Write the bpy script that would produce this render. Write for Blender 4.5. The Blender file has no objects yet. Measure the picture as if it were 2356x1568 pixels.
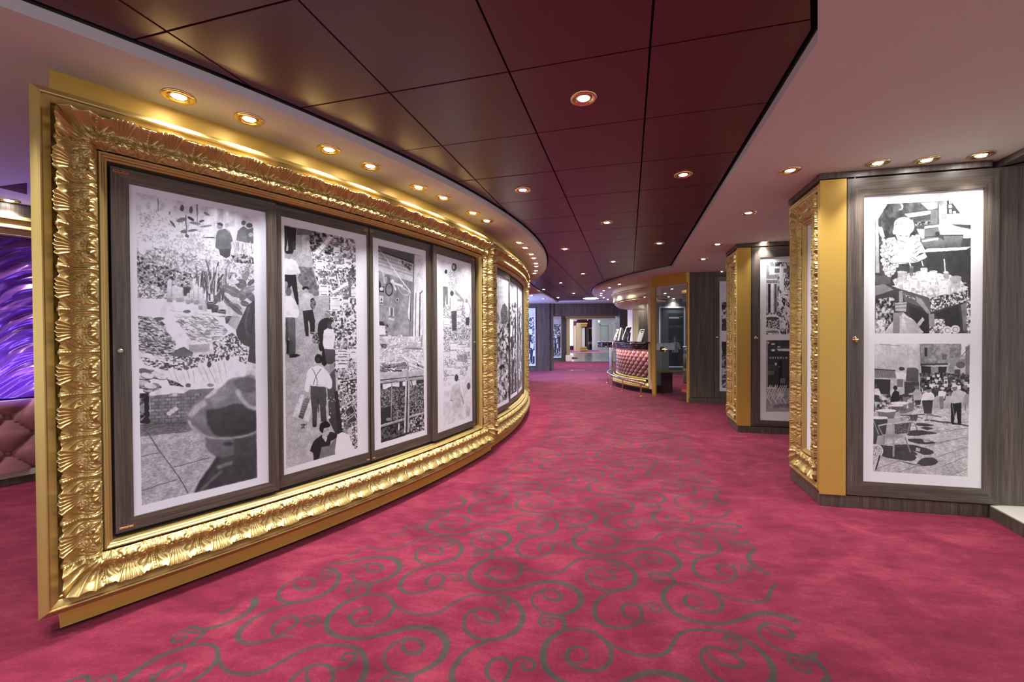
import bpy, bmesh, math, random
import numpy as np
from mathutils import Vector, Matrix, geometry
sc = bpy.context.scene
COL = sc.collection
PI = math.pi
R = random.Random(5)

# ------------------------------------------------------------------ camera
H = 1.212                                   # eye height of the photographer
PITCH, ROLL, FPX = .01131, .00538, 986.1
_fw = Vector((0, math.cos(PITCH), -math.sin(PITCH)))
_up = Vector((0, math.sin(PITCH), math.cos(PITCH)))
_rt = Vector((1, 0, 0))
CR = _rt*math.cos(ROLL) - _up*math.sin(ROLL)
CU = _up*math.cos(ROLL) + _rt*math.sin(ROLL)
cam = bpy.data.objects.new('camera', bpy.data.cameras.new('camera'))
COL.objects.link(cam)
cam.data.sensor_width = 36
cam.data.lens = FPX/2356*36
cam.data.clip_start = .05
cam.data.clip_end = 200
cam.matrix_world = Matrix(((CR.x, CU.x, -_fw.x, 0), (CR.y, CU.y, -_fw.y, 0), (CR.z, CU.z, -_fw.z, H), (0, 0, 0, 1)))
sc.camera = cam

# ------------------------------------------------------------------ world, exposure, light levels
world = bpy.data.worlds.new('world')
sc.world = world
world.use_nodes = True
bg = world.node_tree.nodes['Background']
bg.inputs[0].default_value = (.93, .95, 1.0, 1)
bg.inputs[1].default_value = 1.0
sc.view_settings.view_transform = 'Standard'
sc.view_settings.look = 'None'
sc.view_settings.exposure = .66
sc.view_settings.gamma = 1
sc.view_settings.use_curve_mapping = False
sc.cycles.use_denoising = True
sc.cycles.max_bounces = 8
sc.cycles.diffuse_bounces = 4
sc.cycles.glossy_bounces = 4
sc.cycles.transparent_max_bounces = 12
sc.cycles.sample_clamp_indirect = 6
sc.cycles.caustics_reflective = False
sc.cycles.caustics_refractive = False
SPOT_W = 48.0            # one recessed spotlight near the gilt frames
DARK_W = 56.0            # one spotlight of the maroon ceiling
LAMP_COL = (.985, .985, 1.0)

# ------------------------------------------------------------------ measuring helpers
CP = Vector((0, 0, H))
def ray(x, y): return _fw*FPX + CR*(x-1178) + CU*(784-y)
def at_z(x, y, z):
    d = ray(x, y); return CP + d*((z-H)/d.z)
def floor_pt(x, y): return at_z(x, y, 0)
def at_y(x, y, Y):
    d = ray(x, y); return CP + d*(Y/d.y)
def on_plane(x, y, o, n):
    d = ray(x, y); t = (Vector(o)-CP).dot(n)/d.dot(n); return CP + d*t
def project(p):
    v = Vector(p)-CP; z = v.dot(_fw)
    return 1178+FPX*v.dot(CR)/z, 784-FPX*v.dot(CU)/z

# ------------------------------------------------------------------ object helpers
def tag(o, label=None, cat=None, group=None, kind=None):
    if label: o['label'] = label
    if cat: o['category'] = cat
    if group: o['group'] = group
    if kind: o['kind'] = kind
    return o
def empty(name, loc=(0, 0, 0), parent=None):
    o = bpy.data.objects.new(name, None); COL.objects.link(o)
    o.empty_display_size = .1
    if parent is not None: o.parent = parent
    else: o.location = loc
    return o
def mobj(name, verts, faces, mat, parent=None, smooth=False, uvs=None, matids=None, angle=None):
    me = bpy.data.meshes.new(name)
    me.from_pydata([tuple(v) for v in verts], [], faces)
    for m in (mat if isinstance(mat, (list, tuple)) else [mat]): me.materials.append(m)
    if uvs is not None:
        l = me.uv_layers.new(name='UVMap')
        l.data.foreach_set('uv', np.array(uvs, dtype=np.float32).ravel())
    if matids is not None: me.polygons.foreach_set('material_index', matids)
    if smooth: me.polygons.foreach_set('use_smooth', [True]*len(me.polygons))
    me.update()
    if angle is not None:
        me.polygons.foreach_set('use_smooth', [True]*len(me.polygons))
        me.set_sharp_from_angle(angle=angle)
    return link(name, me, parent)
def world_of(p):
    m = Matrix.Translation(p.location)
    return m if p.parent is None else world_of(p.parent) @ p.matrix_parent_inverse @ m
def link(name, me, parent=None):
    o = bpy.data.objects.new(name, me); COL.objects.link(o)
    if parent is not None:
        o.parent = parent
        o.matrix_parent_inverse = world_of(parent).inverted()      # children keep world coordinates
    return o
class MB:
    "collects boxes and tubes into one mesh, with uv in metres along the grain"
    def __init__(s): s.v = []; s.f = []; s.uv = []
    def quadbox(s, c, ax, ay, az, bevel=0):
        "c centre, ax ay az half vectors; uv runs along ax (u) in metres, across (v)"
        c = Vector(c); ax = Vector(ax); ay = Vector(ay); az = Vector(az)
        b = len(s.v)
        for i in (-1, 1):
            for j in (-1, 1):
                for k in (-1, 1): s.v.append(c+ax*i+ay*j+az*k)
        F = [(0, 1, 3, 2), (4, 6, 7, 5), (0, 4, 5, 1), (2, 3, 7, 6), (0, 2, 6, 4), (1, 5, 7, 3)]
        lx, ly, lz = ax.length, ay.length, az.length
        o = (c.x*1.7+c.y*.9+c.z*2.3, c.x*3.1+c.y*1.3)
        for f in F:
            s.f.append(tuple(b+i for i in f))
            for i in f:
                X = lx*(1 if i & 4 else -1); Y = ly*(1 if i & 2 else -1); Z = lz*(1 if i & 1 else -1)
                s.uv.append((X+o[0], Y+Z+o[1]))
        return s
    def tube(s, a, b, r, r2=None, n=12, cap=True):
        a = Vector(a); b = Vector(b); r2 = r if r2 is None else r2
        d = (b-a).normalized(); e = d.orthogonal().normalized(); g = d.cross(e)
        k = len(s.v)
        for i in range(n):
            t = 2*PI*i/n; q = e*math.cos(t)+g*math.sin(t)
            s.v.append(a+q*r); s.v.append(b+q*r2)
        for i in range(n):
            j = (i+1) % n
            s.f.append((k+2*i, k+2*j, k+2*j+1, k+2*i+1)); s.uv += [(0, 0)]*4
        if cap:
            s.f.append(tuple(k+2*i for i in reversed(range(n)))); s.uv += [(0, 0)]*n
            s.f.append(tuple(k+2*i+1 for i in range(n))); s.uv += [(0, 0)]*n
        return s
    def path(s, pts, r, n=10):
        pts = [Vector(p) for p in pts]; k = len(s.v); m = len(pts)
        for i, p in enumerate(pts):
            d = (pts[min(i+1, m-1)]-pts[max(i-1, 0)]).normalized()
            e = d.cross(Vector((0, 0, 1)))
            e = e.normalized() if e.length > 1e-4 else Vector((1, 0, 0)); g = d.cross(e)
            for j in range(n):
                t = 2*PI*j/n; s.v.append(p+(e*math.cos(t)+g*math.sin(t))*r)
        for i in range(m-1):
            for j in range(n):
                q = (j+1) % n
                s.f.append((k+i*n+j, k+i*n+q, k+(i+1)*n+q, k+(i+1)*n+j)); s.uv += [(0, 0)]*4
        s.f.append(tuple(k+j for j in reversed(range(n)))); s.uv += [(0, 0)]*n
        s.f.append(tuple(k+(m-1)*n+j for j in range(n))); s.uv += [(0, 0)]*n
        return s
    def lathe(s, c, prof, n=24, axis='z'):
        c = Vector(c); k = len(s.v); m = len(prof)
        for (r, z) in prof:
            for j in range(n):
                t = 2*PI*j/n; s.v.append(c+Vector((r*math.cos(t), r*math.sin(t), z)))
        for i in range(m-1):
            for j in range(n):
                q = (j+1) % n
                s.f.append((k+i*n+j, k+i*n+q, k+(i+1)*n+q, k+(i+1)*n+j)); s.uv += [(0, 0)]*4
        return s
    def prism(s, pts, z0, z1):
        k = len(s.v); n = len(pts)
        for p in pts: s.v.append(Vector((p[0], p[1], z0)))
        for p in pts: s.v.append(Vector((p[0], p[1], z1)))
        s.f.append(tuple(reversed(range(k, k+n)))); s.uv += [(pts[i][0], pts[i][1]) for i in reversed(range(n))]
        s.f.append(tuple(range(k+n, k+2*n))); s.uv += [(p[0], p[1]) for p in pts]
        acc = 0
        for i in range(n):
            j = (i+1) % n
            L = math.hypot(pts[j][0]-pts[i][0], pts[j][1]-pts[i][1])
            s.f.append((k+i, k+j, k+n+j, k+n+i)); s.uv += [(z0, acc), (z0, acc+L), (z1, acc+L), (z1, acc)]
            acc += L
        return s
    def build(s, name, mat, parent=None, bevel=0, smooth=False, angle=None, seg=1):
        o = mobj(name, s.v, s.f, mat, parent, smooth=smooth, uvs=s.uv, angle=angle)
        if bevel:
            md = o.modifiers.new('b', 'BEVEL'); md.width = bevel; md.segments = seg; md.limit_method = 'ANGLE'; md.harden_normals = False
        return o
def wallbox(name, a, b, z0, z1, th, mat, parent=None, side=1, bevel=0):
    "upright box between floor points a and b; thickness th to the left of a->b times side; grain runs up"
    a = Vector((a[0], a[1], 0)); b = Vector((b[0], b[1], 0)); d = (b-a).normalized()
    n = Vector((-d.y, d.x, 0))*side
    c = (a+b)/2 + n*th/2 + Vector((0, 0, (z0+z1)/2))
    return MB().quadbox(c, (0, 0, (z1-z0)/2), (b-a)/2, n*th/2).build(name, mat, parent, bevel=bevel)

# ------------------------------------------------------------------ materials
def newmat(name):
    m = bpy.data.materials.new(name); m.use_nodes = True
    nt = m.node_tree; p = nt.nodes['Principled BSDF']
    return m, nt, p
def N(nt, t, **kw):
    n = nt.nodes.new(t)
    for k, v in kw.items():
        if k.startswith('i_'):
            key = k[2:]; key = int(key) if key.isdigit() else key.replace('_', ' ')
            n.inputs[key].default_value = v
        else: setattr(n, k, v)
    return n
def L(nt, a, b): nt.links.new(a, b)
def simple(name, col, rough=.5, metal=0, spec=.5, bump=None, coat=0, vary=0, vscale=4):
    m, nt, p = newmat(name)
    p.inputs['Base Color'].default_value = (*col, 1)
    p.inputs['Roughness'].default_value = rough
    p.inputs['Metallic'].default_value = metal
    p.inputs['Specular IOR Level'].default_value = spec
    if coat: p.inputs['Coat Weight'].default_value = coat; p.inputs['Coat Roughness'].default_value = .08
    tc = N(nt, 'ShaderNodeTexCoord')
    if vary:
        n = N(nt, 'ShaderNodeTexNoise', i_Scale=vscale, i_Detail=4.0); L(nt, tc.outputs['Object'], n.inputs[0])
        mr = N(nt, 'ShaderNodeMapRange'); mr.inputs[3].default_value = 1-vary; mr.inputs[4].default_value = 1+vary
        L(nt, n.outputs[0], mr.inputs[0])
        mx = N(nt, 'ShaderNodeVectorMath', operation='SCALE'); mx.inputs[0].default_value = col
        L(nt, mr.outputs[0], mx.inputs['Scale']); L(nt, mx.outputs[0], p.inputs['Base Color'])
    if bump:
        n = N(nt, 'ShaderNodeTexNoise', i_Scale=bump[0], i_Detail=3.0); L(nt, tc.outputs['Object'], n.inputs[0])
        b = N(nt, 'ShaderNodeBump', i_Strength=bump[1], i_Distance=bump[2]); L(nt, n.outputs[0], b.inputs['Height'])
        L(nt, b.outputs[0], p.inputs['Normal'])
    return m
def emis(name, col, s, base=(.8, .8, .8)):
    m, nt, p = newmat(name)
    p.inputs['Base Color'].default_value = (*base, 1)
    p.inputs['Emission Color'].default_value = (*col, 1); p.inputs['Emission Strength'].default_value = s
    return m
def woodmat(name, dark, mid, light, rough=.42):
    "straight fine-grained veneer, streaks run along uv.x"
    m, nt, p = newmat(name)
    uv = N(nt, 'ShaderNodeUVMap')
    mp = N(nt, 'ShaderNodeMapping'); mp.inputs['Scale'].default_value = (3.5, 230, 1); L(nt, uv.outputs[0], mp.inputs[0])
    n1 = N(nt, 'ShaderNodeTexNoise', i_Scale=1.0, i_Detail=5.0, i_Roughness=.7); L(nt, mp.outputs[0], n1.inputs[0])
    mp2 = N(nt, 'ShaderNodeMapping'); mp2.inputs['Scale'].default_value = (.9, 28, 1); L(nt, uv.outputs[0], mp2.inputs[0])
    n2 = N(nt, 'ShaderNodeTexNoise', i_Scale=1.0, i_Detail=3.0); L(nt, mp2.outputs[0], n2.inputs[0])
    mx = N(nt, 'ShaderNodeMix'); mx.inputs[0].default_value = .35
    L(nt, n1.outputs[0], mx.inputs[2]); L(nt, n2.outputs[0], mx.inputs[3])
    cr = N(nt, 'ShaderNodeValToRGB'); e = cr.color_ramp.elements
    e[0].position = .36; e[0].color = (*dark, 1); e[1].position = .66; e[1].color = (*light, 1)
    q = e.new(.5); q.color = (*mid, 1)
    L(nt, mx.outputs[0], cr.inputs[0]); L(nt, cr.outputs[0], p.inputs['Base Color'])
    p.inputs['Roughness'].default_value = rough
    b = N(nt, 'ShaderNodeBump', i_Strength=.25, i_Distance=.0008); L(nt, n1.outputs[0], b.inputs['Height']); L(nt, b.outputs[0], p.inputs['Normal'])
    return m
M = {}
M['wood'] = woodmat('grey_brown_wood', (.030, .025, .023), (.088, .067, .052), (.20, .150, .108))
M['woodblue'] = M['wood']
M['gold'] = simple('satin_gold_paint', (.56, .395, .13), .40, .62, bump=(90, .05, .002), vary=.06)
M['goldflat'] = simple('flat_gold_paint', (.60, .37, .070), .45, .35, bump=(160, .04, .001), vary=.04)
M['leaf'] = simple('carved_gilding', (.56, .40, .145), .38, .66, vary=.10, vscale=14)
M['brass'] = simple('polished_brass', (.92, .70, .34), .12, 1.0)
M['soffit'] = simple('cream_ceiling_paint', (.68, .66, .565), .85, 0, vary=.02, bump=(300, .04, .001))
M['soffitedge'] = simple('soffit_edge_paint', (.62, .58, .60), .7, 0, vary=.02)
M['black'] = simple('black_gap', (.012, .011, .012), .8)
M['marooncl'] = simple('maroon_metal_panel', (.122, .034, .042), .33, .10, spec=.4, vary=.10, vscale=1.1, bump=(260, .03, .0008))
M['paper'] = simple('white_card', (.86, .87, .89), .6)
M['chrome'] = simple('chrome', (.75, .75, .77), .12, 1.0)
M['steel'] = simple('brushed_steel', (.42, .41, .40), .35, 1.0)
M['stoneledge'] = simple('beige_laminate_ledge', (.47, .43, .36), .5, vary=.08, vscale=20)
M['velvet'] = simple('dusty_pink_velvet', (.29, .095, .105), .85, bump=(400, .15, .001), vary=.08, vscale=9)
M['velvet'].node_tree.nodes['Principled BSDF'].inputs['Sheen Weight'].default_value = .6
M['bulb'] = emis('lit_bulb', (1.0, .98, .96), 55)
# ------------------------------------------------------------------ carpet material (woven scroll pattern is flat dye)
YAW = .26567
US, VS = .944, .930
def to_uv(p):
    return (p.x*math.cos(YAW)-p.y*math.sin(YAW), p.x*math.sin(YAW)+p.y*math.cos(YAW))
V2 = (700, 1150, 3.3657)
# strokes traced from the carpet: (point, point ...) with a width at start, middle, end in millimetres
STR = [
 ([(520, 650), (505, 675), (470, 725), (390, 758), (300, 800), (225, 860), (180, 920), (168, 970), (195, 1020), (275, 1058), (390, 1072), (500, 1062), (610, 1040), (720, 1008), (820, 985), (930, 985), (1025, 1012), (1085, 1070), (1100, 1130), (1065, 1215), (990, 1280), (910, 1322), (850, 1345)], (12, 24, 15, 30, 14)),
 ([(850, 1345), (740, 1350), (665, 1318), (622, 1265), (618, 1205), (650, 1145), (715, 1100), (790, 1073), (860, 1075), (912, 1105), (915, 1150), (865, 1182), (810, 1180), (765, 1150), (762, 1110), (800, 1048)], (14, 9, 12, 17, 5)),
 ([(470, 735), (560, 727), (640, 742), (688, 800), (676, 862), (620, 920), (535, 962), (440, 973), (372, 950), (352, 912), (380, 868), (440, 838), (500, 836), (512, 868), (478, 905), (420, 925), (350, 925), (318, 888)], (9, 15, 13, 14, 6, 3)),
 ([(640, 740), (680, 775), (735, 838), (830, 878), (940, 885), (1040, 867), (1120, 820), (1200, 768), (1290, 737), (1400, 731), (1510, 737), (1600, 765), (1672, 835), (1692, 905), (1660, 985), (1590, 1040), (1500, 1072), (1400, 1080), (1310, 1058), (1250, 1005), (1237, 940), (1262, 882), (1320, 842), (1400, 836), (1462, 860), (1500, 905), (1492, 938), (1440, 950), (1375, 938), (1330, 905), (1315, 870), (1335, 842)], (7, 14, 12, 22, 16, 10, 14, 5)),
 ([(1465, 862), (1540, 852), (1582, 822), (1580, 787), (1540, 770), (1500, 783), (1500, 803), (1530, 812), (1550, 797)], (8, 12, 10, 5)),
 ([(970, 505), (870, 535), (785, 588), (742, 645), (755, 695), (830, 720), (920, 713), (1010, 683), (1062, 640), (1083, 600), (1058, 577), (1010, 575), (962, 600), (942, 632), (958, 662), (1010, 680), (1115, 685)], (12, 20, 10, 13, 14, 4)),
 ([(1075, 610), (1120, 580), (1180, 570), (1224, 590), (1212, 615), (1175, 624), (1148, 608), (1168, 590), (1190, 598)], (6, 11, 9, 4)),
 ([(510, 662), (470, 640), (430, 630), (388, 640), (350, 662), (330, 690), (345, 713), (390, 710), (412, 690), (390, 678), (362, 690)], (8, 6, 10, 9, 4)),
 ([(380, 655), (440, 662), (512, 665)], (6, 10, 6)),
]
def catmull(P, n=8):
    P = [Vector(p) for p in P]; out = []
    for i in range(len(P)-1):
        a = P[max(i-1, 0)]; b = P[i]; c = P[i+1]; d = P[min(i+2, len(P)-1)]
        for k in range(n):
            t = k/n
            out.append(.5*((2*b)+(c-a)*t+(2*a-5*b+4*c-d)*t*t+(3*b-a-3*c+d)*t*t*t))
    out.append(P[-1]); return out
def carpet_image():
    S = 1024
    im = np.zeros((S, S), dtype=np.float32)
    def dab(u, v, r):
        x = (u/US % 1)*S; y = (v/VS % 1)*S
        rp = r/US*S; k = int(rp+2)
        for dx0 in (0,):
            xi = int(x); yi = int(y)
            gx = np.arange(xi-k, xi+k+1); gy = np.arange(yi-k, yi+k+1)
            D = np.sqrt((gx[None, :]-x)**2+(gy[:, None]-y)**2)
            m = np.clip(rp-D+.5, 0, 1)
            ix = np.ix_(gy % S, gx % S)
            im[ix] = np.maximum(im[ix], m)
    for pts, ws in STR:
        W = []
        for (x, y) in pts:
            u, v = to_uv(floor_pt(V2[0]+x/V2[2], V2[1]+y/V2[2])); W.append((u, v))
        C = catmull(W, 14); n = len(C)
        last = None
        for i, c in enumerate(C):
            t = i/(n-1)*(len(ws)-1); k = min(int(t), len(ws)-2); w = ws[k]+(ws[k+1]-ws[k])*(t-k)
            for (du, dv) in ((0, 0), (US/2, VS/2)):
                dab(c[0]+du, c[1]+dv, (w+2.5)/2000*1.08)
    img = bpy.data.images.new('carpet_scrolls', S, S)
    px = np.ones((S, S, 4), dtype=np.float32); px[..., :3] = im[..., None]
    img.pixels.foreach_set(px.ravel()); img.update(); img.pack()
    img.colorspace_settings.name = 'Non-Color'
    return img
def carpet_mat(pattern=True):
    m, nt, p = newmat('carpet_red_scroll' if pattern else 'carpet_red')
    g = N(nt, 'ShaderNodeNewGeometry')
    def noise(scale, detail, rough=.5, dist=0):
        n = N(nt, 'ShaderNodeTexNoise', i_Scale=scale, i_Detail=detail, i_Roughness=rough, i_Distortion=dist)
        L(nt, g.outputs['Position'], n.inputs[0]); return n
    n1 = noise(2.6, 4, .65, .8)      # footmarks, pile lean
    mpn = N(nt, 'ShaderNodeMapping'); mpn.inputs['Rotation'].default_value = (0, 0, .9); mpn.inputs['Scale'].default_value = (3, 9, 1)
    L(nt, g.outputs['Position'], mpn.inputs[0])
    n1b = N(nt, 'ShaderNodeTexNoise', i_Scale=1.3, i_Detail=5.0, i_Roughness=.7); L(nt, mpn.outputs[0], n1b.inputs[0])
    n3 = noise(420, 2, .6)            # tufts
    n4 = noise(60, 3, .7)
    a = N(nt, 'ShaderNodeMath', operation='MULTIPLY_ADD'); L(nt, n1.outputs[0], a.inputs[0]); a.inputs[1].default_value = .36; a.inputs[2].default_value = .095
    b = N(nt, 'ShaderNodeMath', operation='MULTIPLY_ADD'); L(nt, n1b.outputs[0], b.inputs[0]); b.inputs[1].default_value = .3; L(nt, a.outputs[0], b.inputs[2])
    c = N(nt, 'ShaderNodeMath', operation='MULTIPLY_ADD'); L(nt, n3.outputs[0], c.inputs[0]); c.inputs[1].default_value = .42; L(nt, b.outputs[0], c.inputs[2])
    d = N(nt, 'ShaderNodeMath', operation='MULTIPLY_ADD'); L(nt, n4.outputs[0], d.inputs[0]); d.inputs[1].default_value = .14; L(nt, c.outputs[0], d.inputs[2])
    cr = N(nt, 'ShaderNodeValToRGB'); e = cr.color_ramp.elements
    e[0].position = .54; e[0].color = (.058, .0018, .012, 1); e[1].position = .87; e[1].color = (.28, .038, .064, 1)
    q = e.new(.70); q.color = (.140, .0085, .027, 1)
    L(nt, d.outputs[0], cr.inputs[0])
    out = cr.outputs[0]
    if pattern:
        mp = N(nt, 'ShaderNodeMapping'); mp.vector_type = 'POINT'
        mp.inputs['Rotation'].default_value = (0, 0, YAW); L(nt, g.outputs['Position'], mp.inputs[0])
        sx = N(nt, 'ShaderNodeSeparateXYZ'); L(nt, mp.outputs[0], sx.inputs[0])
        du = N(nt, 'ShaderNodeMath', operation='DIVIDE'); L(nt, sx.outputs[0], du.inputs[0]); du.inputs[1].default_value = US
        dv = N(nt, 'ShaderNodeMath', operation='DIVIDE'); L(nt, sx.outputs[1], dv.inputs[0]); dv.inputs[1].default_value = VS
        cx = N(nt, 'ShaderNodeCombineXYZ'); L(nt, du.outputs[0], cx.inputs[0]); L(nt, dv.outputs[0], cx.inputs[1])
        im = N(nt, 'ShaderNodeTexImage'); im.image = carpet_image(); im.extension = 'REPEAT'; L(nt, cx.outputs[0], im.inputs[0])
        # the scrolls stop in a line along the corridor and in an arc around the rotunda
        k1 = N(nt, 'ShaderNodeMath', operation='LESS_THAN'); L(nt, sx.outputs[0], k1.inputs[0]); k1.inputs[1].default_value = .69
        vd = N(nt, 'ShaderNodeVectorMath', operation='SUBTRACT'); L(nt, g.outputs['Position'], vd.inputs[0]); vd.inputs[1].default_value = (-8.057, 7.335, 0)
        vl = N(nt, 'ShaderNodeVectorMath', operation='LENGTH'); L(nt, vd.outputs[0], vl.inputs[0])
        k2 = N(nt, 'ShaderNodeMath', operation='GREATER_THAN'); L(nt, vl.outputs['Value'], k2.inputs[0]); k2.inputs[1].default_value = 8.69
        sp = N(nt, 'ShaderNodeSeparateXYZ'); L(nt, g.outputs['Position'], sp.inputs[0])
        k3 = N(nt, 'ShaderNodeMath', operation='LESS_THAN'); L(nt, sp.outputs[1], k3.inputs[0]); k3.inputs[1].default_value = 13.2
        m1 = N(nt, 'ShaderNodeMath', operation='MULTIPLY'); L(nt, k1.outputs[0], m1.inputs[0]); L(nt, k2.outputs[0], m1.inputs[1])
        m2 = N(nt, 'ShaderNodeMath', operation='MULTIPLY'); L(nt, m1.outputs[0], m2.inputs[0]); L(nt, k3.outputs[0], m2.inputs[1])
        m3 = N(nt, 'ShaderNodeMath', operation='MULTIPLY'); L(nt, m2.outputs[0], m3.inputs[0]); L(nt, im.outputs[0], m3.inputs[1])
        m4 = N(nt, 'ShaderNodeMath', operation='MULTIPLY'); L(nt, m3.outputs[0], m4.inputs[0]); m4.inputs[1].default_value = .93
        c2 = N(nt, 'ShaderNodeValToRGB'); e = c2.color_ramp.elements
        e[0].position = .54; e[0].color = (.014, .013, .011, 1); e[1].position = .87; e[1].color = (.062, .058, .050, 1)
        L(nt, d.outputs[0], c2.inputs[0])
        mx = N(nt, 'ShaderNodeMix', data_type='RGBA'); L(nt, m4.outputs[0], mx.inputs[0]); L(nt, out, mx.inputs[6]); L(nt, c2.outputs[0], mx.inputs[7])
        out = mx.outputs[2]
    L(nt, out, p.inputs['Base Color'])
    p.inputs['Roughness'].default_value = .95
    p.inputs['Specular IOR Level'].default_value = .1
    p.inputs['Sheen Weight'].default_value = .12; p.inputs['Sheen Roughness'].default_value = .5
    p.inputs['Sheen Tint'].default_value = (1, .55, .62, 1)
    bm = N(nt, 'ShaderNodeBump', i_Strength=.5, i_Distance=.003); L(nt, n3.outputs[0], bm.inputs['Height']); L(nt, bm.outputs[0], p.inputs['Normal'])
    return m
M['carpet'] = carpet_mat()
ZS, ZC = 2.34, 2.392
floor = mobj('floor', [(-9, -4, 0), (9.5, -4, 0), (9.5, 20.15, 0), (-9, 20.15, 0)], [(0, 1, 2, 3)], M['carpet'])
tag(floor, 'raspberry red carpet with grey green scrolls', kind='structure')

# ------------------------------------------------------------------ ceiling: cream soffit around a raised maroon panel field
RC = (-8.057, 7.335)
def ringpt(r, deg, z=0): return Vector((RC[0]+r*math.cos(math.radians(deg)), RC[1]+r*math.sin(math.radians(deg)), z))
rec = []
for i in range(0, 49):
    t = -56 + i*(12.4+56)/48
    p = ringpt(8.632, t); rec.append((p.x, p.y))
rec += [tuple(p) for p in [q[:2] for q in catmull([(.38, 9.2, 0), (.425, 9.6, 0), (.50, 10.1, 0), (.67, 10.8, 0), (1.048, 12.3, 0)], 5)][1:]]
rec += [(1.516, 14.33), (3.30, 14.02)]
rec += [tuple(q[:2]) for q in catmull([(2.95, 13.76, 0), (2.52, 12.75, 0), (2.20, 11.7, 0), (2.06, 10.9, 0), (2.0, 10.2, 0), (2.03, 9.5, 0), (2.15, 8.8, 0), (2.30, 8.2, 0), (2.50, 7.65, 0), (2.69, 7.22, 0)], 4)]
rec += [(1.183, 1.663), (.66, .93), (.66, -1.8), (-2.6, -1.8)]
outer = [(-9, -4), (9.5, -4), (9.5, 15.6), (-9, 15.6)]
tri_rec = [(-4.75, 3.45), (-3.72, 3.15), (-3.35, 3.07), (-3.35, 3.32), (-3.8, 3.36)]
def slab_holes(name, outer, holes, z, mat):
    vs = [[Vector((x, y, 0)) for x, y in poly] for poly in [outer]+holes]
    tr = geometry.tessellate_polygon(vs)
    flat = [v for p in vs for v in p]
    verts = [(v.x, v.y, z) for v in flat]
    faces = []
    for t in tr:
        a, b, c = (flat[i] for i in t)
        nz = (b-a).cross(c-a).z
        faces.append(tuple(t) if nz < 0 else tuple(reversed(t)))
    return mobj(name, verts, faces, mat)
ceiling = empty('ceiling'); tag(ceiling, 'cream soffit around a raised field of maroon metal panels', kind='structure')
so = slab_holes('soffit', outer, [rec], ZS, M['soffit']); so.parent = ceiling
def inset(poly, d):
    out = []; n = len(poly)
    area = sum(poly[i][0]*poly[(i+1) % n][1]-poly[(i+1) % n][0]*poly[i][1] for i in range(n))
    s = 1 if area > 0 else -1
    for i in range(n):
        a = Vector(poly[i-1]); b = Vector(poly[i]); c = Vector(poly[(i+1) % n])
        d1 = (b-a); d2 = (c-b)
        if d1.length < 1e-6: d1 = d2
        if d2.length < 1e-6: d2 = d1
        d1.normalize(); d2.normalize()
        n1 = Vector((-d1.y, d1.x))*s; n2 = Vector((-d2.y, d2.x))*s
        k = (n1+n2); k = k/max(k.length_squared/2, .3)
        q = b+k*d; out.append((q.x, q.y))
    return out
def strip(name, poly, z0, z1, mat, parent):
    n = len(poly); v = [(x, y, z0) for x, y in poly]+[(x, y, z1) for x, y in poly]
    f = [(i, (i+1) % n, n+(i+1) % n, n+i) for i in range(n)]
    return mobj(name, v, f, mat, parent)
strip('soffit_edge', rec, ZS, ZC-.006, M['soffitedge'], ceiling)
rin = inset(rec, .022)
# black shadow gap and backing
n = len(rec)
mobj('shadow_gap', [(x, y, ZC-.006) for x, y in rec]+[(x, y, ZC-.006) for x, y in inset(rec, .0)]+[(x, y, ZC+.05) for x, y in rec],
     [(i, (i+1) % n, 2*n+(i+1) % n, 2*n+i) for i in range(n)], M['black'], ceiling)
slab_holes('backing', [(-9, -4), (9.5, -4), (9.5, 15.6), (-9, 15.6)], [], ZC+.045, M['black']).parent = ceiling
# panels
GOX, GOY, GS = None, None, None
GS = .57503*1.18/1.13*1.0
s0 = 1.18/1.13
GOX = -1.64122*s0; GOY = 1.20548*s0
PITCHG = .57503*s0
def clip_poly(sub, x0, x1, y0, y1):
    def cut(P, ins, inter):
        out = []
        for i in range(len(P)):
            a = P[i-1]; b = P[i]
            if ins(b):
                if not ins(a): out.append(inter(a, b))
                out.append(b)
            elif ins(a): out.append(inter(a, b))
        return out
    def ix(c):
        return lambda a, b: (c, a[1]+(b[1]-a[1])*(c-a[0])/(b[0]-a[0]))
    def iy(c):
        return lambda a, b: (a[0]+(b[0]-a[0])*(c-a[1])/(b[1]-a[1]), c)
    P = sub
    P = cut(P, lambda p: p[0] >= x0, ix(x0)) if P else P
    P = cut(P, lambda p: p[0] <= x1, ix(x1)) if P else P
    P = cut(P, lambda p: p[1] >= y0, iy(y0)) if P else P
    P = cut(P, lambda p: p[1] <= y1, iy(y1)) if P else P
    return P
cy_, sy_ = math.cos(YAW), math.sin(YAW)
rin_uv = [(x*cy_-y*sy_, x*sy_+y*cy_) for x, y in rin]
cnt = 0
for i in range(-4, 7):
    for j in range(-6, 28):
        u0 = GOX+i*PITCHG; v0 = GOY+j*PITCHG; g = .0045
        P = clip_poly(rin_uv, u0+g, u0+PITCHG-g, v0+g, v0+PITCHG-g)
        if len(P) < 3: continue
        Q = []
        for a in P:
            if not Q or math.hypot(a[0]-Q[-1][0], a[1]-Q[-1][1]) > 1e-4: Q.append(a)
        area = abs(sum(Q[k][0]*Q[(k+1) % len(Q)][1]-Q[(k+1) % len(Q)][0]*Q[k][1] for k in range(len(Q))))/2
        if area < .002 or len(Q) < 3: continue
        W = [(u*cy_+v*sy_, -u*sy_+v*cy_) for u, v in Q]
        sgn = sum(W[k][0]*W[(k+1) % len(W)][1]-W[(k+1) % len(W)][0]*W[k][1] for k in range(len(W)))
        if sgn < 0: W.reverse()
        zz = ZC + R.uniform(-.0006, .0006)
        MB().prism(W, zz, zz+.014).build('ceiling_panel', M['marooncl'], ceiling)
        cnt += 1

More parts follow.
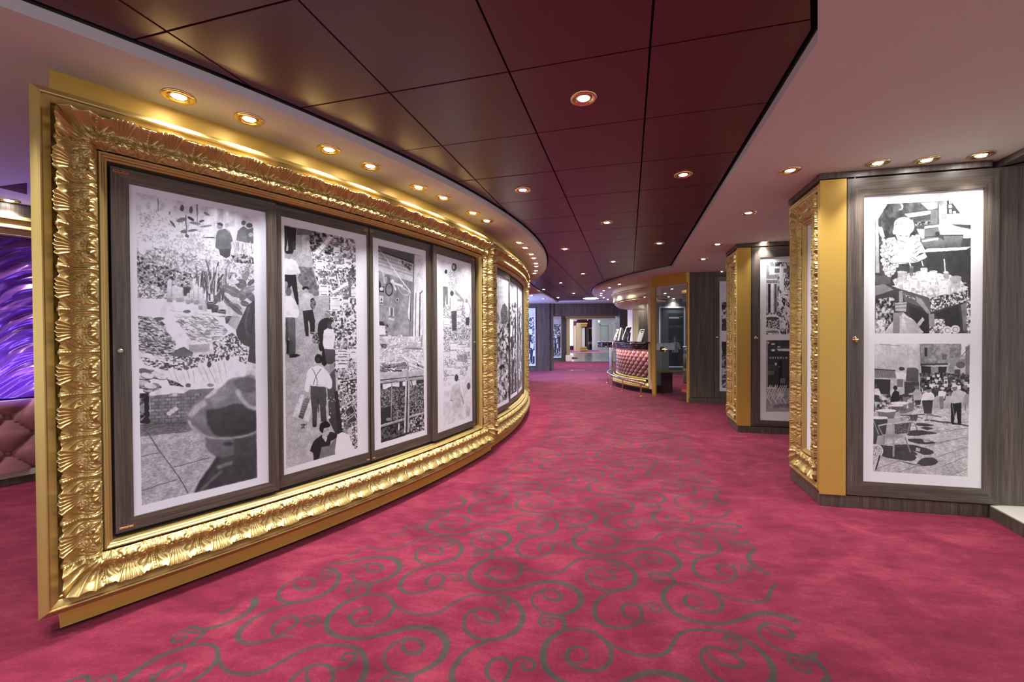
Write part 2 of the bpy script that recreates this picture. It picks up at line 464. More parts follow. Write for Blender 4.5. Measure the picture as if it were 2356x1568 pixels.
# ------------------------------------------------------------------ recessed downlights
def downlight_proto():
    root = empty('ceiling_spotlight')
    ring = MB().lathe((0, 0, 0), [(.066, .0), (.067, -.004), (.062, -.0085), (.053, -.009), (.046, -.0045), (.040, .0005), (.036, .004)], 32).build('trim_ring', M['brass'], root, smooth=True)
    inner = MB().lathe((0, 0, 0), [(.040, -.0035), (.036, -.0065), (.031, -.0055), (.028, .002)], 28).build('lamp_bezel', M['brass'], root, smooth=True)
    bulb = MB().lathe((0, 0, 0), [(.0001, -.010), (.012, -.0095), (.022, -.0075), (.028, -.004), (.0285, .0)], 24).build('bulb', M['bulb'], root, smooth=True)
    return root, [ring, inner, bulb]
DL, DLP = downlight_proto()
DL_used = [False]
def lamp_data(name, w, deg, blend, col=LAMP_COL, rad=.03):
    l = bpy.data.lights.new(name, 'SPOT'); l.energy = w; l.spot_size = math.radians(deg); l.spot_blend = blend; l.color = col; l.shadow_soft_size = rad
    return l
LD = {'wash': lamp_data('wash_lamp', SPOT_W, 118, .9), 'dark': lamp_data('down_lamp', DARK_W, 110, .9),
      'bay': lamp_data('bay_lamp', 34, 92, .95),
      'booth': lamp_data('booth_lamp', 60, 120, .8, (1, .95, .9)),
      'blue': lamp_data('blue_lamp', 34, 125, .8, (.42, .55, 1.0)),
      'far': lamp_data('far_lamp', 22, 120, .8, (.90, .93, 1.0))}
def downlight(x, y, z, label, group, lamp, tilt=(0, 0)):
    if not DL_used[0]: r = DL; ch = DLP; DL_used[0] = True
    else:
        r = DL.copy(); COL.objects.link(r); ch = []
        for c in DLP:
            d = c.copy(); COL.objects.link(d); d.parent = r; ch.append(d)
    r.location = (x, y, z); tag(r, label, 'ceiling light', group)
    lo = bpy.data.objects.new('lamp_light', LD[lamp]); COL.objects.link(lo)
    lo.location = (x, y, z-.014); lo.rotation_euler = (tilt[0], tilt[1], 0)
    return r
wash = [(-1.55, 2.014), (-1.35, 2.224), (-1.093, 2.587), (-.928, 2.839), (-.699, 3.247), (-.551, 3.493), (-.351, 3.925), (-.24, 4.193), (.09, 5.169), (.173, 5.475), (.27, 5.911), (.321, 6.208), (.377, 6.652), (.40, 6.942), (.419, 7.402), (.412, 7.708), (.334, 8.728), (.304, 9.466)]
ordw = ['first', 'second', 'third', 'fourth', 'fifth', 'sixth', 'seventh', 'eighth', 'ninth', 'tenth', 'eleventh', 'twelfth', 'thirteenth', 'fourteenth', 'fifteenth', 'sixteenth', 'seventeenth', 'eighteenth']
for i, (x, y) in enumerate(wash):
    lab = 'brass ringed spotlight above the big gilt wall, %s from the near end of the row' % ordw[i]
    # aimed a little at the wall, as their bright scallops on the gold header show
    d = Vector((RC[0]-x, RC[1]-y)).normalized()
    downlight(x, y, ZS, lab, 'spotlights over the gilt wall', 'wash', tilt=(d.y*-.16, d.x*.16))
for (x, y, lab) in [(1.914, 2.953, 'brass ringed spotlight left of the near gilt pillar, alone on the cream ceiling'),
                    (2.415, 2.834, 'brass spotlight over the tall door with the boy picture, left of its three'),
                    (2.692, 2.789, 'brass spotlight over the tall door with the boy picture, middle of its three'),
                    (2.968, 2.719, 'brass spotlight over the tall door with the boy picture, right of its three'),
                    (2.191, 3.973, 'brass spotlight between the two gilt pillars, nearer the maroon panels'),
                    (2.556, 5.328, 'brass spotlight just before the second gilt pillar, beside the maroon panels'),
                    (3.068, 5.218, 'brass spotlight over the second framed door, behind the near pillar'),
                    (2.835, 6.352, 'brass spotlight past the second gilt pillar, on the cream ceiling'),
                    (3.724, 7.619, 'brass spotlight over the third framed door beyond the second pillar')]:
    downlight(x, y, ZS, lab, 'spotlights over the right wall', 'dark' if x < 2 else 'bay')
for i, (x, y) in enumerate([(.362, 2.141), (.094, 3.47), (1.264, 3.161), (.994, 4.478), (1.894, 5.502), (.726, 5.827), (1.619, 6.835), (1.352, 8.153), (1.088, 9.533), (.809, 10.844), (1.716, 11.878), (1.424, 13.197), (2.325, 13.609)]):
    downlight(x, y, ZC, 'spotlight set in the maroon ceiling panels, %s from the camera' % ordw[i], 'spotlights in the maroon ceiling', 'dark')
for i, (x, y) in enumerate([(2.358, 9.399), (2.291, 10.068), (2.302, 10.739), (2.373, 11.394), (2.5, 12.008), (2.721, 12.696), (2.987, 13.311)]):
    downlight(x, y, ZS, 'spotlight curving around the ticket booth, %s from its near end' % ordw[i], 'spotlights around the ticket booth', 'booth')
downlight(3.905, 12.6, ZS, 'spotlight inside the ticket booth, over its back wall', 'spotlights around the ticket booth', 'dark')
for (x, y, lab) in [(.55, 11.9, 'spotlight past the gilt wall, nearest of three before the far wall'), (.95, 12.9, 'spotlight past the gilt wall, right of three before the far wall'), (.5, 14.1, 'spotlight hard against the far dark wall')]:
    downlight(x, y, ZS, lab, 'spotlights before the far wall', 'blue')
downlight(-4.085, 3.5, ZS, 'spotlight at the left edge, over the purple curtain', 'spotlights over the curtain', 'wash')
# added fill lamps without fixtures behind and beside the photographer (never in view)
for i, (x, y) in enumerate([(-.35, .2), (.2, -1.2), (-1.0, .95), (-1.5, .1)]):
    o = bpy.data.objects.new('lamp_light', LD['dark']); COL.objects.link(o); o.location = (x, y, ZC-.03)
for i, (x, y) in enumerate([(-2.05, 1.3), (-2.3, .9), (-3.2, 1.9), (-3.9, 2.6), (2.2, 1.45), (3.05, 1.3), (2.5, .1)]):
    o = bpy.data.objects.new('lamp_light', LD['dark']); COL.objects.link(o); o.location = (x, y, ZS-.03)
# ------------------------------------------------------------------ gilt frame builder
def sm(x): x = np.clip(x, 0, 1); return x*x*(3-2*x)
_py = np.array([0, .010, .028, .045, .060, .078, .094, .108, .120]); _ph = np.array([.016, .008, -.016, -.030, -.031, -.016, -.011, -.022, -.050])
_yy = np.linspace(0, .12, 241); _hh = np.interp(_yy, _py, _ph)
_k = np.ones(21)/21; _hh = np.convolve(np.pad(_hh, 10, mode='edge'), _k, 'valid')
def leaf_base(y): return np.interp(y, _yy, _hh)
def ornament(x, y, Pw):
    "relief of one repeat; x from -Pw/2 to Pw/2 across the shell fan, y inward from the tips"
    X = np.abs(x); hp = Pw/2
    # outer shell fan
    ax, ay = x, .078-y
    r = np.hypot(ax, ay); ph = np.arctan2(ax, ay)
    m1 = sm((.66-np.abs(ph))/.12)*sm((.083-y)/.012)
    rib = 1-2*np.abs(np.sin(ph*15.5+1.57))**.8
    h1 = m1*(.0045+.0042*rib)*np.clip(r/.06, .12, 1.25)
    # small inner shell, lapping over the bulge
    bx, by = x, .122-y
    r2 = np.hypot(bx, by); p2 = np.arctan2(bx, by)
    edge = .037+.0030*np.cos(p2*10)
    m2 = sm((edge-r2)/.004)
    h2 = m2*(.0080+.0036*(1-2*np.abs(np.sin(p2*5))**.7)*np.clip(r2/.022, .1, 1))
    # acanthus sprays curling from the strap to the shell
    cx, cy = hp*.62, .122
    dx, dy = X-cx, cy-y
    rr = np.hypot(dx, dy); ps = np.arctan2(dx, dy)
    lob = ps + 9*(rr-.05)
    h3 = .0034*(1-2*np.abs(np.sin(lob*9.0))**.7)*np.clip(rr/.04, .15, 1.1)+.0042*np.cos(lob*4.2+.6)
    e2x, e2y = X-hp*.42, y-.070
    q = np.hypot(e2x, e2y*1.1); qa = np.arctan2(e2y, e2x)
    fr = .026+.004*np.cos(qa*7)
    m4 = sm((fr-q)/.004)
    h4 = m4*(.0062+.0034*(1-2*np.abs(np.sin(qa*4.5+q*60))**.7))
    # strap with a string of pearls
    sx = hp-X
    mst = sm((.0125-sx)/.003)
    bead = np.sqrt(np.clip(1-(sx/.0048)**2-(((y/.0088) % 1-.5)/.5)**2, 0, 1))
    h5 = .001+.0055*bead-.003*sm(1-np.abs(sx-.0075)/.003)+.002*sm(1-np.abs(sx-.0115)/.0025)
    h = h3*(1-m1)
    h = h*(1-m4)+h4+h1*(1-m4)
    h = h*(1-m2)+h2
    h = h*(1-mst)+h5*mst
    return h
def corner_orn(a, d):
    "leaf fanning from the inner corner to the outer one; a, d from the outer corner of the carved band"
    vx, vy = .122-a, .122-d
    r = np.hypot(vx, vy); ph = np.arctan2(vy-vx, vy+vx)
    rib = 1-np.abs(np.sin(ph*9+1.57))**.8
    h = (.004+.012*rib*np.clip(r/.08, .1, 1.3))*1.0
    h = h - .006*np.exp(-(ph/.05)**2)*np.clip(r/.1, 0, 1)+.004
    return h
CL = .118     # corner leaf reach along each side, from the carved band's outer corner
def carved_side(name, mp, lo, hi, dl, step, nd, mat, parent, per=.168):
    L_ = hi-lo
    na = max(8, int(L_/step))
    t = np.linspace(0, 1, na+1); y = np.linspace(0, .12, nd+1)
    T, Y = np.meshgrid(t, y, indexing='ij')
    D = dl+Y
    A = (lo+D)+((hi-D)-(lo+D))*T
    ca = np.minimum(A-lo, hi-A)-dl        # distance from the carved band's outer corner
    inner = (L_-2*dl-2*CL); n = max(1, round(inner/per)); Pw = inner/n
    u = ((A-lo-dl-CL)/Pw) % 1.0 - .5
    x = u*Pw
    orn = ornament(x, Y, Pw)
    co = corner_orn(ca, Y)
    # corner leaf boundary follows a ray out of the inner corner
    bd = CL-.006+.006*np.cos(Y*210)-(.0)*Y
    mc = sm((bd-ca)/.004)
    h = leaf_base(Y)+orn*(1-mc)+(co+.003)*mc
    # scalloped outer edge
    e = np.clip(1-Y/.03, 0, 1)**1.5
    fan = np.clip(1-(x/(Pw*.27))**2, 0, 1)
    sc_ = (.010*fan**.5+.0035*np.cos(np.arctan2(x, .078)*31)*sm(fan*3)+.004*np.abs(np.cos(x/Pw*PI*5)))*(1-mc)
    sc_ += mc*(.003+.0045*(1-np.abs(np.sin(np.arctan2(Y-ca, .244-Y-ca)*9+1.57))))
    sc_ *= np.clip((ca+.01)/.02, 0, 1)
    D2 = D-e*sc_
    # row that closes the edge down into the groove
    A = np.concatenate([A[:, :1], A], 1); D2 = np.concatenate([D2[:, :1]+.006, D2], 1)
    hb = np.full((na+1, 1), -.045); h = np.concatenate([hb, h], 1)
    nd2 = nd+1
    V = mp(A.ravel(), D2.ravel(), h.ravel())
    i, j = np.meshgrid(np.arange(na), np.arange(nd2), indexing='ij')
    q = (i*(nd2+1)+j).ravel()
    F = np.stack([q, q+nd2+1, q+nd2+2, q+1], 1)
    return V, F
def np_mesh(name, V, F, mat, parent, smooth=True):
    me = bpy.data.meshes.new(name)
    me.vertices.add(len(V)); me.vertices.foreach_set('co', V.astype(np.float32).ravel())
    me.loops.add(F.size); me.loops.foreach_set('vertex_index', F.astype(np.int32).ravel())
    me.polygons.add(len(F)); me.polygons.foreach_set('loop_start', np.arange(0, F.size, 4, dtype=np.int32))
    me.polygons.foreach_set('loop_total', np.full(len(F), 4, dtype=np.int32))
    me.update(calc_edges=True); me.validate()
    me.polygons.foreach_set('use_smooth', np.ones(len(F), dtype=bool))
    me.materials.append(mat)
    return link(name, me, parent)
def moulding(mp, lo, hi, prof, na):
    Ns = len(prof); V = []
    t = np.linspace(0, 1, na+1)
    D = np.array([p[0] for p in prof]); Hh = np.array([p[1] for p in prof])
    T, DD = np.meshgrid(t, D, indexing='ij'); HH = np.broadcast_to(Hh, T.shape)
    A = (lo+DD)+((hi-DD)-(lo+DD))*T
    V = mp(A.ravel(), DD.ravel(), HH.ravel())
    i, j = np.meshgrid(np.arange(na), np.arange(Ns-1), indexing='ij'); q = (i*Ns+j).ravel()
    F = np.stack([q, q+Ns, q+Ns+1, q+1], 1)
    return V, F
OUT_PROF = [(.0, -.12), (.0, -.020), (.004, -.014), (.012, -.006), (.019, -.002), (.0225, .003), (.0265, .006), (.0305, .005), (.0335, .0005), (.0345, -.004), (.054, -.013), (.0575, -.017), (.0585, -.042), (.064, -.047), (.070, -.043), (.074, -.050), (.10, -.055), (.13, -.075)]
IN_PROF = [(.190, -.078), (.1935, -.058), (.196, -.050), (.200, -.0455), (.205, -.0455), (.209, -.050), (.211, -.056), (.214, -.057), (.2165, -.060), (.219, -.066), (.227, -.070), (.2285, -.076), (.2285, -.115)]
def gilt_frame(parent, path0, s0, s1, z0, z1, step, nd, na_h, per=.168, sides=('bottom', 'top', 'left', 'right'), flip=False, hk=1.0):
    path = lambda s, h, z: path0(s, np.asarray(h)*hk, z)
    DLF = .073
    for side in sides:
        if side in ('bottom', 'top'):
            lo, hi = s0, s1
            if side == 'bottom': mp = lambda a, d, h: path(a, h, z0+d)
            else: mp = lambda a, d, h: path(a, h, z1-d)
            na = na_h
        else:
            lo, hi = z0, z1
            if side == 'left': mp = lambda a, d, h: path(s0+d, h, a)
            else: mp = lambda a, d, h: path(s1-d, h, a)
            na = 1
        rev = (side in ('top', 'left')) != flip
        # outer, inner mouldings
        for nm, prof in (('outer_moulding', OUT_PROF), ('inner_moulding', IN_PROF)):
            V, F = moulding(mp, lo, hi, prof, na)
            if rev: F = F[:, ::-1]
            o = np_mesh(nm, V, F, M['gold'], parent); o.data.set_sharp_from_angle(angle=.55)
        V, F = carved_side('carved_border', mp, lo, hi, DLF, step, nd, M['leaf'], parent, per)
        if rev: F = F[:, ::-1]
        cb = np_mesh('carved_border', V, F, M['leaf'], parent)
        # shell bosses peeping out under the leaf tips
        L_ = hi-lo; inner = L_-2*DLF-2*CL; n = max(1, round(inner/per)); Pw = inner/n
        vs = []; fs = []
        nu, nv = 14, 6
        for k in range(2*n+1):
            a0 = lo+DLF+CL+Pw*k/2; big = (k % 2 == 0); rb = .017 if big else .013
            base = len(vs)//3
            uu, vv = np.meshgrid(np.linspace(0, PI, nu), np.linspace(0, PI/2, nv), indexing='ij')
            rr = rb*(1+.10*np.cos(uu*10))
            A = a0+rr*np.cos(uu)*np.cos(vv*.0+vv*.0)*np.cos(vv)
            Dd = DLF+.004-rr*np.sin(uu)*np.cos(vv)*.85
            Hh = -.012+.016*np.sin(vv)-.004
            V = mp(A.ravel(), Dd.ravel(), (Hh if isinstance(Hh, np.ndarray) else np.full(A.size, Hh)).ravel())
            V0 = mp(A[:, 0], Dd[:, 0], np.full(nu, -.045))
            b0 = sum(len(q) for q in vs) if vs else 0
            vs.append(V); vs.append(V0)
            i, j = np.meshgrid(np.arange(nu-1), np.arange(nv-1), indexing='ij'); q = b0+(i*nv+j).ravel()
            fs.append(np.stack([q, q+nv, q+nv+1, q+1], 1))
            i = np.arange(nu-1); q = b0+i*nv
            fs.append(np.stack([b0+nu*nv+i, b0+nu*nv+i+1, q+nv, q], 1))
        V = np.concatenate(vs); F = np.concatenate(fs)
        if not rev: F = F[:, ::-1]
        tag(np_mesh('shell_bosses', V, F, M['leaf'], parent), kind='stuff')
def ring_path(R0):
    def f(s, h, z):
        s = np.asarray(s, dtype=float); th = s/R0; r = R0+np.asarray(h)
        z = np.broadcast_to(np.asarray(z, dtype=float), th.shape)
        return np.stack([RC[0]+r*np.cos(th), RC[1]+r*np.sin(th), z], 1)
    return f
def line_path(o, d, n):
    def f(s, h, z):
        s = np.asarray(s, dtype=float); h = np.asarray(h)
        z = np.broadcast_to(np.asarray(z, dtype=float), s.shape)
        return np.stack([o[0]+d[0]*s+n[0]*h, o[1]+d[1]*s+n[1]*h, z], 1)
    return f
def ring_hit(x, R_):
    d = ray(x, 772); d = Vector((d.x, d.y)).normalized(); c = Vector(RC); b = d.dot(c); t = b-math.sqrt(b*b-(c.length_squared-R_*R_)); p = d*t
    return math.degrees(math.atan2(p.y-RC[1], p.x-RC[0]))

# ------------------------------------------------------------------ framed picture doors
def plane_door(parent, o, d, n, a0, a1, z0, z1, mat_rect, img_mat, th=.022, wood=None, name='door', label=None):
    """door slab: o floor origin, d along, n towards the viewer. mat_rect (a,a,z,z) of the visible card"""
    wood = wood or M['wood']
    o = Vector((o[0], o[1], 0)); d = Vector((d[0], d[1], 0)); n = Vector((n[0], n[1], 0))
    P = lambda a, z, h: o+d*a+n*h+Vector((0, 0, z))
    ca = (a0+a1)/2; cz = (z0+z1)/2
    root = MB().quadbox(P(ca, cz, .006), (0, 0, (z1-z0)/2-.002), d*((a1-a0)/2-.002), n*.006).build(name, wood, parent)
    if label: root['label'] = label
    m0, m1, y0, y1 = mat_rect
    quads = [[(a0, z0), (a1, z0), (m1, y0), (m0, y0)], [(a1, z1), (a0, z1), (m0, y1), (m1, y1)],
             [(a0, z1), (a0, z0), (m0, y0), (m0, y1)], [(a1, z0), (a1, z1), (m1, y1), (m1, y0)]]
    for k, q in enumerate(quads):
        v = []; uv = []
        horiz = k < 2
        for h in (.010, th):
            for (a, z) in q: v.append(P(a, z, h))
        f = [(3, 2, 1, 0), (4, 5, 6, 7), (0, 1, 5, 4), (1, 2, 6, 5), (2, 3, 7, 6), (3, 0, 4, 7)]
        for fc in f:
            for i in fc:
                a, z = q[i % 4]; hh = 0 if i < 4 else .02
                uv.append((a+k*3.1+o.x*2, z+hh) if horiz else (z+k*2.7+o.y, a+hh))
        mobj('stile' if not horiz else 'rail', v, f, wood, root, uvs=uv)
    # card with its printed picture
    v = [P(m0, y0, .0155), P(m1, y0, .0155), P(m1, y1, .0155), P(m0, y1, .0155), P(m0, y0, .011), P(m1, y0, .011), P(m1, y1, .011), P(m0, y1, .011)]
    f = [(0, 1, 2, 3), (7, 6, 5, 4), (0, 4, 5, 1), (1, 5, 6, 2), (2, 6, 7, 3), (3, 7, 4, 0)]
    uv = [(0, 0), (1, 0), (1, 1), (0, 1)]+[(.001, .001)]*20
    mobj('picture_print', v, f, img_mat, root, uvs=uv)
    return root, P
def disc(parent, name, c, n, prof, mat, seg=20):
    n = Vector(n).normalized(); e = n.orthogonal().normalized(); g = n.cross(e)
    V = []; F = []; m = len(prof)
    for (r, h) in prof:
        for j in range(seg):
            t = 2*PI*j/seg; V.append(Vector(c)+(e*math.cos(t)+g*math.sin(t))*r+n*h)
    for i in range(m-1):
        for j in range(seg):
            q = (j+1) % seg; F.append((i*seg+j, i*seg+q, (i+1)*seg+q, (i+1)*seg+j))
    F.append(tuple((m-1)*seg+j for j in range(seg)))
    return mobj(name, V, F, mat, parent, smooth=True)
def knob(parent, c, n, mat, s=1.0):
    return disc(parent, 'knob', c, n, [(.017*s, 0), (.0175*s, .002), (.015*s, .005), (.010*s, .006), (.0095*s, .008), (.0115*s, .011), (.0105*s, .014), (.004*s, .0155)], mat)
def hinge(parent, c, d, n, mat):
    m = MB()
    for k in (-1, 0, 1):
        cc = Vector(c)+Vector(d)*k*.016
        m.tube(cc-Vector(d)*.007, cc+Vector(d)*.007, .0042, n=8)
    m.quadbox(Vector(c)-Vector(n)*.002, Vector(d)*.026, (0, 0, .006), Vector(n)*.0012)
    return m.build('hinge', mat, parent)
def print_mat(img, name):
    m, nt, p = newmat(name)
    im = N(nt, 'ShaderNodeTexImage'); im.image = img; im.extension = 'EXTEND'; im.interpolation = 'Linear'
    uv = N(nt, 'ShaderNodeUVMap'); L(nt, uv.outputs[0], im.inputs[0]); L(nt, im.outputs[0], p.inputs['Base Color'])
    p.inputs['Roughness'].default_value = .5; p.inputs['Specular IOR Level'].default_value = .3
    return m
# ------------------------------------------------------------------ drawing the black and white photographs
class Pic:
    "a flat print, drawn in rectified space from points given on a view of the photograph"
    def __init__(s, w, h, fmap, seed=1, paper=(.90, .91, .935)):
        s.w, s.h = w, h; s.fmap = fmap; s.a = np.full((h, w), .93, dtype=np.float32); s.rng = np.random.RandomState(seed)
        s.vx, s.vy, s.vs = 0, 0, 1; s.nz = {}; s.clip = None; s.paper = paper
    def view(s, x, y, k): s.vx, s.vy, s.vs = x, y, k
    def pt(s, p):
        q = s.fmap(s.vx+p[0]/s.vs, s.vy+p[1]/s.vs); return (q[0]*s.w, (1-q[1])*s.h)
    def pts(s, P): return [s.pt(p) for p in P]
    def noise(s, cell, oct=3, ax=1.0, ay=1.0):
        key = (cell, oct, ax, ay)
        if key in s.nz: return s.nz[key]
        out = np.zeros((s.h, s.w), dtype=np.float32); amp = 1; tot = 0; c = cell
        for o in range(oct):
            gx = max(2, int(s.w/(c*ax))+2); gy = max(2, int(s.h/(c*ay))+2)
            g = s.rng.rand(gy+1, gx+1).astype(np.float32)
            X = np.linspace(0, gx-1.001, s.w); Y = np.linspace(0, gy-1.001, s.h)
            xi = X.astype(int); yi = Y.astype(int); fx = X-xi; fy = Y-yi
            fx = fx*fx*(3-2*fx); fy = fy*fy*(3-2*fy)
            A = g[yi][:, xi]; B = g[yi][:, xi+1]; C = g[yi+1][:, xi]; D = g[yi+1][:, xi+1]
            out += amp*((A*(1-fx)+B*fx)*(1-fy)[:, None]+(C*(1-fx)+D*fx)*fy[:, None])
            tot += amp; amp *= .6; c = max(c/2, 1.0)
        out /= tot
        lo, hi = np.percentile(out[::4, ::4], [4, 96]); out = np.clip((out-lo)/(hi-lo), 0, 1)
        s.nz[key] = out; return out
    def mask(s, Q):
        "antialiased even-odd mask of polygon Q in canvas coordinates; returns slices and mask"
        xs = [q[0] for q in Q]; ys = [q[1] for q in Q]
        x0 = max(0, int(min(xs))-1); x1 = min(s.w, int(max(xs))+2); y0 = max(0, int(min(ys))-1); y1 = min(s.h, int(max(ys))+2)
        if x1 <= x0 or y1 <= y0: return None
        SS = 2
        nx = (x1-x0)*SS; ny = (y1-y0)*SS
        gy = y0+(np.arange(ny)+.5)/SS
        acc = np.zeros((ny, nx+1), dtype=np.int8)
        n = len(Q)
        for i in range(n):
            ax, ay = Q[i]; bx, by = Q[(i+1) % n]
            if ay == by: continue
            if ay > by: ax, ay, bx, by = bx, by, ax, ay
            rows = np.nonzero((gy >= ay) & (gy < by))[0]
            if len(rows) == 0: continue
            xc = ax+(gy[rows]-ay)*(bx-ax)/(by-ay)
            ci = np.clip(np.ceil((xc-x0)*SS-.5).astype(int), 0, nx)
            acc[rows, ci] ^= 1
        m = (np.cumsum(acc[:, :nx], axis=1) & 1).astype(np.float32)
        m = m.reshape(y1-y0, SS, x1-x0, SS).mean((1, 3))
        return (slice(y0, y1), slice(x0, x1)), m
    def put(s, Q, v, a=1.0, v2=None, tex=None, blur=0):
        r = s.mask(Q)
        if r is None: return
        sl, m = r
        if s.clip is not None: m = m*s.clip[sl]
        val = v
        if v2 is not None:    # vertical gradient
            H_ = m.shape[0]; val = (v+(v2-v)*np.linspace(0, 1, H_))[:, None]
        if tex is not None:   # (noise array, low, high, contrast)
            t = tex[0][sl]; t = np.clip((t-.5)*tex[3]+.5, 0, 1); t = tex[1]+(tex[2]-tex[1])*t
            val = t if v is None else val*0+t
        s.a[sl] = s.a[sl]*(1-m*a)+val*m*a
    def poly(s, P, v, a=1.0, v2=None, smooth=False):
        Q = s.pts(P)
        if smooth:
            Q = [(q.x, q.y) for q in catmull([Vector((x, y, 0)) for x, y in Q+Q[:1]], 5)]
        s.put(Q, v, a, v2)
    def tex(s, P, lo, hi, cell=6, con=1.6, oct=3, ax=1.0, ay=1.0, a=1.0):
        s.put(s.pts(P), None, a, None, (s.noise(cell, oct, ax, ay), lo, hi, con))
    def ell(s, x, y, rx, ry, v, a=1.0, rot=0, n=20, v2=None):
        c, q = math.cos(rot), math.sin(rot)
        s.put(s.pts([(x+rx*math.cos(t)*c-ry*math.sin(t)*q, y+rx*math.cos(t)*q+ry*math.sin(t)*c) for t in [2*PI*i/n for i in range(n)]]), v, a, v2)
    def line(s, P, w, v, a=1.0, sm_=False):
        Q = s.pts(P)
        if sm_: Q = [(q.x, q.y) for q in catmull([Vector((x, y, 0)) for x, y in Q], 6)]
        # width in view units, scaled at the first point
        p0 = s.pt(P[0]); p1 = s.pt((P[0][0]+1, P[0][1])); k = max(abs(p1[0]-p0[0]), .2)
        p2 = s.pt((P[0][0], P[0][1]+1)); k2 = max(abs(p2[1]-p0[1]), .2)
        for i in range(len(Q)-1):
            (x0, y0), (x1, y1) = Q[i], Q[i+1]; dx, dy = x1-x0, y1-y0; l = math.hypot(dx, dy) or 1
            nx, ny = -dy/l*w/2*k, dx/l*w/2*k2
            s.put([(x0+nx, y0+ny), (x1+nx, y1+ny), (x1-nx, y1-ny), (x0-nx, y0-ny)], v, a)
    def scat(s, P, n, r, lo, hi, asp=1.0, rot=None, seed=0, rim=None, a=1.0, rv=.4):
        "many small blobs inside polygon P (view units)"
        rg = np.random.RandomState(seed+7)
        xs = [p[0] for p in P]; ys = [p[1] for p in P]
        def inside(x, y):
            c = False; j = len(P)-1
            for i in range(len(P)):
                if (P[i][1] > y) != (P[j][1] > y) and x < (P[j][0]-P[i][0])*(y-P[i][1])/(P[j][1]-P[i][1])+P[i][0]: c = not c
                j = i
            return c
        for _ in range(n):
            x = rg.uniform(min(xs), max(xs)); y = rg.uniform(min(ys), max(ys))
            if not inside(x, y): continue
            q = r*(1+rg.uniform(-rv, rv)); an = rg.uniform(0, PI) if rot is None else rot+rg.uniform(-.35, .35)
            v = rg.uniform(lo, hi)
            if rim is not None: s.ell(x+q*.15, y+q*.2, q*1.12, q*asp*1.15, rim, a, an, 9)
            s.ell(x, y, q, q*asp, v, a, an, 9)
    def setclip(s, P):
        s.clip = None
        m = np.zeros((s.h, s.w), dtype=np.float32); r = s.mask(s.pts(P)); m[r[0]] = r[1]; s.clip = m
    def seal(s, base=.93, amp=1.0, g=.014):
        "softens the drawing like a blown-up negative: slight warp, blur, uneven tone, grain; then keeps it inside its border"
        dx = (s.noise(16, 2)-.5)*2*amp; dy = (s.noise(18, 2)-.5)*2*amp
        Y, X = np.mgrid[0:s.h, 0:s.w]
        x = np.clip(X+dx, 0, s.w-1.01); y = np.clip(Y+dy, 0, s.h-1.01); xi = x.astype(int); yi = y.astype(int); fx = x-xi; fy = y-yi
        A = s.a; A = (A[yi, xi]*(1-fx)+A[yi, xi+1]*fx)*(1-fy)+(A[yi+1, xi]*(1-fx)+A[yi+1, xi+1]*fx)*fy
        P = np.pad(A, 1, mode='edge')
        A = (P[1:-1, 1:-1]*4+(P[:-2, 1:-1]+P[2:, 1:-1]+P[1:-1, :-2]+P[1:-1, 2:])*2+P[:-2, :-2]+P[2:, 2:]+P[:-2, 2:]+P[2:, :-2])/16
        A = A*(1+.14*(s.noise(34, 2)-.5)+.10*(s.noise(6, 2)-.5)*(A < .9))
        A = A+s.rng.randn(s.h, s.w).astype(np.float32)*g
        s.a = (base*(1-s.clip)+A*s.clip).astype(np.float32)
    def grain(s, g=.02): s.a += s.rng.randn(s.h, s.w).astype(np.float32)*g
    def blurreg(s, P, k):
        r = s.mask(s.pts(P))
        if r is None: return
        sl, m = r; A = s.a
        y0, y1, x0, x1 = sl[0].start, sl[0].stop, sl[1].start, sl[1].stop
        Y0, Y1, X0, X1 = max(0, y0-k), min(s.h, y1+k), max(0, x0-k), min(s.w, x1+k)
        B = A[Y0:Y1, X0:X1].copy()
        for _ in range(2):
            ke = np.ones(k)/k
            B = np.apply_along_axis(lambda v: np.convolve(np.pad(v, k//2, mode='edge'), ke, 'same')[k//2:k//2+len(v)], 0, B)
            B = np.apply_along_axis(lambda v: np.convolve(np.pad(v, k//2, mode='edge'), ke, 'same')[k//2:k//2+len(v)], 1, B)
        B = B[y0-Y0:y0-Y0+(y1-y0), x0-X0:x0-X0+(x1-x0)]
        s.a[sl] = s.a[sl]*(1-m)+B*m
    def image(s, name, tint=(1.0, 1.0, 1.03), cap=.93):
        v = np.clip(s.a, .05, cap)[::-1]
        px = np.ones((s.h, s.w, 4), dtype=np.float32)
        for k in range(3): px[..., k] = np.clip(v*tint[k], 0, 1)
        img = bpy.data.images.new(name, s.w, s.h); img.pixels.foreach_set(px.ravel()); img.update(); img.pack()
        return img
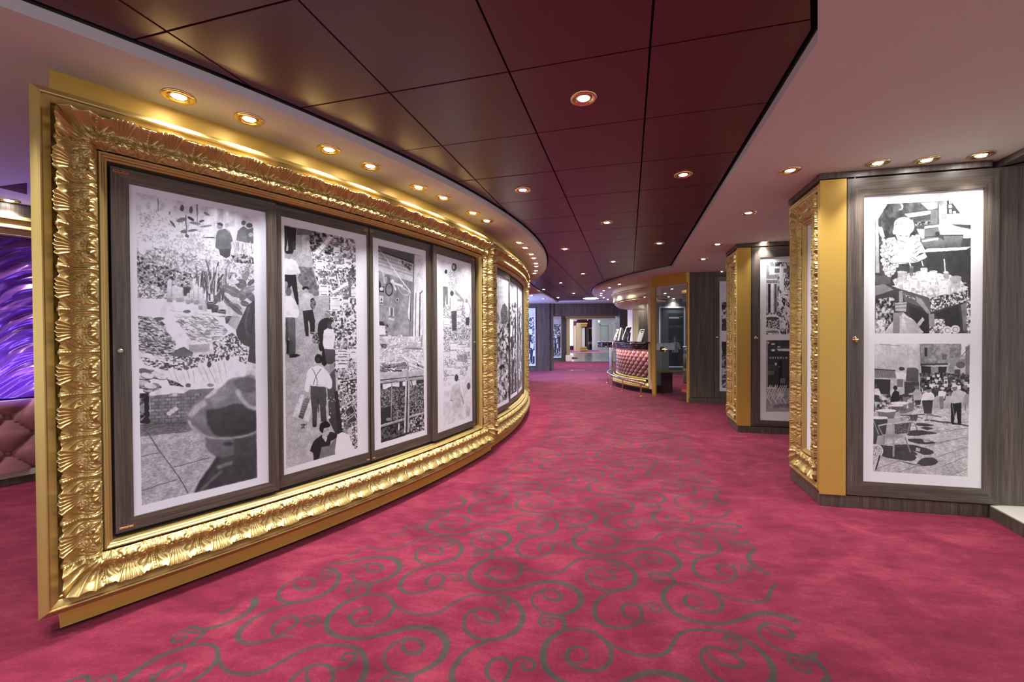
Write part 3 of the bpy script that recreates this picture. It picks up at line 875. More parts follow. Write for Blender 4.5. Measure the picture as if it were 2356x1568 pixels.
def pic_flowers(fm):
    c = Pic(620, 1480, fm, 3)
    c.view(280, 410, 3.92)
    W = [(125, 125), (1188, 332), (1190, 700), (1197, 1200), (1222, 2698), (180, 2945), (160, 2300), (138, 1100)]
    # picture outline: lower corners measured from the second view
    c.setclip([(125, 125), (1188, 332), (1224, 2700), (180, 2952)])
    c.poly(W, .88, 1, .8)
    c.poly([(125, 125), (1188, 332), (1190, 600), (130, 420)], .90)
    for (x, y, w, h) in [(230, 208, 30, 72), (348, 225, 32, 70), (462, 240, 34, 60), (745, 250, 30, 90), (860, 270, 55, 150), (960, 300, 60, 130), (1080, 330, 50, 90)]:
        c.poly([(x, y), (x+w, y+6), (x+w, y+h), (x, y+h)], .82)
    c.line([(327, 178), (330, 300)], 9, .55); c.line([(680, 232), (682, 330)], 14, .5); c.line([(270, 155), (500, 190)], 5, .7)
    up = [(128, 320), (300, 285), (430, 330), (560, 390), (700, 470), (800, 560), (860, 690), (1000, 690), (1190, 540), (1192, 860), (900, 860), (500, 760), (135, 620)]
    c.tex(up, .70, 1.05, 9, 1.6); c.tex(up, .74, 1.05, 5, 2.0, a=.6)
    lowf = [(132, 600), (400, 640), (700, 700), (880, 740), (1190, 700), (1192, 960), (1000, 1000), (700, 990), (480, 960), (290, 1010), (138, 950)]
    c.tex(lowf, .48, 1.0, 9, 1.6); c.tex(lowf, .5, 1.0, 5, 2.0, a=.45)
    dk = [(135, 690), (300, 760), (560, 850), (700, 860), (860, 900), (880, 1000), (640, 1010), (480, 960), (400, 990), (290, 1010), (138, 940)]
    c.tex(dk, .24, .74, 8, 1.8)
    c.scat(dk, 140, 13, .5, .85, .5, seed=1); c.scat(up, 420, 12, .82, 1.0, .5, seed=2); c.scat(up, 110, 8, .55, .72, .45, seed=3); c.scat(lowf, 330, 11, .75, 1.0, .5, seed=4)
    c.ell(190, 630, 40, 55, .95); c.ell(235, 610, 40, 40, .93)
    # rubber plant at the top
    for x, y, rx, ry, ro, v in [(530, 310, 50, 15, .55, .93), (540, 375, 50, 20, -.25, .42), (625, 365, 34, 13, .6, .2), (660, 405, 50, 12, .15, .45), (720, 385, 26, 10, -.3, .3), (760, 430, 55, 10, -.12, .5), (640, 470, 45, 10, -.1, .4), (545, 268, 18, 30, 0, .35), (625, 285, 16, 34, 0, .38), (460, 410, 40, 10, .9, .35), (765, 320, 32, 10, .5, .5), (560, 480, 32, 16, 0, .4), (590, 520, 20, 14, .3, .35), (790, 532, 60, 5, 0, .3), (435, 316, 6, 18, 0, .45)]:
        c.ell(x, y, rx, ry, v, .92, ro)
    c.line([(580, 330), (582, 520)], 10, .42); c.line([(680, 300), (684, 430)], 9, .6)
    # men
    c.poly([(850, 560), (858, 490), (895, 462), (960, 462), (990, 520), (1003, 565), (985, 580), (985, 640), (905, 650), (848, 625)], .50, 1, .44, True)
    c.poly([(878, 640), (985, 632), (975, 700), (940, 720), (885, 690)], .33)
    c.ell(886, 432, 27, 27, .6); c.poly([(860, 405), (890, 398), (916, 415), (912, 434), (860, 412)], .28)
    c.ell(1098, 400, 20, 22, .40); c.poly([(1048, 470), (1100, 428), (1150, 470), (1142, 585), (1030, 560)], .46, 1, .5)
    c.ell(1153, 425, 28, 22, .35); c.poly([(1120, 470), (1188, 440), (1190, 590), (1140, 580)], .42)
    c.ell(945, 425, 20, 26, .75); c.poly([(930, 450), (975, 470), (990, 500), (960, 480)], .68); c.ell(1005, 390, 15, 28, .78); c.ell(1165, 510, 22, 20, .7)
    for k in range(42):
        x = 1010+k*4.3; c.line([(x, 700-R.random()*40), (x+R.uniform(-25, 25), 560+R.random()*60)], 5, R.choice([.45, .6, .85, .95]), .85)
    c.tex([(985, 690), (1110, 680), (1190, 720), (1190, 770), (1020, 760)], .2, .8, 8, 1.6)
    c.ell(725, 705, 34, 20, .96, 1, .3)
    # blade plants
    for k in range(60):
        x = R.uniform(690, 960); y = R.uniform(1000, 1120); hh = R.uniform(120, 290); dx = R.uniform(-45, 60)
        c.line([(x, y), (x+dx*.3, y-hh*.6), (x+dx, y-hh)], R.uniform(7, 15), R.choice([.25, .35, .45, .6, .78, .9]), .9)
    # big leaves right
    for x, y, rx, ry, ro, v in [(1120, 880, 26, 45, .25, .55), (1075, 950, 55, 45, .35, .42), (1165, 940, 40, 20, -.7, .35), (1000, 1020, 110, 40, .45, .48), (1100, 1040, 40, 70, .3, .5), (1160, 1060, 32, 60, -.6, .45), (1150, 1000, 60, 30, -.3, .6), (1000, 1140, 90, 28, .45, .55), (1030, 1180, 80, 22, .7, .42), (930, 1060, 20, 80, -.5, .4), (860, 1080, 22, 70, .5, .4), (985, 1080, 80, 22, .7, .85), (1110, 1130, 40, 25, .2, .4), (1000, 930, 60, 24, .1, .85)]:
        c.ell(x, y, rx, ry, v, .95, ro); c.line([(x-rx*.8*math.cos(ro), y-rx*.8*math.sin(ro)), (x+rx*.8*math.cos(ro), y+rx*.8*math.sin(ro))], 3, min(.95, v+.3), .8)
    # pots behind, table with cactuses
    c.poly([(540, 975), (625, 978), (605, 1060), (560, 1060)], .33); c.line([(540, 978), (625, 980)], 8, .5)
    c.tex([(138, 950), (260, 960), (420, 1000), (420, 1080), (300, 1110), (138, 1100)], .45, 1.0, 6, 1.7)
    c.poly([(138, 1080), (420, 1090), (700, 1150), (950, 1250), (1040, 1380), (1000, 1500), (480, 1600), (138, 1600)], .95)
    for x, y, rx, h in [(433, 908, 22, 165), (518, 980, 22, 95), (543, 985, 14, 85), (655, 905, 16, 150), (635, 1000, 18, 80), (675, 965, 20, 130), (718, 982, 20, 160), (745, 1072, 18, 120), (600, 1030, 14, 60)]:
        c.poly([(x-rx, y+h), (x-rx*.95, y+rx), (x, y), (x+rx*.95, y+rx), (x+rx, y+h)], .88, 1, .80, True); c.line([(x+rx*.75, y+rx), (x+rx*.8, y+h)], 5, .62)
        c.poly([(x-rx-9, y+h-6), (x+rx+9, y+h-6), (x+rx+2, y+h+42), (x-rx-2, y+h+42)], .76, 1, .62); c.line([(x-rx-11, y+h-2), (x+rx+11, y+h-2)], 9, .86)
    for x, y in [(840, 1150), (800, 1120), (905, 1190), (965, 1250)]:
        c.poly([(x-38, y), (x+38, y), (x+26, y+60), (x-26, y+60)], .42, 1, .3); c.ell(x, y, 40, 10, .66); c.ell(x, y-1, 30, 6, .25)
    for x, y in [(510, 1190), (560, 1225), (740, 1215), (860, 1230), (640, 1240)]: c.ell(x, y, 80, 17, .80, .9, .04); c.ell(x, y-4, 74, 12, .95, .9, .04)
    c.ell(590, 1200, 36, 14, .45)
    c.poly([(1000, 1240), (1070, 1250), (1040, 1380), (950, 1310)], .72)
    # herbs
    herb = [(480, 1240), (700, 1250), (840, 1260), (920, 1330), (960, 1380), (900, 1440), (780, 1470), (640, 1480), (560, 1380)]
    c.tex(herb, .6, 1.02, 7, 1.8, 3, 2.5, .6); c.scat(herb, 150, 26, .35, .95, .13, rot=.4, seed=8)
    hb2 = [(140, 1240), (330, 1260), (420, 1340), (480, 1440), (500, 1560), (440, 1620), (160, 1560)]
    c.tex(hb2, .28, .92, 7, 1.8, 3, 2, .6); c.scat(hb2, 190, 30, .3, .95, .12, rot=.45, seed=9)
    c.poly([(395, 1260), (470, 1290), (560, 1400), (480, 1470), (400, 1370)], .93); c.ell(320, 1225, 50, 45, .93); c.ell(335, 1265, 50, 14, .4)
    # coat of the man at the right edge
    c.poly([(1194, 1100), (1130, 1150), (1085, 1250), (1030, 1370), (1045, 1440), (1100, 1500), (1152, 1520), (1130, 1650), (1240, 1680), (1225, 1100)], .34, 1, .3, False)
    c.line([(1150, 1160), (1120, 1280), (1130, 1420)], 16, .45, .6, True); c.line([(1185, 1180), (1165, 1400)], 14, .26, .7)
    c.tex([(820, 1480), (1000, 1390), (1100, 1500), (1140, 1560), (1120, 1620), (840, 1620)], .3, 1.02, 7, 1.8)
    c.poly([(605, 1500), (790, 1490), (795, 1560), (610, 1570)], .72)
    # ---- lower half, second view
    c.view(280, 800, 3.92)
    c.poly([(150, 40), (330, 80), (700, 60), (1150, 40), (1110, 255), (1000, 300), (880, 370), (640, 380), (250, 410), (155, 400)], .95)
    c.tex([(165, 80), (300, 100), (460, 150), (560, 160), (540, 200), (380, 200), (210, 150)], .25, 1.0, 7, 1.9, 3, 1.6, .8)
    c.tex([(330, 90), (1000, 40), (1140, 50), (1120, 150), (1000, 80), (760, 150), (620, 190), (520, 160)], .3, 1.02, 7, 1.8)
    c.poly([(450, 60), (520, 0), (560, -10), (645, 40), (640, 75), (470, 80)], .36, 1, .48)
    c.scat([(150, 200), (260, 190), (400, 290), (330, 380), (155, 390)], 26, 44, .55, .9, .35, rot=.1, rim=.3, seed=12)
    for x, y, v in [(190, 320, .82), (255, 345, .85), (310, 245, .9), (355, 260, .9), (210, 215, .45), (230, 255, .9)]: c.ell(x, y, 62, 30, .35, .7, .2); c.ell(x, y-5, 58, 26, v, 1, .2)
    # leeks and bundles
    for x0, y0, x1, y1 in [(440, 180, 500, 330), (560, 190, 610, 330), (700, 140, 780, 320), (740, 130, 830, 310), (840, 130, 890, 320), (900, 120, 930, 260), (620, 200, 640, 320)]:
        c.line([(x0, y0), ((x0+x1)/2+6, (y0+y1)/2), (x1, y1)], 52, .96, 1, True); c.line([(x0+22, y0), (x1+18, y1)], 5, .62, .8); c.line([(x0-24, y0+10), (x1-20, y1)], 4, .7, .7)
    c.tex([(410, 280), (480, 300), (560, 345), (540, 370), (430, 340)], .15, .6, 6, 1.8); c.ell(600, 338, 26, 20, .4); c.ell(800, 335, 32, 14, .55); c.ell(790, 150, 20, 26, .3); c.ell(580, 180, 26, 18, .4); c.ell(955, 90, 18, 22, .3)
    # baskets
    c.poly([(155, 410), (245, 405), (260, 690), (160, 680)], .17); c.tex([(160, 450), (200, 450), (215, 660), (165, 670)], .15, .6, 12, 1.6)
    c.poly([(255, 400), (640, 375), (840, 360), (720, 470), (640, 560), (585, 670), (260, 692)], .50, 1, .44)
    for j in range(9):
        y = 425+j*31
        for i in range(9):
            x = 272+i*58+(j % 2)*29
            if x > 735-j*18: continue
            c.poly([(x-26, y+6-(x-270)*.05), (x+26, y+3-(x-270)*.05), (x+26, y+25-(x-270)*.05), (x-26, y+28-(x-270)*.05)], R.uniform(.44, .62))
            c.poly([(x+27, y+2-(x-270)*.05), (x+34, y+2-(x-270)*.05), (x+34, y+30-(x-270)*.05), (x+27, y+30-(x-270)*.05)], .26, .8)
        c.line([(262, y+30), (700-j*14, y+8)], 4, .25, .7)
    for x in (350, 455, 560): c.poly([(x, 430), (x+34, 426), (x+34, 670), (x, 674)], .54, .55)
    c.poly([(250, 405), (430, 335), (640, 360), (560, 410), (480, 405), (400, 420), (262, 432)], .92)
    for x, y in [(480, 420), (485, 550), (430, 590), (455, 570)]: c.ell(x, y, 24, 18, .8)
    # paving
    c.poly([(160, 690), (590, 680), (640, 740), (760, 800), (860, 960), (600, 1310), (180, 1420)], .66, 1, .72)
    c.poly([(160, 690), (590, 665), (640, 745), (420, 790), (165, 800)], .30, 1, .38)
    c.poly([(165, 800), (520, 765), (700, 760), (740, 820), (470, 840), (170, 870)], .76)
    sl = [(160, 690), (600, 680), (760, 800), (860, 960), (600, 1315), (180, 1425)]
    c.tex(sl, .5, .86, 6, 1.5, 3, 1.6, .7, .35)
    c.line([(235, 760), (330, 910), (455, 1080), (520, 1170), (600, 1310)], 10, .36, .9, True); c.line([(168, 980), (340, 940)], 7, .42); c.line([(470, 1075), (640, 1030), (800, 985)], 8, .42); c.line([(180, 1290), (330, 1235), (500, 1185)], 8, .42)
    # man in a felt hat, out of focus
    body = [(760, 800), (1216, 760), (1224, 1172), (650, 1310), (700, 1200), (800, 1060), (855, 975), (790, 940), (755, 880)]
    c.poly(body, .30, 1, .24)
    c.poly([(760, 810), (1020, 820), (1010, 960), (900, 990), (800, 945), (755, 880)], .46, 1, .4)
    c.ell(960, 865, 50, 20, .26); c.poly([(1010, 830), (1216, 770), (1220, 960), (1080, 980), (1010, 900)], .28)
    c.line([(1000, 1030), (860, 1080)], 34, .5, .9); c.line([(905, 1110), (800, 1200), (700, 1300)], 26, .42, .9, True); c.line([(880, 990), (780, 1120), (700, 1240)], 30, .2, .8, True)
    c.poly([(592, 610), (620, 540), (720, 470), (820, 430), (900, 350), (980, 280), (1090, 258), (1209, 285), (1214, 750), (1080, 800), (900, 815), (760, 800), (650, 720)], .58, 1, .40, True)
    c.poly([(760, 560), (900, 540), (1040, 500), (1214, 560), (1214, 750), (1040, 790), (860, 790), (780, 700)], .28, .95, .22, True)
    c.poly([(1000, 300), (1100, 262), (1209, 290), (1210, 380), (1110, 400), (1020, 340)], .40, .9, None, True)
    c.line([(1040, 380), (1090, 470), (1150, 530), (1212, 545)], 36, .74, .9, True)
    c.line([(800, 480), (910, 420), (980, 360)], 90, .66, .5, True)
    c.line([(610, 620), (680, 540), (760, 490)], 60, .78, .7, True); c.ell(700, 660, 60, 60, .52, .7)
    c.line([(640, 700), (760, 795), (900, 815), (1080, 800), (1212, 755)], 14, .74, .9, True)
    c.blurreg([(575, 560), (800, 400), (960, 250), (1230, 230), (1240, 1220), (620, 1330), (740, 1100), (800, 1000), (700, 820), (575, 700)], 9)
    c.seal()
    return c.image('print_flower_market', (.985, .995, 1.04))
def crate(c, x, y, w, h, sk=0.0, fruit=.55, v=.93, slats=3):
    c.poly([(x, y), (x+w, y+sk*w), (x+w, y+h+sk*w), (x, y+h)], v)
    for k in range(1, slats):
        yy = y+h*k/slats; c.line([(x+3, yy+1), (x+w-3, yy+sk*w+1)], 3, .55, .8)
    for k in range(slats):
        if k % 2 == 0: c.line([(x+w*.2, y+h*(k+.75)/slats+sk*w*.2), (x+w*.8, y+h*(k+.75)/slats+sk*w*.8)], 9, .22, .85)
def pic_crates(fm):
    c = Pic(500, 1460, fm, 5)
    c.view(635, 490, 5.2286)
    c.setclip([(98, 140), (958, 320), (980, 2824), (120, 3070)])
    c.poly([(90, 130), (970, 310), (990, 3200), (90, 3200)], .72, 1, .74)
    c.tex([(90, 130), (970, 310), (990, 3200), (90, 3200)], .60, .80, 4, 1.2, 3, 1, 1, .5)
    c.poly([(380, 200), (470, 560), (520, 990), (540, 990), (640, 1000), (640, 560)], .40)
    c.tex([(240, 640), (440, 650), (520, 990), (420, 1000), (270, 820)], .25, .5, 14, 1.2, a=.75)
    # fruit crates, receding stacks
    zone = [(400, 190), (960, 320), (975, 2830), (900, 2860), (760, 2560), (720, 2200), (690, 1600), (640, 1180), (640, 980), (520, 990), (470, 720), (420, 480)]
    c.tex(zone, .25, 1.0, 12, 2.0); c.scat(zone, 500, 15, .35, 1.0, .8, seed=3)
    c.tex([(380, 210), (640, 250), (700, 300), (660, 500), (420, 430)], .1, .7, 12, 1.8)
    c.poly([(450, 480), (640, 275), (690, 290), (500, 510)], .93); c.line([(495, 520), (715, 278)], 16, .62); c.line([(500, 400), (560, 450)], 5, .4); c.line([(560, 345), (610, 385)], 5, .4)
    for (x, y, w, h, s) in [(480, 545, 90, 150, .02), (590, 560, 90, 90, .02), (700, 520, 100, 60, .04), (690, 370, 80, 110, .03), (800, 420, 90, 80, .03), (610, 650, 110, 90, .03), (720, 590, 100, 75, .04), (820, 530, 95, 70, .03), (905, 330, 60, 90, .03), (930, 440, 40, 90, .03), (930, 560, 40, 80, 0), (505, 740, 115, 110, .02), (515, 840, 120, 150, .02), (630, 740, 90, 60, .03), (650, 980, 120, 200, 0), (775, 930, 110, 70, 0), (790, 1010, 100, 90, 0), (880, 860, 90, 160, 0)]:
        crate(c, x, y, w, h, s); c.scat([(x, y-45), (x+w, y-45+s*w), (x+w, y+6), (x, y+6)], 26, 15, .35, .95, .8, seed=int(x+y), rim=.35)
    for P in [[(640, 870), (740, 815), (775, 915), (680, 975)], [(730, 735), (825, 705), (870, 860), (775, 915)], [(800, 1200), (900, 1105), (945, 1230), (850, 1300)]]:
        c.poly(P, .93); q = [((p[0]*.8+(P[0][0]+P[2][0])/2*.2), (p[1]*.72+(P[0][1]+P[2][1])/2*.28)-18) for p in P]; c.tex(q, .25, .8, 7, 1.8)
    c.poly([(870, 720), (960, 715), (960, 745), (895, 745), (905, 1010), (875, 1010)], .42); c.line([(830, 1225), (890, 1180)], 12, .2)
    # people
    c.poly([(100, 150), (245, 185), (240, 300), (225, 430), (190, 500), (150, 470), (135, 300), (120, 460), (104, 470)], .17); c.poly([(195, 330), (240, 330), (235, 440), (200, 440)], .22)
    c.line([(340, 270), (335, 490)], 46, .82); c.line([(385, 330), (388, 510)], 36, .84); c.poly([(250, 185), (440, 200), (430, 270), (330, 260), (250, 270)], .45)
    c.poly([(106, 545), (180, 548), (240, 580), (275, 660), (292, 720), (255, 740), (245, 690), (240, 745), (108, 735)], .96, 1, .9, True); c.ell(150, 505, 34, 48, .62); c.ell(150, 470, 38, 20, .12); c.ell(262, 745, 12, 16, .7)
    c.poly([(108, 738), (240, 742), (262, 950), (272, 1100), (250, 1100), (215, 980), (190, 870), (165, 900), (110, 900)], .14)
    c.ell(355, 905, 40, 26, .1); c.ell(362, 945, 30, 38, .68); c.poly([(300, 990), (350, 960), (420, 965), (470, 1020), (490, 1090), (440, 1130), (420, 1165), (340, 1175), (310, 1150), (320, 1200), (355, 1260), (335, 1270), (290, 1190), (278, 1060)], .80, 1, .74, True)
    c.tex([(415, 1030), (450, 1015), (485, 1080), (460, 1170), (415, 1140)], .1, .6, 5, 1.8)
    c.poly([(325, 1175), (440, 1160), (470, 1290), (465, 1430), (415, 1430), (400, 1300), (385, 1290), (395, 1480), (360, 1480), (345, 1400), (330, 1270)], .20, 1, .16); c.line([(415, 1440), (460, 1455)], 14, .15)
    c.ell(150, 945, 36, 52, .42); c.poly([(112, 1000), (185, 1000), (245, 1080), (280, 1190), (270, 1240), (240, 1255), (112, 1255)], .96, 1, .92, True); c.ell(122, 860, 20, 40, .6)
    c.poly([(115, 1250), (232, 1258), (236, 1680), (160, 1750), (155, 1500), (115, 1560)], .42, 1, .30); c.line([(130, 1270), (140, 1660)], 18, .2, .7)
    c.ell(622, 1215, 38, 44, .55); c.tex([(590, 1175), (660, 1180), (650, 1215), (595, 1215)], .3, .8, 5, 1.5)
    c.poly([(500, 1400), (520, 1310), (580, 1262), (660, 1270), (700, 1320), (620, 1380), (570, 1450), (560, 1640), (520, 1640), (505, 1500)], .20, 1, .16, True)
    c.ell(660, 1350, 42, 46, .28); c.ell(690, 1345, 26, 40, .72)
    c.poly([(575, 1410), (640, 1390), (700, 1430), (710, 1500), (680, 1640), (590, 1650), (565, 1540)], .96, 1, .9, True)
    c.tex([(440, 1480), (500, 1430), (525, 1560), (470, 1570), (435, 1540)], .15, .7, 6, 1.8)
    c.view(635, 790, 5.057)
    c.poly([(565, 60), (680, 70), (690, 200), (650, 245), (570, 230), (540, 120)], .36, 1, .26); c.poly([(540, 0), (560, 60), (590, 240), (560, 265), (530, 240)], .14)
    c.poly([(620, 240), (670, 230), (680, 370), (635, 385)], .62); c.line([(690, 70), (740, 120), (735, 150)], 14, .68, 1, True)
    c.line([(158, -40), (165, 130)], 60, .28); c.poly([(160, 130), (225, 118), (290, 135), (230, 160), (165, 165)], .12); c.poly([(120, -40), (150, -40), (150, 105), (122, 125)], .1)
    # right lower stacks
    for (x, y, w, h, s) in [(690, 70, 160, 50, 0), (690, 130, 165, 60, 0), (690, 205, 160, 80, -.02), (860, 60, 80, 110, 0), (820, 210, 110, 30, -.2), (720, 300, 120, 90, 0)]:
        crate(c, x, y, w, h, s, slats=2)
    c.scat([(700, -30), (830, -30), (840, 55), (700, 60)], 40, 13, .5, .98, .9, seed=31, rim=.5)
    for P, lo, hi, sd in [([(725, 310), (830, 300), (850, 390), (735, 395)], .6, .98, 32), ([(830, 230), (935, 190), (945, 260), (840, 290)], .6, .98, 33), ([(845, 320), (945, 270), (950, 380), (860, 410)], .7, 1, 34), ([(740, 440), (950, 400), (955, 560), (860, 600), (770, 560)], .75, 1, 35), ([(755, 690), (830, 600), (870, 690), (770, 750)], .7, 1, 36), ([(800, 790), (880, 710), (920, 790), (830, 860)], .2, .4, 37), ([(820, 900), (920, 820), (945, 900), (860, 930)], .2, .42, 38), ([(870, 1000), (950, 930), (955, 1220), (885, 1180)], .6, 1, 39), ([(890, 600), (955, 580), (955, 780), (930, 760)], .55, .98, 40)]:
        c.poly(P, .25); c.scat(P, 70, 13, lo, hi, .9, seed=sd, rim=.12)
        c.line(P+[P[0]], 8, .85)
    c.poly([(590, 400), (680, 300), (720, 560), (770, 1040), (690, 1050), (620, 900)], .36, 1, .22); c.poly([(680, 560), (720, 560), (775, 1030), (715, 1048)], .18)
    c.poly([(690, 330), (720, 330), (720, 550), (700, 550)], .75); c.scat([(580, 600), (700, 560), (690, 900), (600, 900)], 12, 7, .85, .95, .8, seed=41); c.poly([(595, 850), (628, 838), (636, 866), (602, 876)], .93)
    # man carrying a crate
    c.poly([(285, 590), (325, 600), (260, 860), (310, 890), (400, 640), (415, 760), (378, 910), (190, 850)], .90, 1, .84); c.poly([(335, 630), (395, 640), (315, 875), (260, 855)], .5, 1, .3)
    for k in range(7): c.line([(325-k*9, 660+k*28), (375-k*9, 668+k*28)], 5, .72, .8)
    c.ell(496, 178, 44, 58, .14); c.ell(490, 180, 22, 26, .3, .6); c.poly([(470, 230), (525, 225), (528, 270), (465, 270)], .7)
    c.poly([(370, 310), (420, 275), (480, 255), (560, 285), (620, 360), (652, 430), (650, 510), (610, 525), (585, 490), (580, 510), (420, 495), (400, 470), (380, 555), (335, 540), (350, 420)], .97, 1, .94, True)
    c.line([(418, 285), (470, 390), (480, 490)], 6, .25, 1, True); c.line([(525, 292), (460, 390), (435, 480)], 6, .25, 1, True)
    c.line([(575, 420), (590, 470), (560, 500)], 4, .7)
    c.poly([(405, 490), (580, 505), (590, 600), (580, 740), (588, 900), (525, 910), (510, 720), (492, 690), (480, 780), (470, 965), (425, 960), (418, 760), (402, 620)], .33, 1, .24); c.line([(492, 640), (494, 800)], 10, .16)
    c.poly([(425, 935), (470, 945), (462, 972), (432, 968)], .12)
    # man in apron and man in white
    c.poly([(440, 1130), (530, 1060), (640, 1025), (710, 1050), (705, 1100), (640, 1130), (620, 1200), (540, 1210), (500, 1340), (440, 1365), (430, 1270), (392, 1245)], .17, 1, .13); c.poly([(530, 1200), (620, 1190), (700, 1090), (715, 1295), (500, 1350)], .50, 1, .46)
    c.poly([(395, 1255), (430, 1270), (410, 1370), (355, 1385), (370, 1300)], .72); c.ell(578, 1020, 48, 66, .72, 1, .2); c.tex([(535, 1065), (590, 1085), (600, 1090), (580, 1145), (540, 1100)], .75, .85, 9, 1)
    c.poly([(505, 985), (520, 930), (580, 900), (625, 930), (620, 970), (560, 985), (545, 1040), (515, 1020)], .09, 1, .12, True); c.ell(520, 1040, 12, 18, .68); c.line([(560, 1018), (580, 1014)], 5, .3); c.line([(596, 1008), (612, 1004)], 5, .3); c.line([(585, 1058), (605, 1054)], 4, .4)
    c.poly([(715, 1060), (775, 1030), (850, 1070), (880, 1160), (920, 1230), (925, 1260), (705, 1300), (700, 1150)], .97, 1, .94, True); c.ell(830, 985, 48, 66, .62); c.tex([(790, 930), (850, 900), (880, 930), (870, 990), (800, 1000)], .2, .6, 6, 1.5); c.ell(860, 1020, 26, 46, .78)
    c.scat([(140, 150), (400, 200), (380, 800), (140, 820)], 26, 7, .45, .6, .5, seed=44); c.scat([(250, 940), (370, 940), (370, 985), (250, 985)], 9, 13, .2, .35, .5, seed=45)
    c.seal()
    return c.image('print_crate_street', (.985, .99, 1.02))
def pic_stall(fm):
    c = Pic(480, 1440, fm, 9)
    c.view(855, 540, 6.271)
    c.setclip([(94, 150), (735, 305), (760, 2815), (135, 3000)])
    c.poly([(90, 140), (760, 290), (780, 3100), (90, 3100)], .55, 1, .6)
    c.tex([(90, 520), (590, 660), (560, 1530), (100, 1470)], .50, .64, 50, 1.1)
    c.poly([(90, 150), (620, 280), (612, 440), (100, 270)], .40, 1, .3); c.poly([(96, 240), (610, 400), (590, 680), (100, 520)], .74, 1, .80)
    for k, v in enumerate([.2, .5, .45, .55, .5]): c.line([(96, 225+k*52), (606, 410+k*46)], 8 if k else 20, v)
    c.tex([(430, 370), (580, 430), (560, 520), (440, 440)], .2, .75, 10, 1.5)
    c.poly([(620, 285), (735, 305), (745, 2000), (590, 2000), (600, 700)], .88, 1, .93); c.line([(612, 300), (590, 1520)], 14, .45)
    for x, w, v in [(560, 30, .5), (640, 10, .4), (700, 16, .35)]: c.line([(x, 690 if w > 20 else 830), (x-10, 1530)], w, v)
    c.poly([(548, 870), (566, 870), (560, 1270), (520, 1150)], .86); c.line([(566, 880), (556, 1250)], 9, .2); c.line([(700, 850), (738, 800)], 12, .35); c.line([(600, 760), (735, 410)], 4, .6)
    # things hanging on the wall
    c.ell(252, 785, 56, 100, .16); c.ell(252, 785, 42, 82, .46, 1, 0, v2=.6); c.ell(222, 640, 50, 68, .42); c.ell(205, 650, 26, 50, .62)
    c.poly([(108, 650), (130, 690), (135, 740), (178, 745), (178, 830), (110, 820)], .14); c.ell(145, 780, 27, 30, .8)
    c.poly([(112, 875), (172, 885), (165, 1010), (115, 1000)], .82); c.poly([(140, 890), (152, 950), (130, 950)], .2); c.line([(122, 980), (162, 986)], 22, .35)
    c.poly([(250, 1045), (325, 1050), (325, 1240), (248, 1225)], .78); c.poly([(270, 1050), (312, 1055), (300, 1190), (272, 1180)], .4); c.line([(250, 1180), (322, 1190)], 26, .5); c.line([(160, 540), (190, 700)], 22, .85, .6)
    c.line([(268, 900), (245, 1040), (140, 1230)], 5, .4, 1, True); c.line([(272, 900), (330, 960), (370, 940)], 4, .45, 1, True); c.line([(370, 690), (368, 900)], 5, .35); c.ell(370, 935, 24, 34, .72); c.ell(370, 938, 12, 18, .25)
    c.line([(98, 200), (180, 290)], 8, .85); c.line([(176, 290), (300, 470), (420, 640), (560, 820)], 12, .97); c.line([(300, 690), (450, 740)], 34, .93); c.line([(380, 720), (565, 835)], 9, .93); c.line([(370, 740), (430, 840), (490, 870), (560, 845)], 9, .82, 1, True); c.line([(310, 680), (350, 800)], 22, .86)
    c.ell(300, 670, 26, 26, .85); c.line([(400, 1080), (480, 1090)], 14, .68, .8)
    c.poly([(112, 1250), (165, 1250), (195, 1310), (115, 1300)], .22); c.poly([(112, 1310), (198, 1310), (198, 1440), (112, 1440)], .95); c.tex([(198, 1300), (240, 1300), (225, 1460), (200, 1440)], .1, .7, 8, 1.6)
    c.view(855, 780, 6.0286)
    c.poly([(108, -40), (720, -40), (730, 430), (118, 480)], .86)
    z = [(112, -60), (700, -30), (725, 250), (720, 420), (500, 440), (118, 440)]
    c.scat(z, 260, 26, .78, 1.0, .5, seed=51, rim=.6); c.tex([(115, 60), (210, 70), (205, 130), (150, 125)], .2, .6, 8, 1.5); c.poly([(560, 110), (690, 120), (700, 150), (420, 130)], .5, .8)
    c.line([(215, 105), (700, 100)], 34, .76, .8); c.line([(540, -20), (540, 90)], 16, .8); c.line([(700, -60), (690, 110)], 18, .6)
    c.scat([(118, 330), (480, 320), (470, 420), (120, 445)], 70, 36, .45, .98, .28, rot=.2, seed=52, rim=.2); c.poly([(340, 330), (480, 330), (470, 400), (350, 420)], .5, .7)
    c.poly([(620, 310), (650, 350), (722, 380), (722, 402), (640, 385)], .2); c.scat([(500, 270), (722, 260), (722, 420), (510, 440)], 14, 60, .88, 1, .2, rot=.4, seed=53, rim=.7); c.line([(440, 240), (520, 300), (600, 330)], 16, .93, 1, True); c.line([(436, 262), (500, 320)], 6, .3)
    c.poly([(118, 455), (725, 440), (725, 500), (500, 520), (118, 560)], .82, 1, .72); c.poly([(120, 560), (725, 505), (725, 530), (122, 585)], .2); c.poly([(490, 310), (510, 310), (512, 560), (488, 560)], .68)
    c.poly([(122, 600), (730, 560), (735, 1250), (128, 1440)], .24, 1, .16)
    c.tex([(122, 690), (480, 660), (460, 760), (280, 920), (128, 960)], .15, .62, 6, 1.7); c.tex([(300, 900), (480, 780), (470, 1100), (290, 1130)], .08, .6, 7, 1.8); c.tex([(530, 640), (725, 600), (725, 830), (620, 840), (530, 780)], .15, .7, 6, 1.7); c.tex([(530, 800), (725, 850), (730, 1020), (525, 1080)], .1, .7, 7, 1.8)
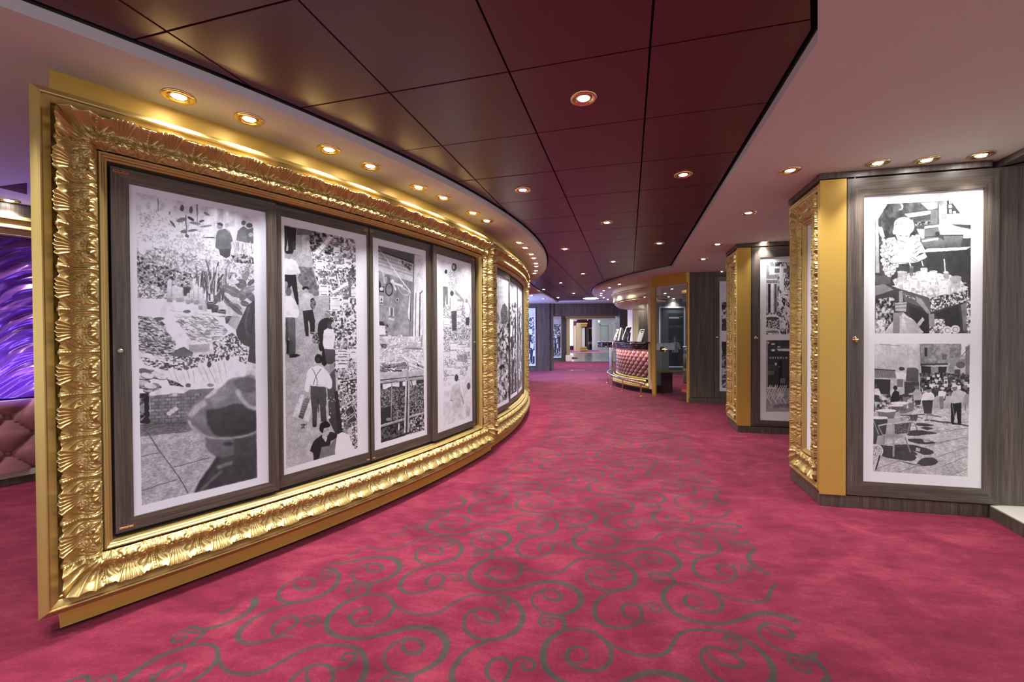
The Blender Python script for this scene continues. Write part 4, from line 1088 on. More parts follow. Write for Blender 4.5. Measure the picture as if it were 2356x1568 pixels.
    c.tex([(128, 1240), (460, 1130), (455, 1310), (130, 1430)], .1, .42, 14, 1.6); z2 = [(525, 1100), (728, 1040), (732, 1260), (590, 1290), (520, 1260)]; c.poly(z2, .14); c.scat(z2, 150, 13, .5, .9, .55, seed=54)
    c.tex([(400, 1360), (560, 1290), (730, 1260), (735, 1290), (420, 1400)], .3, .9, 7, 1.6)
    c.poly([(155, 620), (385, 590), (385, 660), (280, 650), (190, 690), (155, 690)], .88); c.poly([(430, 590), (470, 585), (470, 645), (430, 650)], .88); c.poly([(530, 580), (620, 565), (620, 630), (540, 640)], .85)
    for P, w, v in [([(122, 595), (480, 555)], 34, .66), ([(515, 550), (725, 528)], 30, .70), ([(280, 600), (270, 1130)], 14, .6), ([(480, 560), (462, 1300)], 24, .72), ([(518, 560), (508, 1290)], 24, .7), ([(545, 570), (600, 760), (680, 1010)], 16, .42), ([(128, 1205), (462, 1105)], 34, .64), ([(520, 1080), (730, 1020)], 28, .66)]: c.line(P, w, v)
    for P, w in [([(122, 580), (480, 540)], 7), ([(128, 1190), (462, 1092)], 7), ([(520, 1068), (730, 1008)], 6), ([(470, 560), (453, 1300)], 5)]: c.line(P, w, .9)
    c.ell(378, 1215, 11, 56, .9, 1, .05); c.ell(235, 1110, 36, 22, .6)
    c.seal()
    return c.image('print_fish_stall', (.985, .99, 1.02))
def pic_pale(fm):
    c = Pic(380, 1150, fm, 12)
    c.view(1000, 570, 3.65)
    c.setclip([(68, 105), (302, 165), (308, 1415), (75, 1495)])
    c.poly([(60, 90), (320, 150), (320, 1500), (60, 1500)], .93, 1, .88)
    c.tex([(68, 105), (300, 160), (302, 1140), (75, 1130)], .84, .97, 8, 1.2)
    z = [(72, 490), (300, 480), (306, 800), (280, 1050), (230, 1110), (76, 1120)]
    c.tex(z, .55, 1.0, 6, 1.9); c.scat(z, 260, 9, .6, 1.0, .6, seed=3)
    for x in (190, 215, 245): c.line([(x, 140), (x, 430)], 2, .8)
    for (x, y, w, h) in [(75, 585, 55, 60), (75, 640, 50, 30), (185, 520, 40, 35), (185, 580, 40, 40), (130, 800, 62, 50), (195, 810, 55, 45), (250, 830, 52, 40), (78, 870, 48, 40), (130, 860, 55, 70), (185, 950, 55, 42), (78, 980, 24, 40), (105, 1000, 58, 60), (105, 1070, 60, 50), (165, 1010, 45, 90), (212, 1060, 22, 60), (280, 930, 26, 40), (280, 970, 26, 35), (118, 240, 66, 40), (118, 300, 66, 40)]:
        c.poly([(x, y), (x+w, y), (x+w, y+h), (x, y+h)], .92); c.line([(x, y+2), (x+w, y+2)], 4, .45, .8); c.line([(x, y+h*.5), (x+w, y+h*.5)], 2, .7)
    c.tex([(190, 900), (260, 890), (280, 930), (240, 960), (190, 940)], .35, .8, 4, 1.6); c.tex([(80, 660), (300, 680), (300, 760), (80, 780)], .4, 1, 5, 1.8)
    c.ell(95, 200, 11, 18, .2); c.poly([(68, 235), (108, 220), (112, 325), (68, 325)], .95, 1, .9); c.poly([(70, 322), (110, 328), (112, 470), (100, 480), (94, 400), (84, 500), (72, 500)], .5, 1, .55)
    c.ell(164, 160, 20, 38, .35); c.ell(160, 160, 9, 18, .75); c.tex([(120, 200), (185, 205), (185, 370), (115, 360)], .65, 1, 6, 1.6)
    c.ell(145, 382, 15, 22, .35); c.poly([(132, 420), (160, 400), (178, 440), (182, 530), (140, 535)], .97, 1, .92, True); c.poly([(140, 530), (185, 528), (184, 690), (160, 698), (148, 690)], .36, 1, .3)
    c.line([(175, 370), (240, 440), (190, 440)], 20, .6, .8); c.line([(130, 420), (130, 530)], 5, .5)
    c.poly([(255, 450), (290, 450), (300, 580), (260, 585)], .95); c.line([(245, 440), (232, 520), (255, 590)], 4, .5, 1, True); c.line([(280, 450), (302, 520), (285, 590)], 4, .5, 1, True); c.ell(268, 445, 12, 18, .6); c.poly([(260, 585), (292, 585), (290, 650), (262, 650)], .3)
    c.ell(184, 1090, 16, 30, .28); c.poly([(150, 1160), (180, 1135), (215, 1160), (232, 1260), (245, 1300), (222, 1290), (215, 1340), (150, 1340), (148, 1285), (128, 1280), (135, 1220)], .80, 1, .76, True); c.poly([(150, 1335), (220, 1340), (222, 1440), (205, 1442), (185, 1380), (175, 1440), (155, 1440)], .84)
    c.line([(130, 1275), (150, 1285)], 9, .5); c.line([(222, 1230), (245, 1310)], 9, .6)
    c.ell(286, 1160, 15, 30, .35); c.poly([(262, 1210), (290, 1195), (308, 1215), (306, 1330), (262, 1330)], .88); c.poly([(262, 1325), (300, 1330), (296, 1415), (280, 1415), (262, 1400)], .78)
    c.seal()
    return c.image('print_pale_crates', (.985, .99, 1.02))
def pic_crowd(fm):
    c = Pic(300, 1000, fm, 15)
    c.view(1140, 600, 4.357)
    c.setclip([(-80, 100), (128, 188), (136, 1372), (-60, 1480)])
    c.poly([(-100, 60), (140, 150), (150, 1400), (-100, 1500)], .93, 1, .6)
    c.poly([(-20, 240), (65, 185), (125, 215), (125, 400), (-20, 390)], .84)
    for r in range(3):
        for x in range(-15, 125, 14): c.poly([(x, 255+r*46), (x+6, 257+r*46), (x+6, 282+r*46), (x, 280+r*46)], .72)
    c.line([(-20, 242), (65, 188), (125, 218)], 6, .68)
    c.tex([(-60, 560), (130, 600), (136, 1380), (-60, 1480)], .12, .95, 9, 1.7, 3, .8, 1.3); z = [(-60, 620), (130, 640), (134, 1360), (-60, 1450)]; c.scat(z, 220, 11, .1, .95, 1.7, rot=0, seed=4); c.scat(z, 60, 9, .85, 1, 2.2, rot=0, seed=5)
    t = [(50, 520), (70, 440), (95, 425), (120, 470), (126, 600), (95, 630), (60, 610)]; c.tex(t, .15, .6, 5, 1.5); c.tex([(-60, 520), (0, 480), (40, 560), (30, 620), (-60, 640)], .2, .8, 6, 1.5)
    c.seal()
    return c.image('print_crowd', (.985, .99, 1.02))
def pic_generic(name, seed, dark=.5):
    c = Pic(200, 620, lambda x, y: (x, 1-y), seed)
    c.view(0, 0, 1)
    P = [(.06, .03), (.94, .03), (.94, .97), (.06, .97)]; c.setclip(P)
    c.poly(P, .9, 1, .6); c.tex([(0, .2), (1, .15), (1, .62), (0, .7)], .2, .95, 14, 1.8); c.tex([(0, .6), (1, .5), (1, 1), (0, 1)], dark*.5, .85, 10, 1.6)
    rg = np.random.RandomState(seed)
    for k in range(10):
        x = rg.uniform(.1, .9); y = rg.uniform(.25, .8); v = rg.choice([.15, .25, .9, .95])
        c.ell(x, y, .06, .022, .3); c.poly([(x-.1, y+.02), (x+.1, y+.02), (x+.08, y+.12), (x-.08, y+.12)], v); c.poly([(x-.07, y+.12), (x+.07, y+.12), (x+.05, y+.24), (x-.05, y+.24)], .2)
    c.seal()
    return c.image(name, (.97, .985, 1.05))
def pic_boy_square(fm):
    c = Pic(720, 1620, fm, 21)
    c.view(1980, 430, 4.355)
    up = [(146, 175), (1106, 122), (1102, 1466), (143, 1466)]
    c.setclip(up)
    c.poly(up, .26)
    c.tex([(146, 170), (620, 140), (640, 300), (330, 900), (146, 1000)], .16, .30, 30, 1.2)
    c.poly([(146, 178), (268, 170), (175, 322), (148, 318)], .88); c.poly([(150, 320), (178, 322), (190, 860), (150, 860)], .68)
    c.poly([(600, 160), (780, 140), (770, 215), (680, 230)], .66); c.poly([(780, 140), (1106, 122), (1106, 470), (790, 480)], .60)
    c.poly([(865, 140), (930, 135), (1000, 262), (865, 270)], .2); c.poly([(905, 135), (1080, 122), (1106, 200), (1106, 262), (1000, 262)], .92); c.poly([(865, 270), (1106, 262), (1106, 320), (865, 330)], .62)
    for (x, y, w, h, v) in [(885, 140, 30, 25, .9), (880, 175, 35, 35, .8), (885, 222, 30, 40, .6), (925, 240, 30, 28, .85), (800, 265, 60, 60, .55), (700, 225, 75, 150, .4)]: c.poly([(x, y), (x+w, y), (x+w, y+h), (x, y+h)], v)
    c.poly([(440, 270), (700, 235), (700, 270), (600, 290), (480, 305)], .90); c.poly([(500, 300), (640, 290), (700, 320), (700, 345), (540, 350)], .25)
    c.poly([(540, 345), (710, 322), (712, 370), (545, 400)], .35); c.tex([(545, 350), (705, 340), (705, 368), (548, 385)], .15, .7, 9, 1.6)
    c.poly([(640, 395), (790, 375), (795, 395), (640, 420)], .93); c.poly([(640, 430), (790, 400), (780, 480), (640, 500)], .42); c.poly([(790, 345), (1106, 312), (1106, 420), (800, 360)], .93); c.poly([(920, 370), (1106, 380), (1106, 420), (930, 385)], .25)
    c.poly([(560, 420), (640, 420), (640, 510), (610, 520)], .72); c.poly([(610, 520), (700, 500), (780, 505), (850, 540), (850, 600), (660, 612), (610, 570)], .45, 1, .38); c.poly([(612, 532), (780, 505), (775, 530), (620, 550)], .88)
    c.poly([(775, 400), (900, 375), (1030, 430), (1028, 490), (830, 480)], .95, 1, .9, True); c.poly([(830, 485), (1030, 480), (1000, 600), (860, 612)], .46, 1, .34); c.line([(830, 486), (1030, 482)], 12, .25); c.poly([(1030, 420), (1106, 430), (1106, 510), (1030, 515)], .93); c.ell(770, 470, 24, 24, .2)
    c.poly([(640, 640), (660, 618), (1106, 598), (1040, 640), (660, 655)], .90); c.poly([(640, 655), (1106, 625), (1106, 1040), (880, 900), (660, 790)], .22, 1, .26)
    c.ell(390, 195, 40, 40, .5); c.poly([(330, 170), (400, 165), (410, 210), (330, 260)], .3); c.poly([(180, 395), (215, 400), (245, 500), (215, 520), (185, 460)], .66)
    # boy
    c.poly([(330, 400), (345, 340), (400, 305), (470, 305), (525, 345), (540, 400), (520, 450), (480, 470), (400, 440), (345, 450)], .72, 1, .66, True)
    for k in range(26): x = 345+k*7.2; c.line([(x, 400-R.random()*30), (x+R.uniform(-12, 14), 320+R.random()*50)], 5, R.choice([.45, .55, .88, .9]), .8)
    c.poly([(350, 440), (400, 425), (490, 445), (492, 490), (455, 545), (415, 558), (375, 530), (352, 490)], .80, 1, .70, True); c.ell(338, 448, 16, 28, .74)
    c.line([(385, 484), (415, 492)], 7, .28); c.line([(448, 492), (478, 488)], 7, .28); c.line([(398, 540), (432, 545)], 7, .35); c.line([(430, 495), (428, 520), (440, 524)], 4, .5); c.line([(380, 470), (418, 474)], 4, .45); c.line([(448, 474), (482, 470)], 4, .45)
    c.poly([(330, 505), (380, 540), (440, 560), (500, 500), (580, 520), (640, 620), (655, 655), (600, 660), (560, 690), (420, 740), (330, 740), (270, 720), (300, 560)], .95, 1, .9, True)
    sh = [(225, 520), (340, 500), (380, 560), (410, 600), (350, 680), (300, 720), (370, 790), (340, 860), (290, 920), (240, 860), (215, 760), (210, 620)]
    c.tex(sh, .3, .9, 9, 1.8); c.scat(sh, 130, 17, .86, 1.0, .9, seed=60, rim=.5)
    c.scat([(500, 490), (590, 490), (600, 560), (560, 640), (520, 690), (500, 600)], 50, 17, .86, 1.0, .9, seed=61, rim=.5); c.scat([(320, 560), (420, 600), (430, 680), (340, 660)], 30, 17, .86, 1, .9, seed=62, rim=.6)
    c.line([(310, 730), (380, 745), (480, 730), (560, 700)], 56, .86, 1, True); c.line([(655, 680), (620, 700), (560, 725), (500, 740)], 54, .84, 1, True); c.line([(320, 765), (480, 752)], 6, .5); c.line([(510, 700), (575, 740)], 5, .4); c.line([(490, 715), (560, 752)], 5, .4)
    c.poly([(385, 775), (600, 750), (610, 850), (385, 860)], .26, 1, .3)
    # stool table, glasses, bottles
    c.poly([(146, 985), (240, 970), (330, 1030), (146, 1090)], .55, 1, .5); c.poly([(146, 880), (300, 900), (300, 970), (150, 975)], .36); c.poly([(146, 1090), (330, 1040), (330, 1290), (146, 1400)], .25); c.tex([(150, 1120), (340, 1100), (330, 1380), (150, 1440)], .15, .8, 14, 1.6)
    c.poly([(310, 990), (560, 940), (1000, 960), (1080, 1030), (700, 1110)], .9, 1, .8)
    tb = [(320, 930), (480, 860), (700, 850), (900, 880), (1010, 940), (1070, 1020), (800, 1080), (690, 1110), (360, 1010)]
    c.tex(tb, .7, 1.02, 12, 1.5)
    for x, y, w, h, v in [(418, 850, 50, 110, .72), (635, 815, 36, 110, .95), (730, 845, 40, 110, .9), (580, 850, 26, 90, .9), (510, 800, 20, 90, .4), (860, 860, 26, 110, .6), (540, 920, 46, 90, .93), (640, 950, 50, 90, .96), (840, 930, 60, 150, .95), (760, 1000, 26, 60, .8), (950, 900, 60, 110, .74), (460, 940, 36, 90, .9)]:
        c.poly([(x-w, y), (x+w, y), (x+w*.85, y+h), (x-w*.85, y+h)], v, .85, min(.98, v+.08)); c.ell(x, y, w, 9, min(.98, v+.2)); c.ell(x, y, w*.8, 5, .5, .6)
        c.line([(x+w*.8, y+8), (x+w*.72, y+h)], 5, .5, .5)
    c.line([(485, 735), (500, 790)], 14, .9); c.line([(612, 740), (628, 790)], 10, .9); c.line([(836, 720), (850, 850)], 13, .82); c.ell(852, 852, 28, 10, .93); c.line([(1000, 960), (1060, 962)], 9, .9); c.ell(1055, 1005, 22, 12, .9); c.ell(955, 925, 56, 40, .62, .7)
    c.scat(tb, 60, 12, .5, .7, .4, seed=66, a=.5)
    side = [(690, 1110), (1075, 1030), (1080, 1140), (705, 1250)]; c.tex(side, .2, .95, 7, 2.0); c.poly([(410, 1040), (690, 1110), (700, 1260), (600, 1200), (440, 1140)], .38); c.tex([(430, 1070), (545, 1110), (545, 1130), (430, 1090)], .2, .9, 6, 1.8)
    c.poly([(550, 1095), (610, 1120), (700, 1260), (680, 1280), (560, 1140)], .62)
    c.poly([(740, 1270), (980, 1180), (1000, 1400), (860, 1440), (800, 1340)], .2); c.poly([(1005, 1180), (1075, 1150), (1050, 1440), (1030, 1440)], .5); c.tex([(1060, 1100), (1102, 1090), (1102, 1466), (1060, 1466)], .3, 1.0, 8, 1.6); c.tex([(690, 1320), (840, 1320), (860, 1466), (690, 1466)], .3, 1, 9, 1.7); c.poly([(680, 1270), (735, 1270), (745, 1400), (690, 1400)], .6)
    for x, y in [(870, 1435), (950, 1425)]: c.ell(x, y, 46, 42, .95); c.ell(x, y, 30, 26, .6); c.ell(x+2, y+2, 22, 18, .92)
    c.poly([(480, 1180), (680, 1270), (680, 1466), (600, 1466), (500, 1330)], .22, 1, .16); c.poly([(565, 1370), (620, 1300), (640, 1330), (590, 1395)], .82); c.tex([(146, 1330), (250, 1330), (250, 1466), (146, 1466)], .6, 1, 10, 1.6)
    # pottery jug
    c.poly([(240, 1466), (290, 1380), (350, 1320), (420, 1260), (470, 1290), (540, 1340), (600, 1420), (605, 1466)], .88, 1, .80, True); c.poly([(430, 1300), (540, 1340), (600, 1420), (605, 1466), (480, 1466)], .70, .8)
    c.poly([(342, 1160), (465, 1150), (455, 1250), (350, 1240)], .72); c.line([(345, 1180), (462, 1172)], 10, .45); c.line([(345, 1215), (462, 1208)], 10, .45); c.poly([(385, 1040), (420, 1035), (425, 1150), (385, 1155)], .6); c.poly([(325, 1260), (430, 1255), (400, 1300), (400, 1466), (325, 1466)], .62, 1, .55); c.line([(395, 1290), (395, 1466)], 8, .85)
    c.seal(); c.clip = None
    # ---------------- lower: cafe tables on the square
    c.view(1980, 770, 4.355)
    lo = [(140, 88), (1100, 88), (1072, 1420), (122, 1366)]; base = c.a.copy()
    c.setclip(lo)
    c.poly(lo, .80, 1, .62)
    c.poly([(140, 88), (590, 88), (585, 350), (460, 350), (455, 380), (350, 370), (138, 340)], .86, 1, .78); c.line([(190, 95), (400, 110)], 6, .6); c.line([(475, 90), (470, 340)], 4, .74)
    c.poly([(590, 88), (1010, 88), (1005, 230), (880, 290), (600, 290)], .60, 1, .55); c.tex([(590, 88), (1010, 88), (1005, 230), (880, 290), (600, 290)], .45, .72, 14, 1.3, a=.6); c.poly([(1010, 88), (1070, 88), (1050, 200), (1010, 200)], .93)
    c.poly([(635, 125), (715, 120), (710, 220), (632, 220)], .55); c.poly([(640, 130), (668, 130), (668, 215), (640, 215)], .2); c.poly([(815, 195), (865, 195), (862, 250), (815, 250)], .42); c.poly([(797, 92), (832, 92), (830, 180), (797, 180)], .68)
    c.poly([(600, 288), (870, 282), (880, 300), (600, 306)], .26); c.poly([(608, 306), (705, 318), (705, 420), (608, 410)], .18); c.poly([(778, 320), (865, 318), (850, 400), (778, 400)], .2); c.poly([(708, 320), (778, 320), (775, 400), (708, 400)], .58)
    c.poly([(880, 320), (915, 245), (1050, 240), (1050, 300), (940, 310), (935, 380), (890, 380)], .6); c.ell(1000, 300, 46, 34, .4); c.poly([(940, 345), (1000, 345), (1000, 400), (940, 400)], .3); c.poly([(1050, 120), (1095, 100), (1090, 420), (1050, 400)], .5); c.line([(1010, 215), (1085, 130)], 6, .3)
    # awning, pier
    c.poly([(140, 345), (335, 360), (370, 435), (140, 425)], .55)
    for k in range(13): c.line([(150+k*15, 348), (160+k*17, 430)], 6, .36)
    c.line([(140, 342), (350, 356)], 8, .2); c.poly([(140, 440), (300, 448), (296, 600), (140, 580)], .20); c.poly([(300, 445), (430, 440), (438, 620), (300, 610)], .78); c.poly([(365, 445), (425, 445), (425, 520), (365, 520)], .45); c.ell(412, 340, 30, 20, .25); c.poly([(348, 372), (458, 380), (455, 445), (360, 440)], .88)
    c.poly([(465, 330), (550, 328), (580, 350), (582, 470), (455, 465)], .36, 1, .3); c.poly([(440, 470), (585, 470), (585, 560), (440, 600)], .25)
    # crowd
    z = [(590, 380), (850, 380), (1090, 400), (1090, 620), (600, 600)]; c.tex(z, .12, .5, 12, 1.6)
    rg = np.random.RandomState(7)
    for k in range(44):
        x = rg.uniform(600, 1090); y = rg.uniform(375, 560); s = 11+(y-375)*.05
        c.ell(x, y, s*.62, s*.8, .35); c.ell(x, y-s*.55, s*.6, s*.4, rg.choice([.15, .15, .9])); c.poly([(x-s*1.3, y+s*.8), (x+s*1.3, y+s*.8), (x+s*1.1, y+s*3), (x-s*1.1, y+s*3)], rg.choice([.93, .93, .8, .3, .2])); c.poly([(x-s, y+s*3), (x+s, y+s*3), (x+s*.8, y+s*5.4), (x-s*.8, y+s*5.4)], rg.choice([.2, .25, .5]))
    c.poly([(140, 600), (440, 610), (440, 700), (140, 720)], .5); c.tex([(135, 600), (620, 600), (620, 760), (135, 780)], .2, .8, 14, 1.6)
    # pavement
    pv = [(560, 740), (1090, 735), (1072, 1420), (122, 1366), (130, 1220), (300, 1000)]
    c.poly(pv, .82, 1, .68); c.tex(pv, .66, .88, 6, 1.3, 3, 2, .7, .6)
    for k, (x0, y0, x1, y1) in enumerate([(560, 1010, 1085, 930), (700, 1090, 1085, 1020), (620, 990, 900, 940), (740, 1230, 1080, 1120), (790, 1330, 1078, 1210), (520, 1330, 800, 1260), (380, 1380, 560, 1310), (900, 1410, 1075, 1340), (150, 1340, 400, 1260), (640, 1120, 900, 1060), (820, 890, 1085, 870)]): c.line([(x0, y0), (x1, y1)], 5, .42, .8)
    # chair shadows
    for P in [[(560, 880), (640, 885), (740, 905), (650, 915), (560, 905)], [(600, 930), (660, 920), (728, 938), (660, 950)], [(470, 960), (600, 955), (765, 985), (640, 1000), (480, 1010)], [(470, 1040), (600, 1040), (755, 1080), (640, 1095), (500, 1070)], [(330, 1100), (520, 1100), (700, 1150), (730, 1185), (640, 1200), (520, 1160), (350, 1160)], [(200, 1100), (350, 1120), (560, 1180), (520, 1260), (330, 1240), (200, 1200)], [(560, 1290), (620, 1235), (720, 1230), (775, 1265), (740, 1300), (640, 1312)], [(340, 1245), (560, 1300), (640, 1310), (520, 1300)]]:
        c.poly(P, .24, .95, None, True)
    for P in [[(560, 1125), (600, 1140), (590, 1170), (550, 1160)], [(620, 1045), (720, 1070), (640, 1075)], [(540, 1205), (620, 1200), (610, 1215), (560, 1225)]]: c.poly(P, .72)
    c.line([(560, 795), (700, 800), (810, 822)], 9, .3); c.line([(700, 858), (900, 880), (1084, 912)], 12, .22); c.line([(560, 825), (620, 832)], 8, .35)
    # standing people in front
    def person(x, y, s, top, bot, hat=.15, wide=1.0):
        c.poly([(x-s*.30*wide, y+s*.38), (x-s*.24, y+s*.60), (x-s*.20, y+s*.95), (x+s*.20, y+s*.95), (x+s*.24, y+s*.6), (x+s*.30*wide, y+s*.38)], bot)
        c.poly([(x-s*.28, y+s*.13), (x, y+s*.09), (x+s*.28, y+s*.13), (x+s*.34*wide, y+s*.40), (x-s*.34*wide, y+s*.40)], top, 1, None, True)
        c.ell(x, y+s*.03, s*.085, s*.07, .55); c.ell(x, y-s*.03, s*.10, s*.05, hat)
    c.poly([(615, 655), (725, 652), (712, 790), (640, 788)], .22, 1, .28); c.line([(650, 788), (658, 850)], 16, .7); c.line([(672, 788), (664, 850)], 14, .62); c.line([(640, 855), (690, 852)], 8, .15)
    c.poly([(625, 590), (660, 575), (705, 575), (735, 600), (730, 650), (622, 655), (612, 700), (600, 690), (610, 620)], .95, 1, .9, True); c.ell(680, 550, 24, 30, .5); c.ell(682, 533, 28, 14, .15)
    c.poly([(530, 570), (560, 540), (600, 560), (618, 610), (600, 650), (545, 655), (540, 690), (528, 640)], .76, 1, .7, True); c.ell(560, 520, 20, 24, .5); c.ell(560, 502, 24, 11, .3); c.poly([(548, 655), (605, 650), (600, 700), (550, 705)], .25)
    c.poly([(905, 680), (1010, 675), (1008, 890), (975, 890), (960, 760), (930, 885), (905, 880)], .12); c.line([(920, 690), (940, 820), (968, 880)], 5, .7, 1, True)
    c.poly([(925, 560), (960, 540), (1020, 560), (1062, 590), (1020, 640), (1010, 678), (903, 680), (905, 620)], .80, 1, .74, True); c.line([(1058, 588), (1000, 640)], 14, .78); c.ell(942, 530, 26, 30, .5); c.poly([(915, 508), (940, 490), (972, 505), (970, 518), (915, 520)], .88); c.line([(915, 890), (1010, 895)], 12, .15)
    c.poly([(780, 565), (825, 553), (850, 600), (840, 640), (775, 612)], .95); c.poly([(788, 612), (835, 615), (830, 740), (800, 745)], .5); c.ell(822, 535, 24, 13, .93)
    c.poly([(1040, 600), (1085, 590), (1080, 700), (1030, 705)], .62); c.line([(1050, 700), (1050, 755)], 12, .5)
    c.poly([(315, 590), (345, 550), (385, 570), (395, 670), (300, 675)], .15); c.ell(348, 530, 20, 22, .15); c.poly([(140, 540), (180, 535), (205, 600), (180, 640), (140, 600)], .9); c.ell(152, 510, 16, 20, .35); c.poly([(138, 598), (190, 610), (180, 670), (138, 670)], .25)
    c.poly([(370, 740), (420, 690), (440, 670), (500, 680), (540, 700), (520, 760), (460, 780), (400, 785)], .50, 1, .45, True); c.line([(380, 760), (430, 690)], 22, .9); c.poly([(430, 690), (470, 670), (480, 730), (430, 735)], .9); c.ell(455, 630, 34, 38, .45); c.ell(450, 605, 38, 18, .25); c.ell(480, 665, 14, 22, .8)
    # tables
    for x, y, rx in [(390, 682, 90), (360, 705, 70), (260, 758, 100), (180, 830, 95)]: c.poly([(x-rx*.95, y), (x+rx*.95, y), (x+rx*.7, y+rx*.8), (x-rx*.7, y+rx*.8)], .45, .8, .35); c.ell(x, y, rx, rx*.17, .96)
    c.poly([(132, 840), (270, 850), (250, 1000), (170, 1010), (150, 1110), (130, 1100)], .30, 1, .24); c.line([(132, 860), (180, 1000)], 10, .6)
    # wicker chairs
    def chair(x, y, s, v=.6):
        c.poly([(x-s*.05, y), (x+s*.95, y-s*.12), (x+s*.85, y+s*.48), (x+s*.05, y+s*.55)], .34); c.tex([(x-s*.05, y), (x+s*.95, y-s*.12), (x+s*.85, y+s*.48), (x+s*.05, y+s*.55)], .22, .5, 5, 1.5, a=.7)
        c.poly([(x-s*.55, y+s*.55), (x+s*.05, y+s*.5), (x+s*.6, y+s*.6), (x+s*.5, y+s*.75), (x-s*.1, y+s*.8)], .62)
        for P, w, vv in [([(x-s*.8, y+s*.10), (x-s*.4, y+s*.02), (x+s*.1, y-s*.02), (x+s*.95, y-s*.12)], .07, v+.2), ([(x-s*.8, y+s*.10), (x-s*.72, y+s*.3), (x-s*.5, y+s*.62), (x, y+s*.82)], .06, v), ([(x+s*.02, y), (x, y+s*1.75)], .11, v), ([(x+s*.6, y+s*.7), (x+s*.9, y+s*1.5)], .08, v-.1), ([(x-s*.5, y+s*.65), (x-s*.5, y+s*1.2)], .06, v-.1), ([(x-s*.55, y+s*1.1), (x+s*.6, y+s*1.0)], .04, v), ([(x+s*.9, y-s*.1), (x+s*.7, y+s*.6)], .06, v-.1), ([(x, y+s*.95), (x+s*.3, y+s*.72)], .05, v)]: c.line(P, s*w, vv, 1, len(P) > 2)
    chair(480, 810, 100, .45); c.poly([(385, 800), (560, 800), (570, 810), (480, 830)], .3); c.line([(350, 830), (430, 815), (485, 820), (480, 845), (350, 890)], 9, .8, 1, True)
    chair(330, 890, 190, .62)
    c.poly([(128, 1100), (190, 1110), (222, 1150), (210, 1200), (160, 1240), (126, 1250)], .78, 1, .72, True); c.tex([(128, 1110), (185, 1120), (200, 1150), (150, 1220), (128, 1230)], .5, .95, 5, 1.6); c.line([(130, 1098), (195, 1112), (222, 1155), (205, 1205), (126, 1245)], 9, .9, 1, True); c.line([(165, 1230), (130, 1360)], 12, .8); c.line([(195, 1205), (150, 1350)], 14, .2)
    c.seal(base)
    return c.image('print_boy_and_square', (1.0, 1.0, 1.0))
FONT = {'O': '0110 1001 1001 1001 0110', 'S': '0111 1000 0110 0001 1110', 'T': '1110 0100 0100 0100 0100', 'E': '1111 1000 1110 1000 1111', 'R': '1110 1001 1110 1010 1001', 'I': '010 010 010 010 010', 'A': '0110 1001 1111 1001 1001', 'C': '0111 1000 1000 1000 0111', 'H': '1001 1001 1111 1001 1001'}
def write(c, text, x, y, w, h, gap, v, mirror=False):
    for i, ch in enumerate(text):
        rows = FONT[ch].split(); n = len(rows[0]); cw = w/4
        for r, row in enumerate(rows):
            for k, b in enumerate(row):
                if b == '1':
                    kk = (n-1-k) if mirror else k
                    X = x+i*(w+gap)+kk*cw; Y = y+r*h/5
                    c.poly([(X, Y), (X+cw*1.05, Y), (X+cw*1.05, Y+h/5*1.05), (X, Y+h/5*1.05)], v)
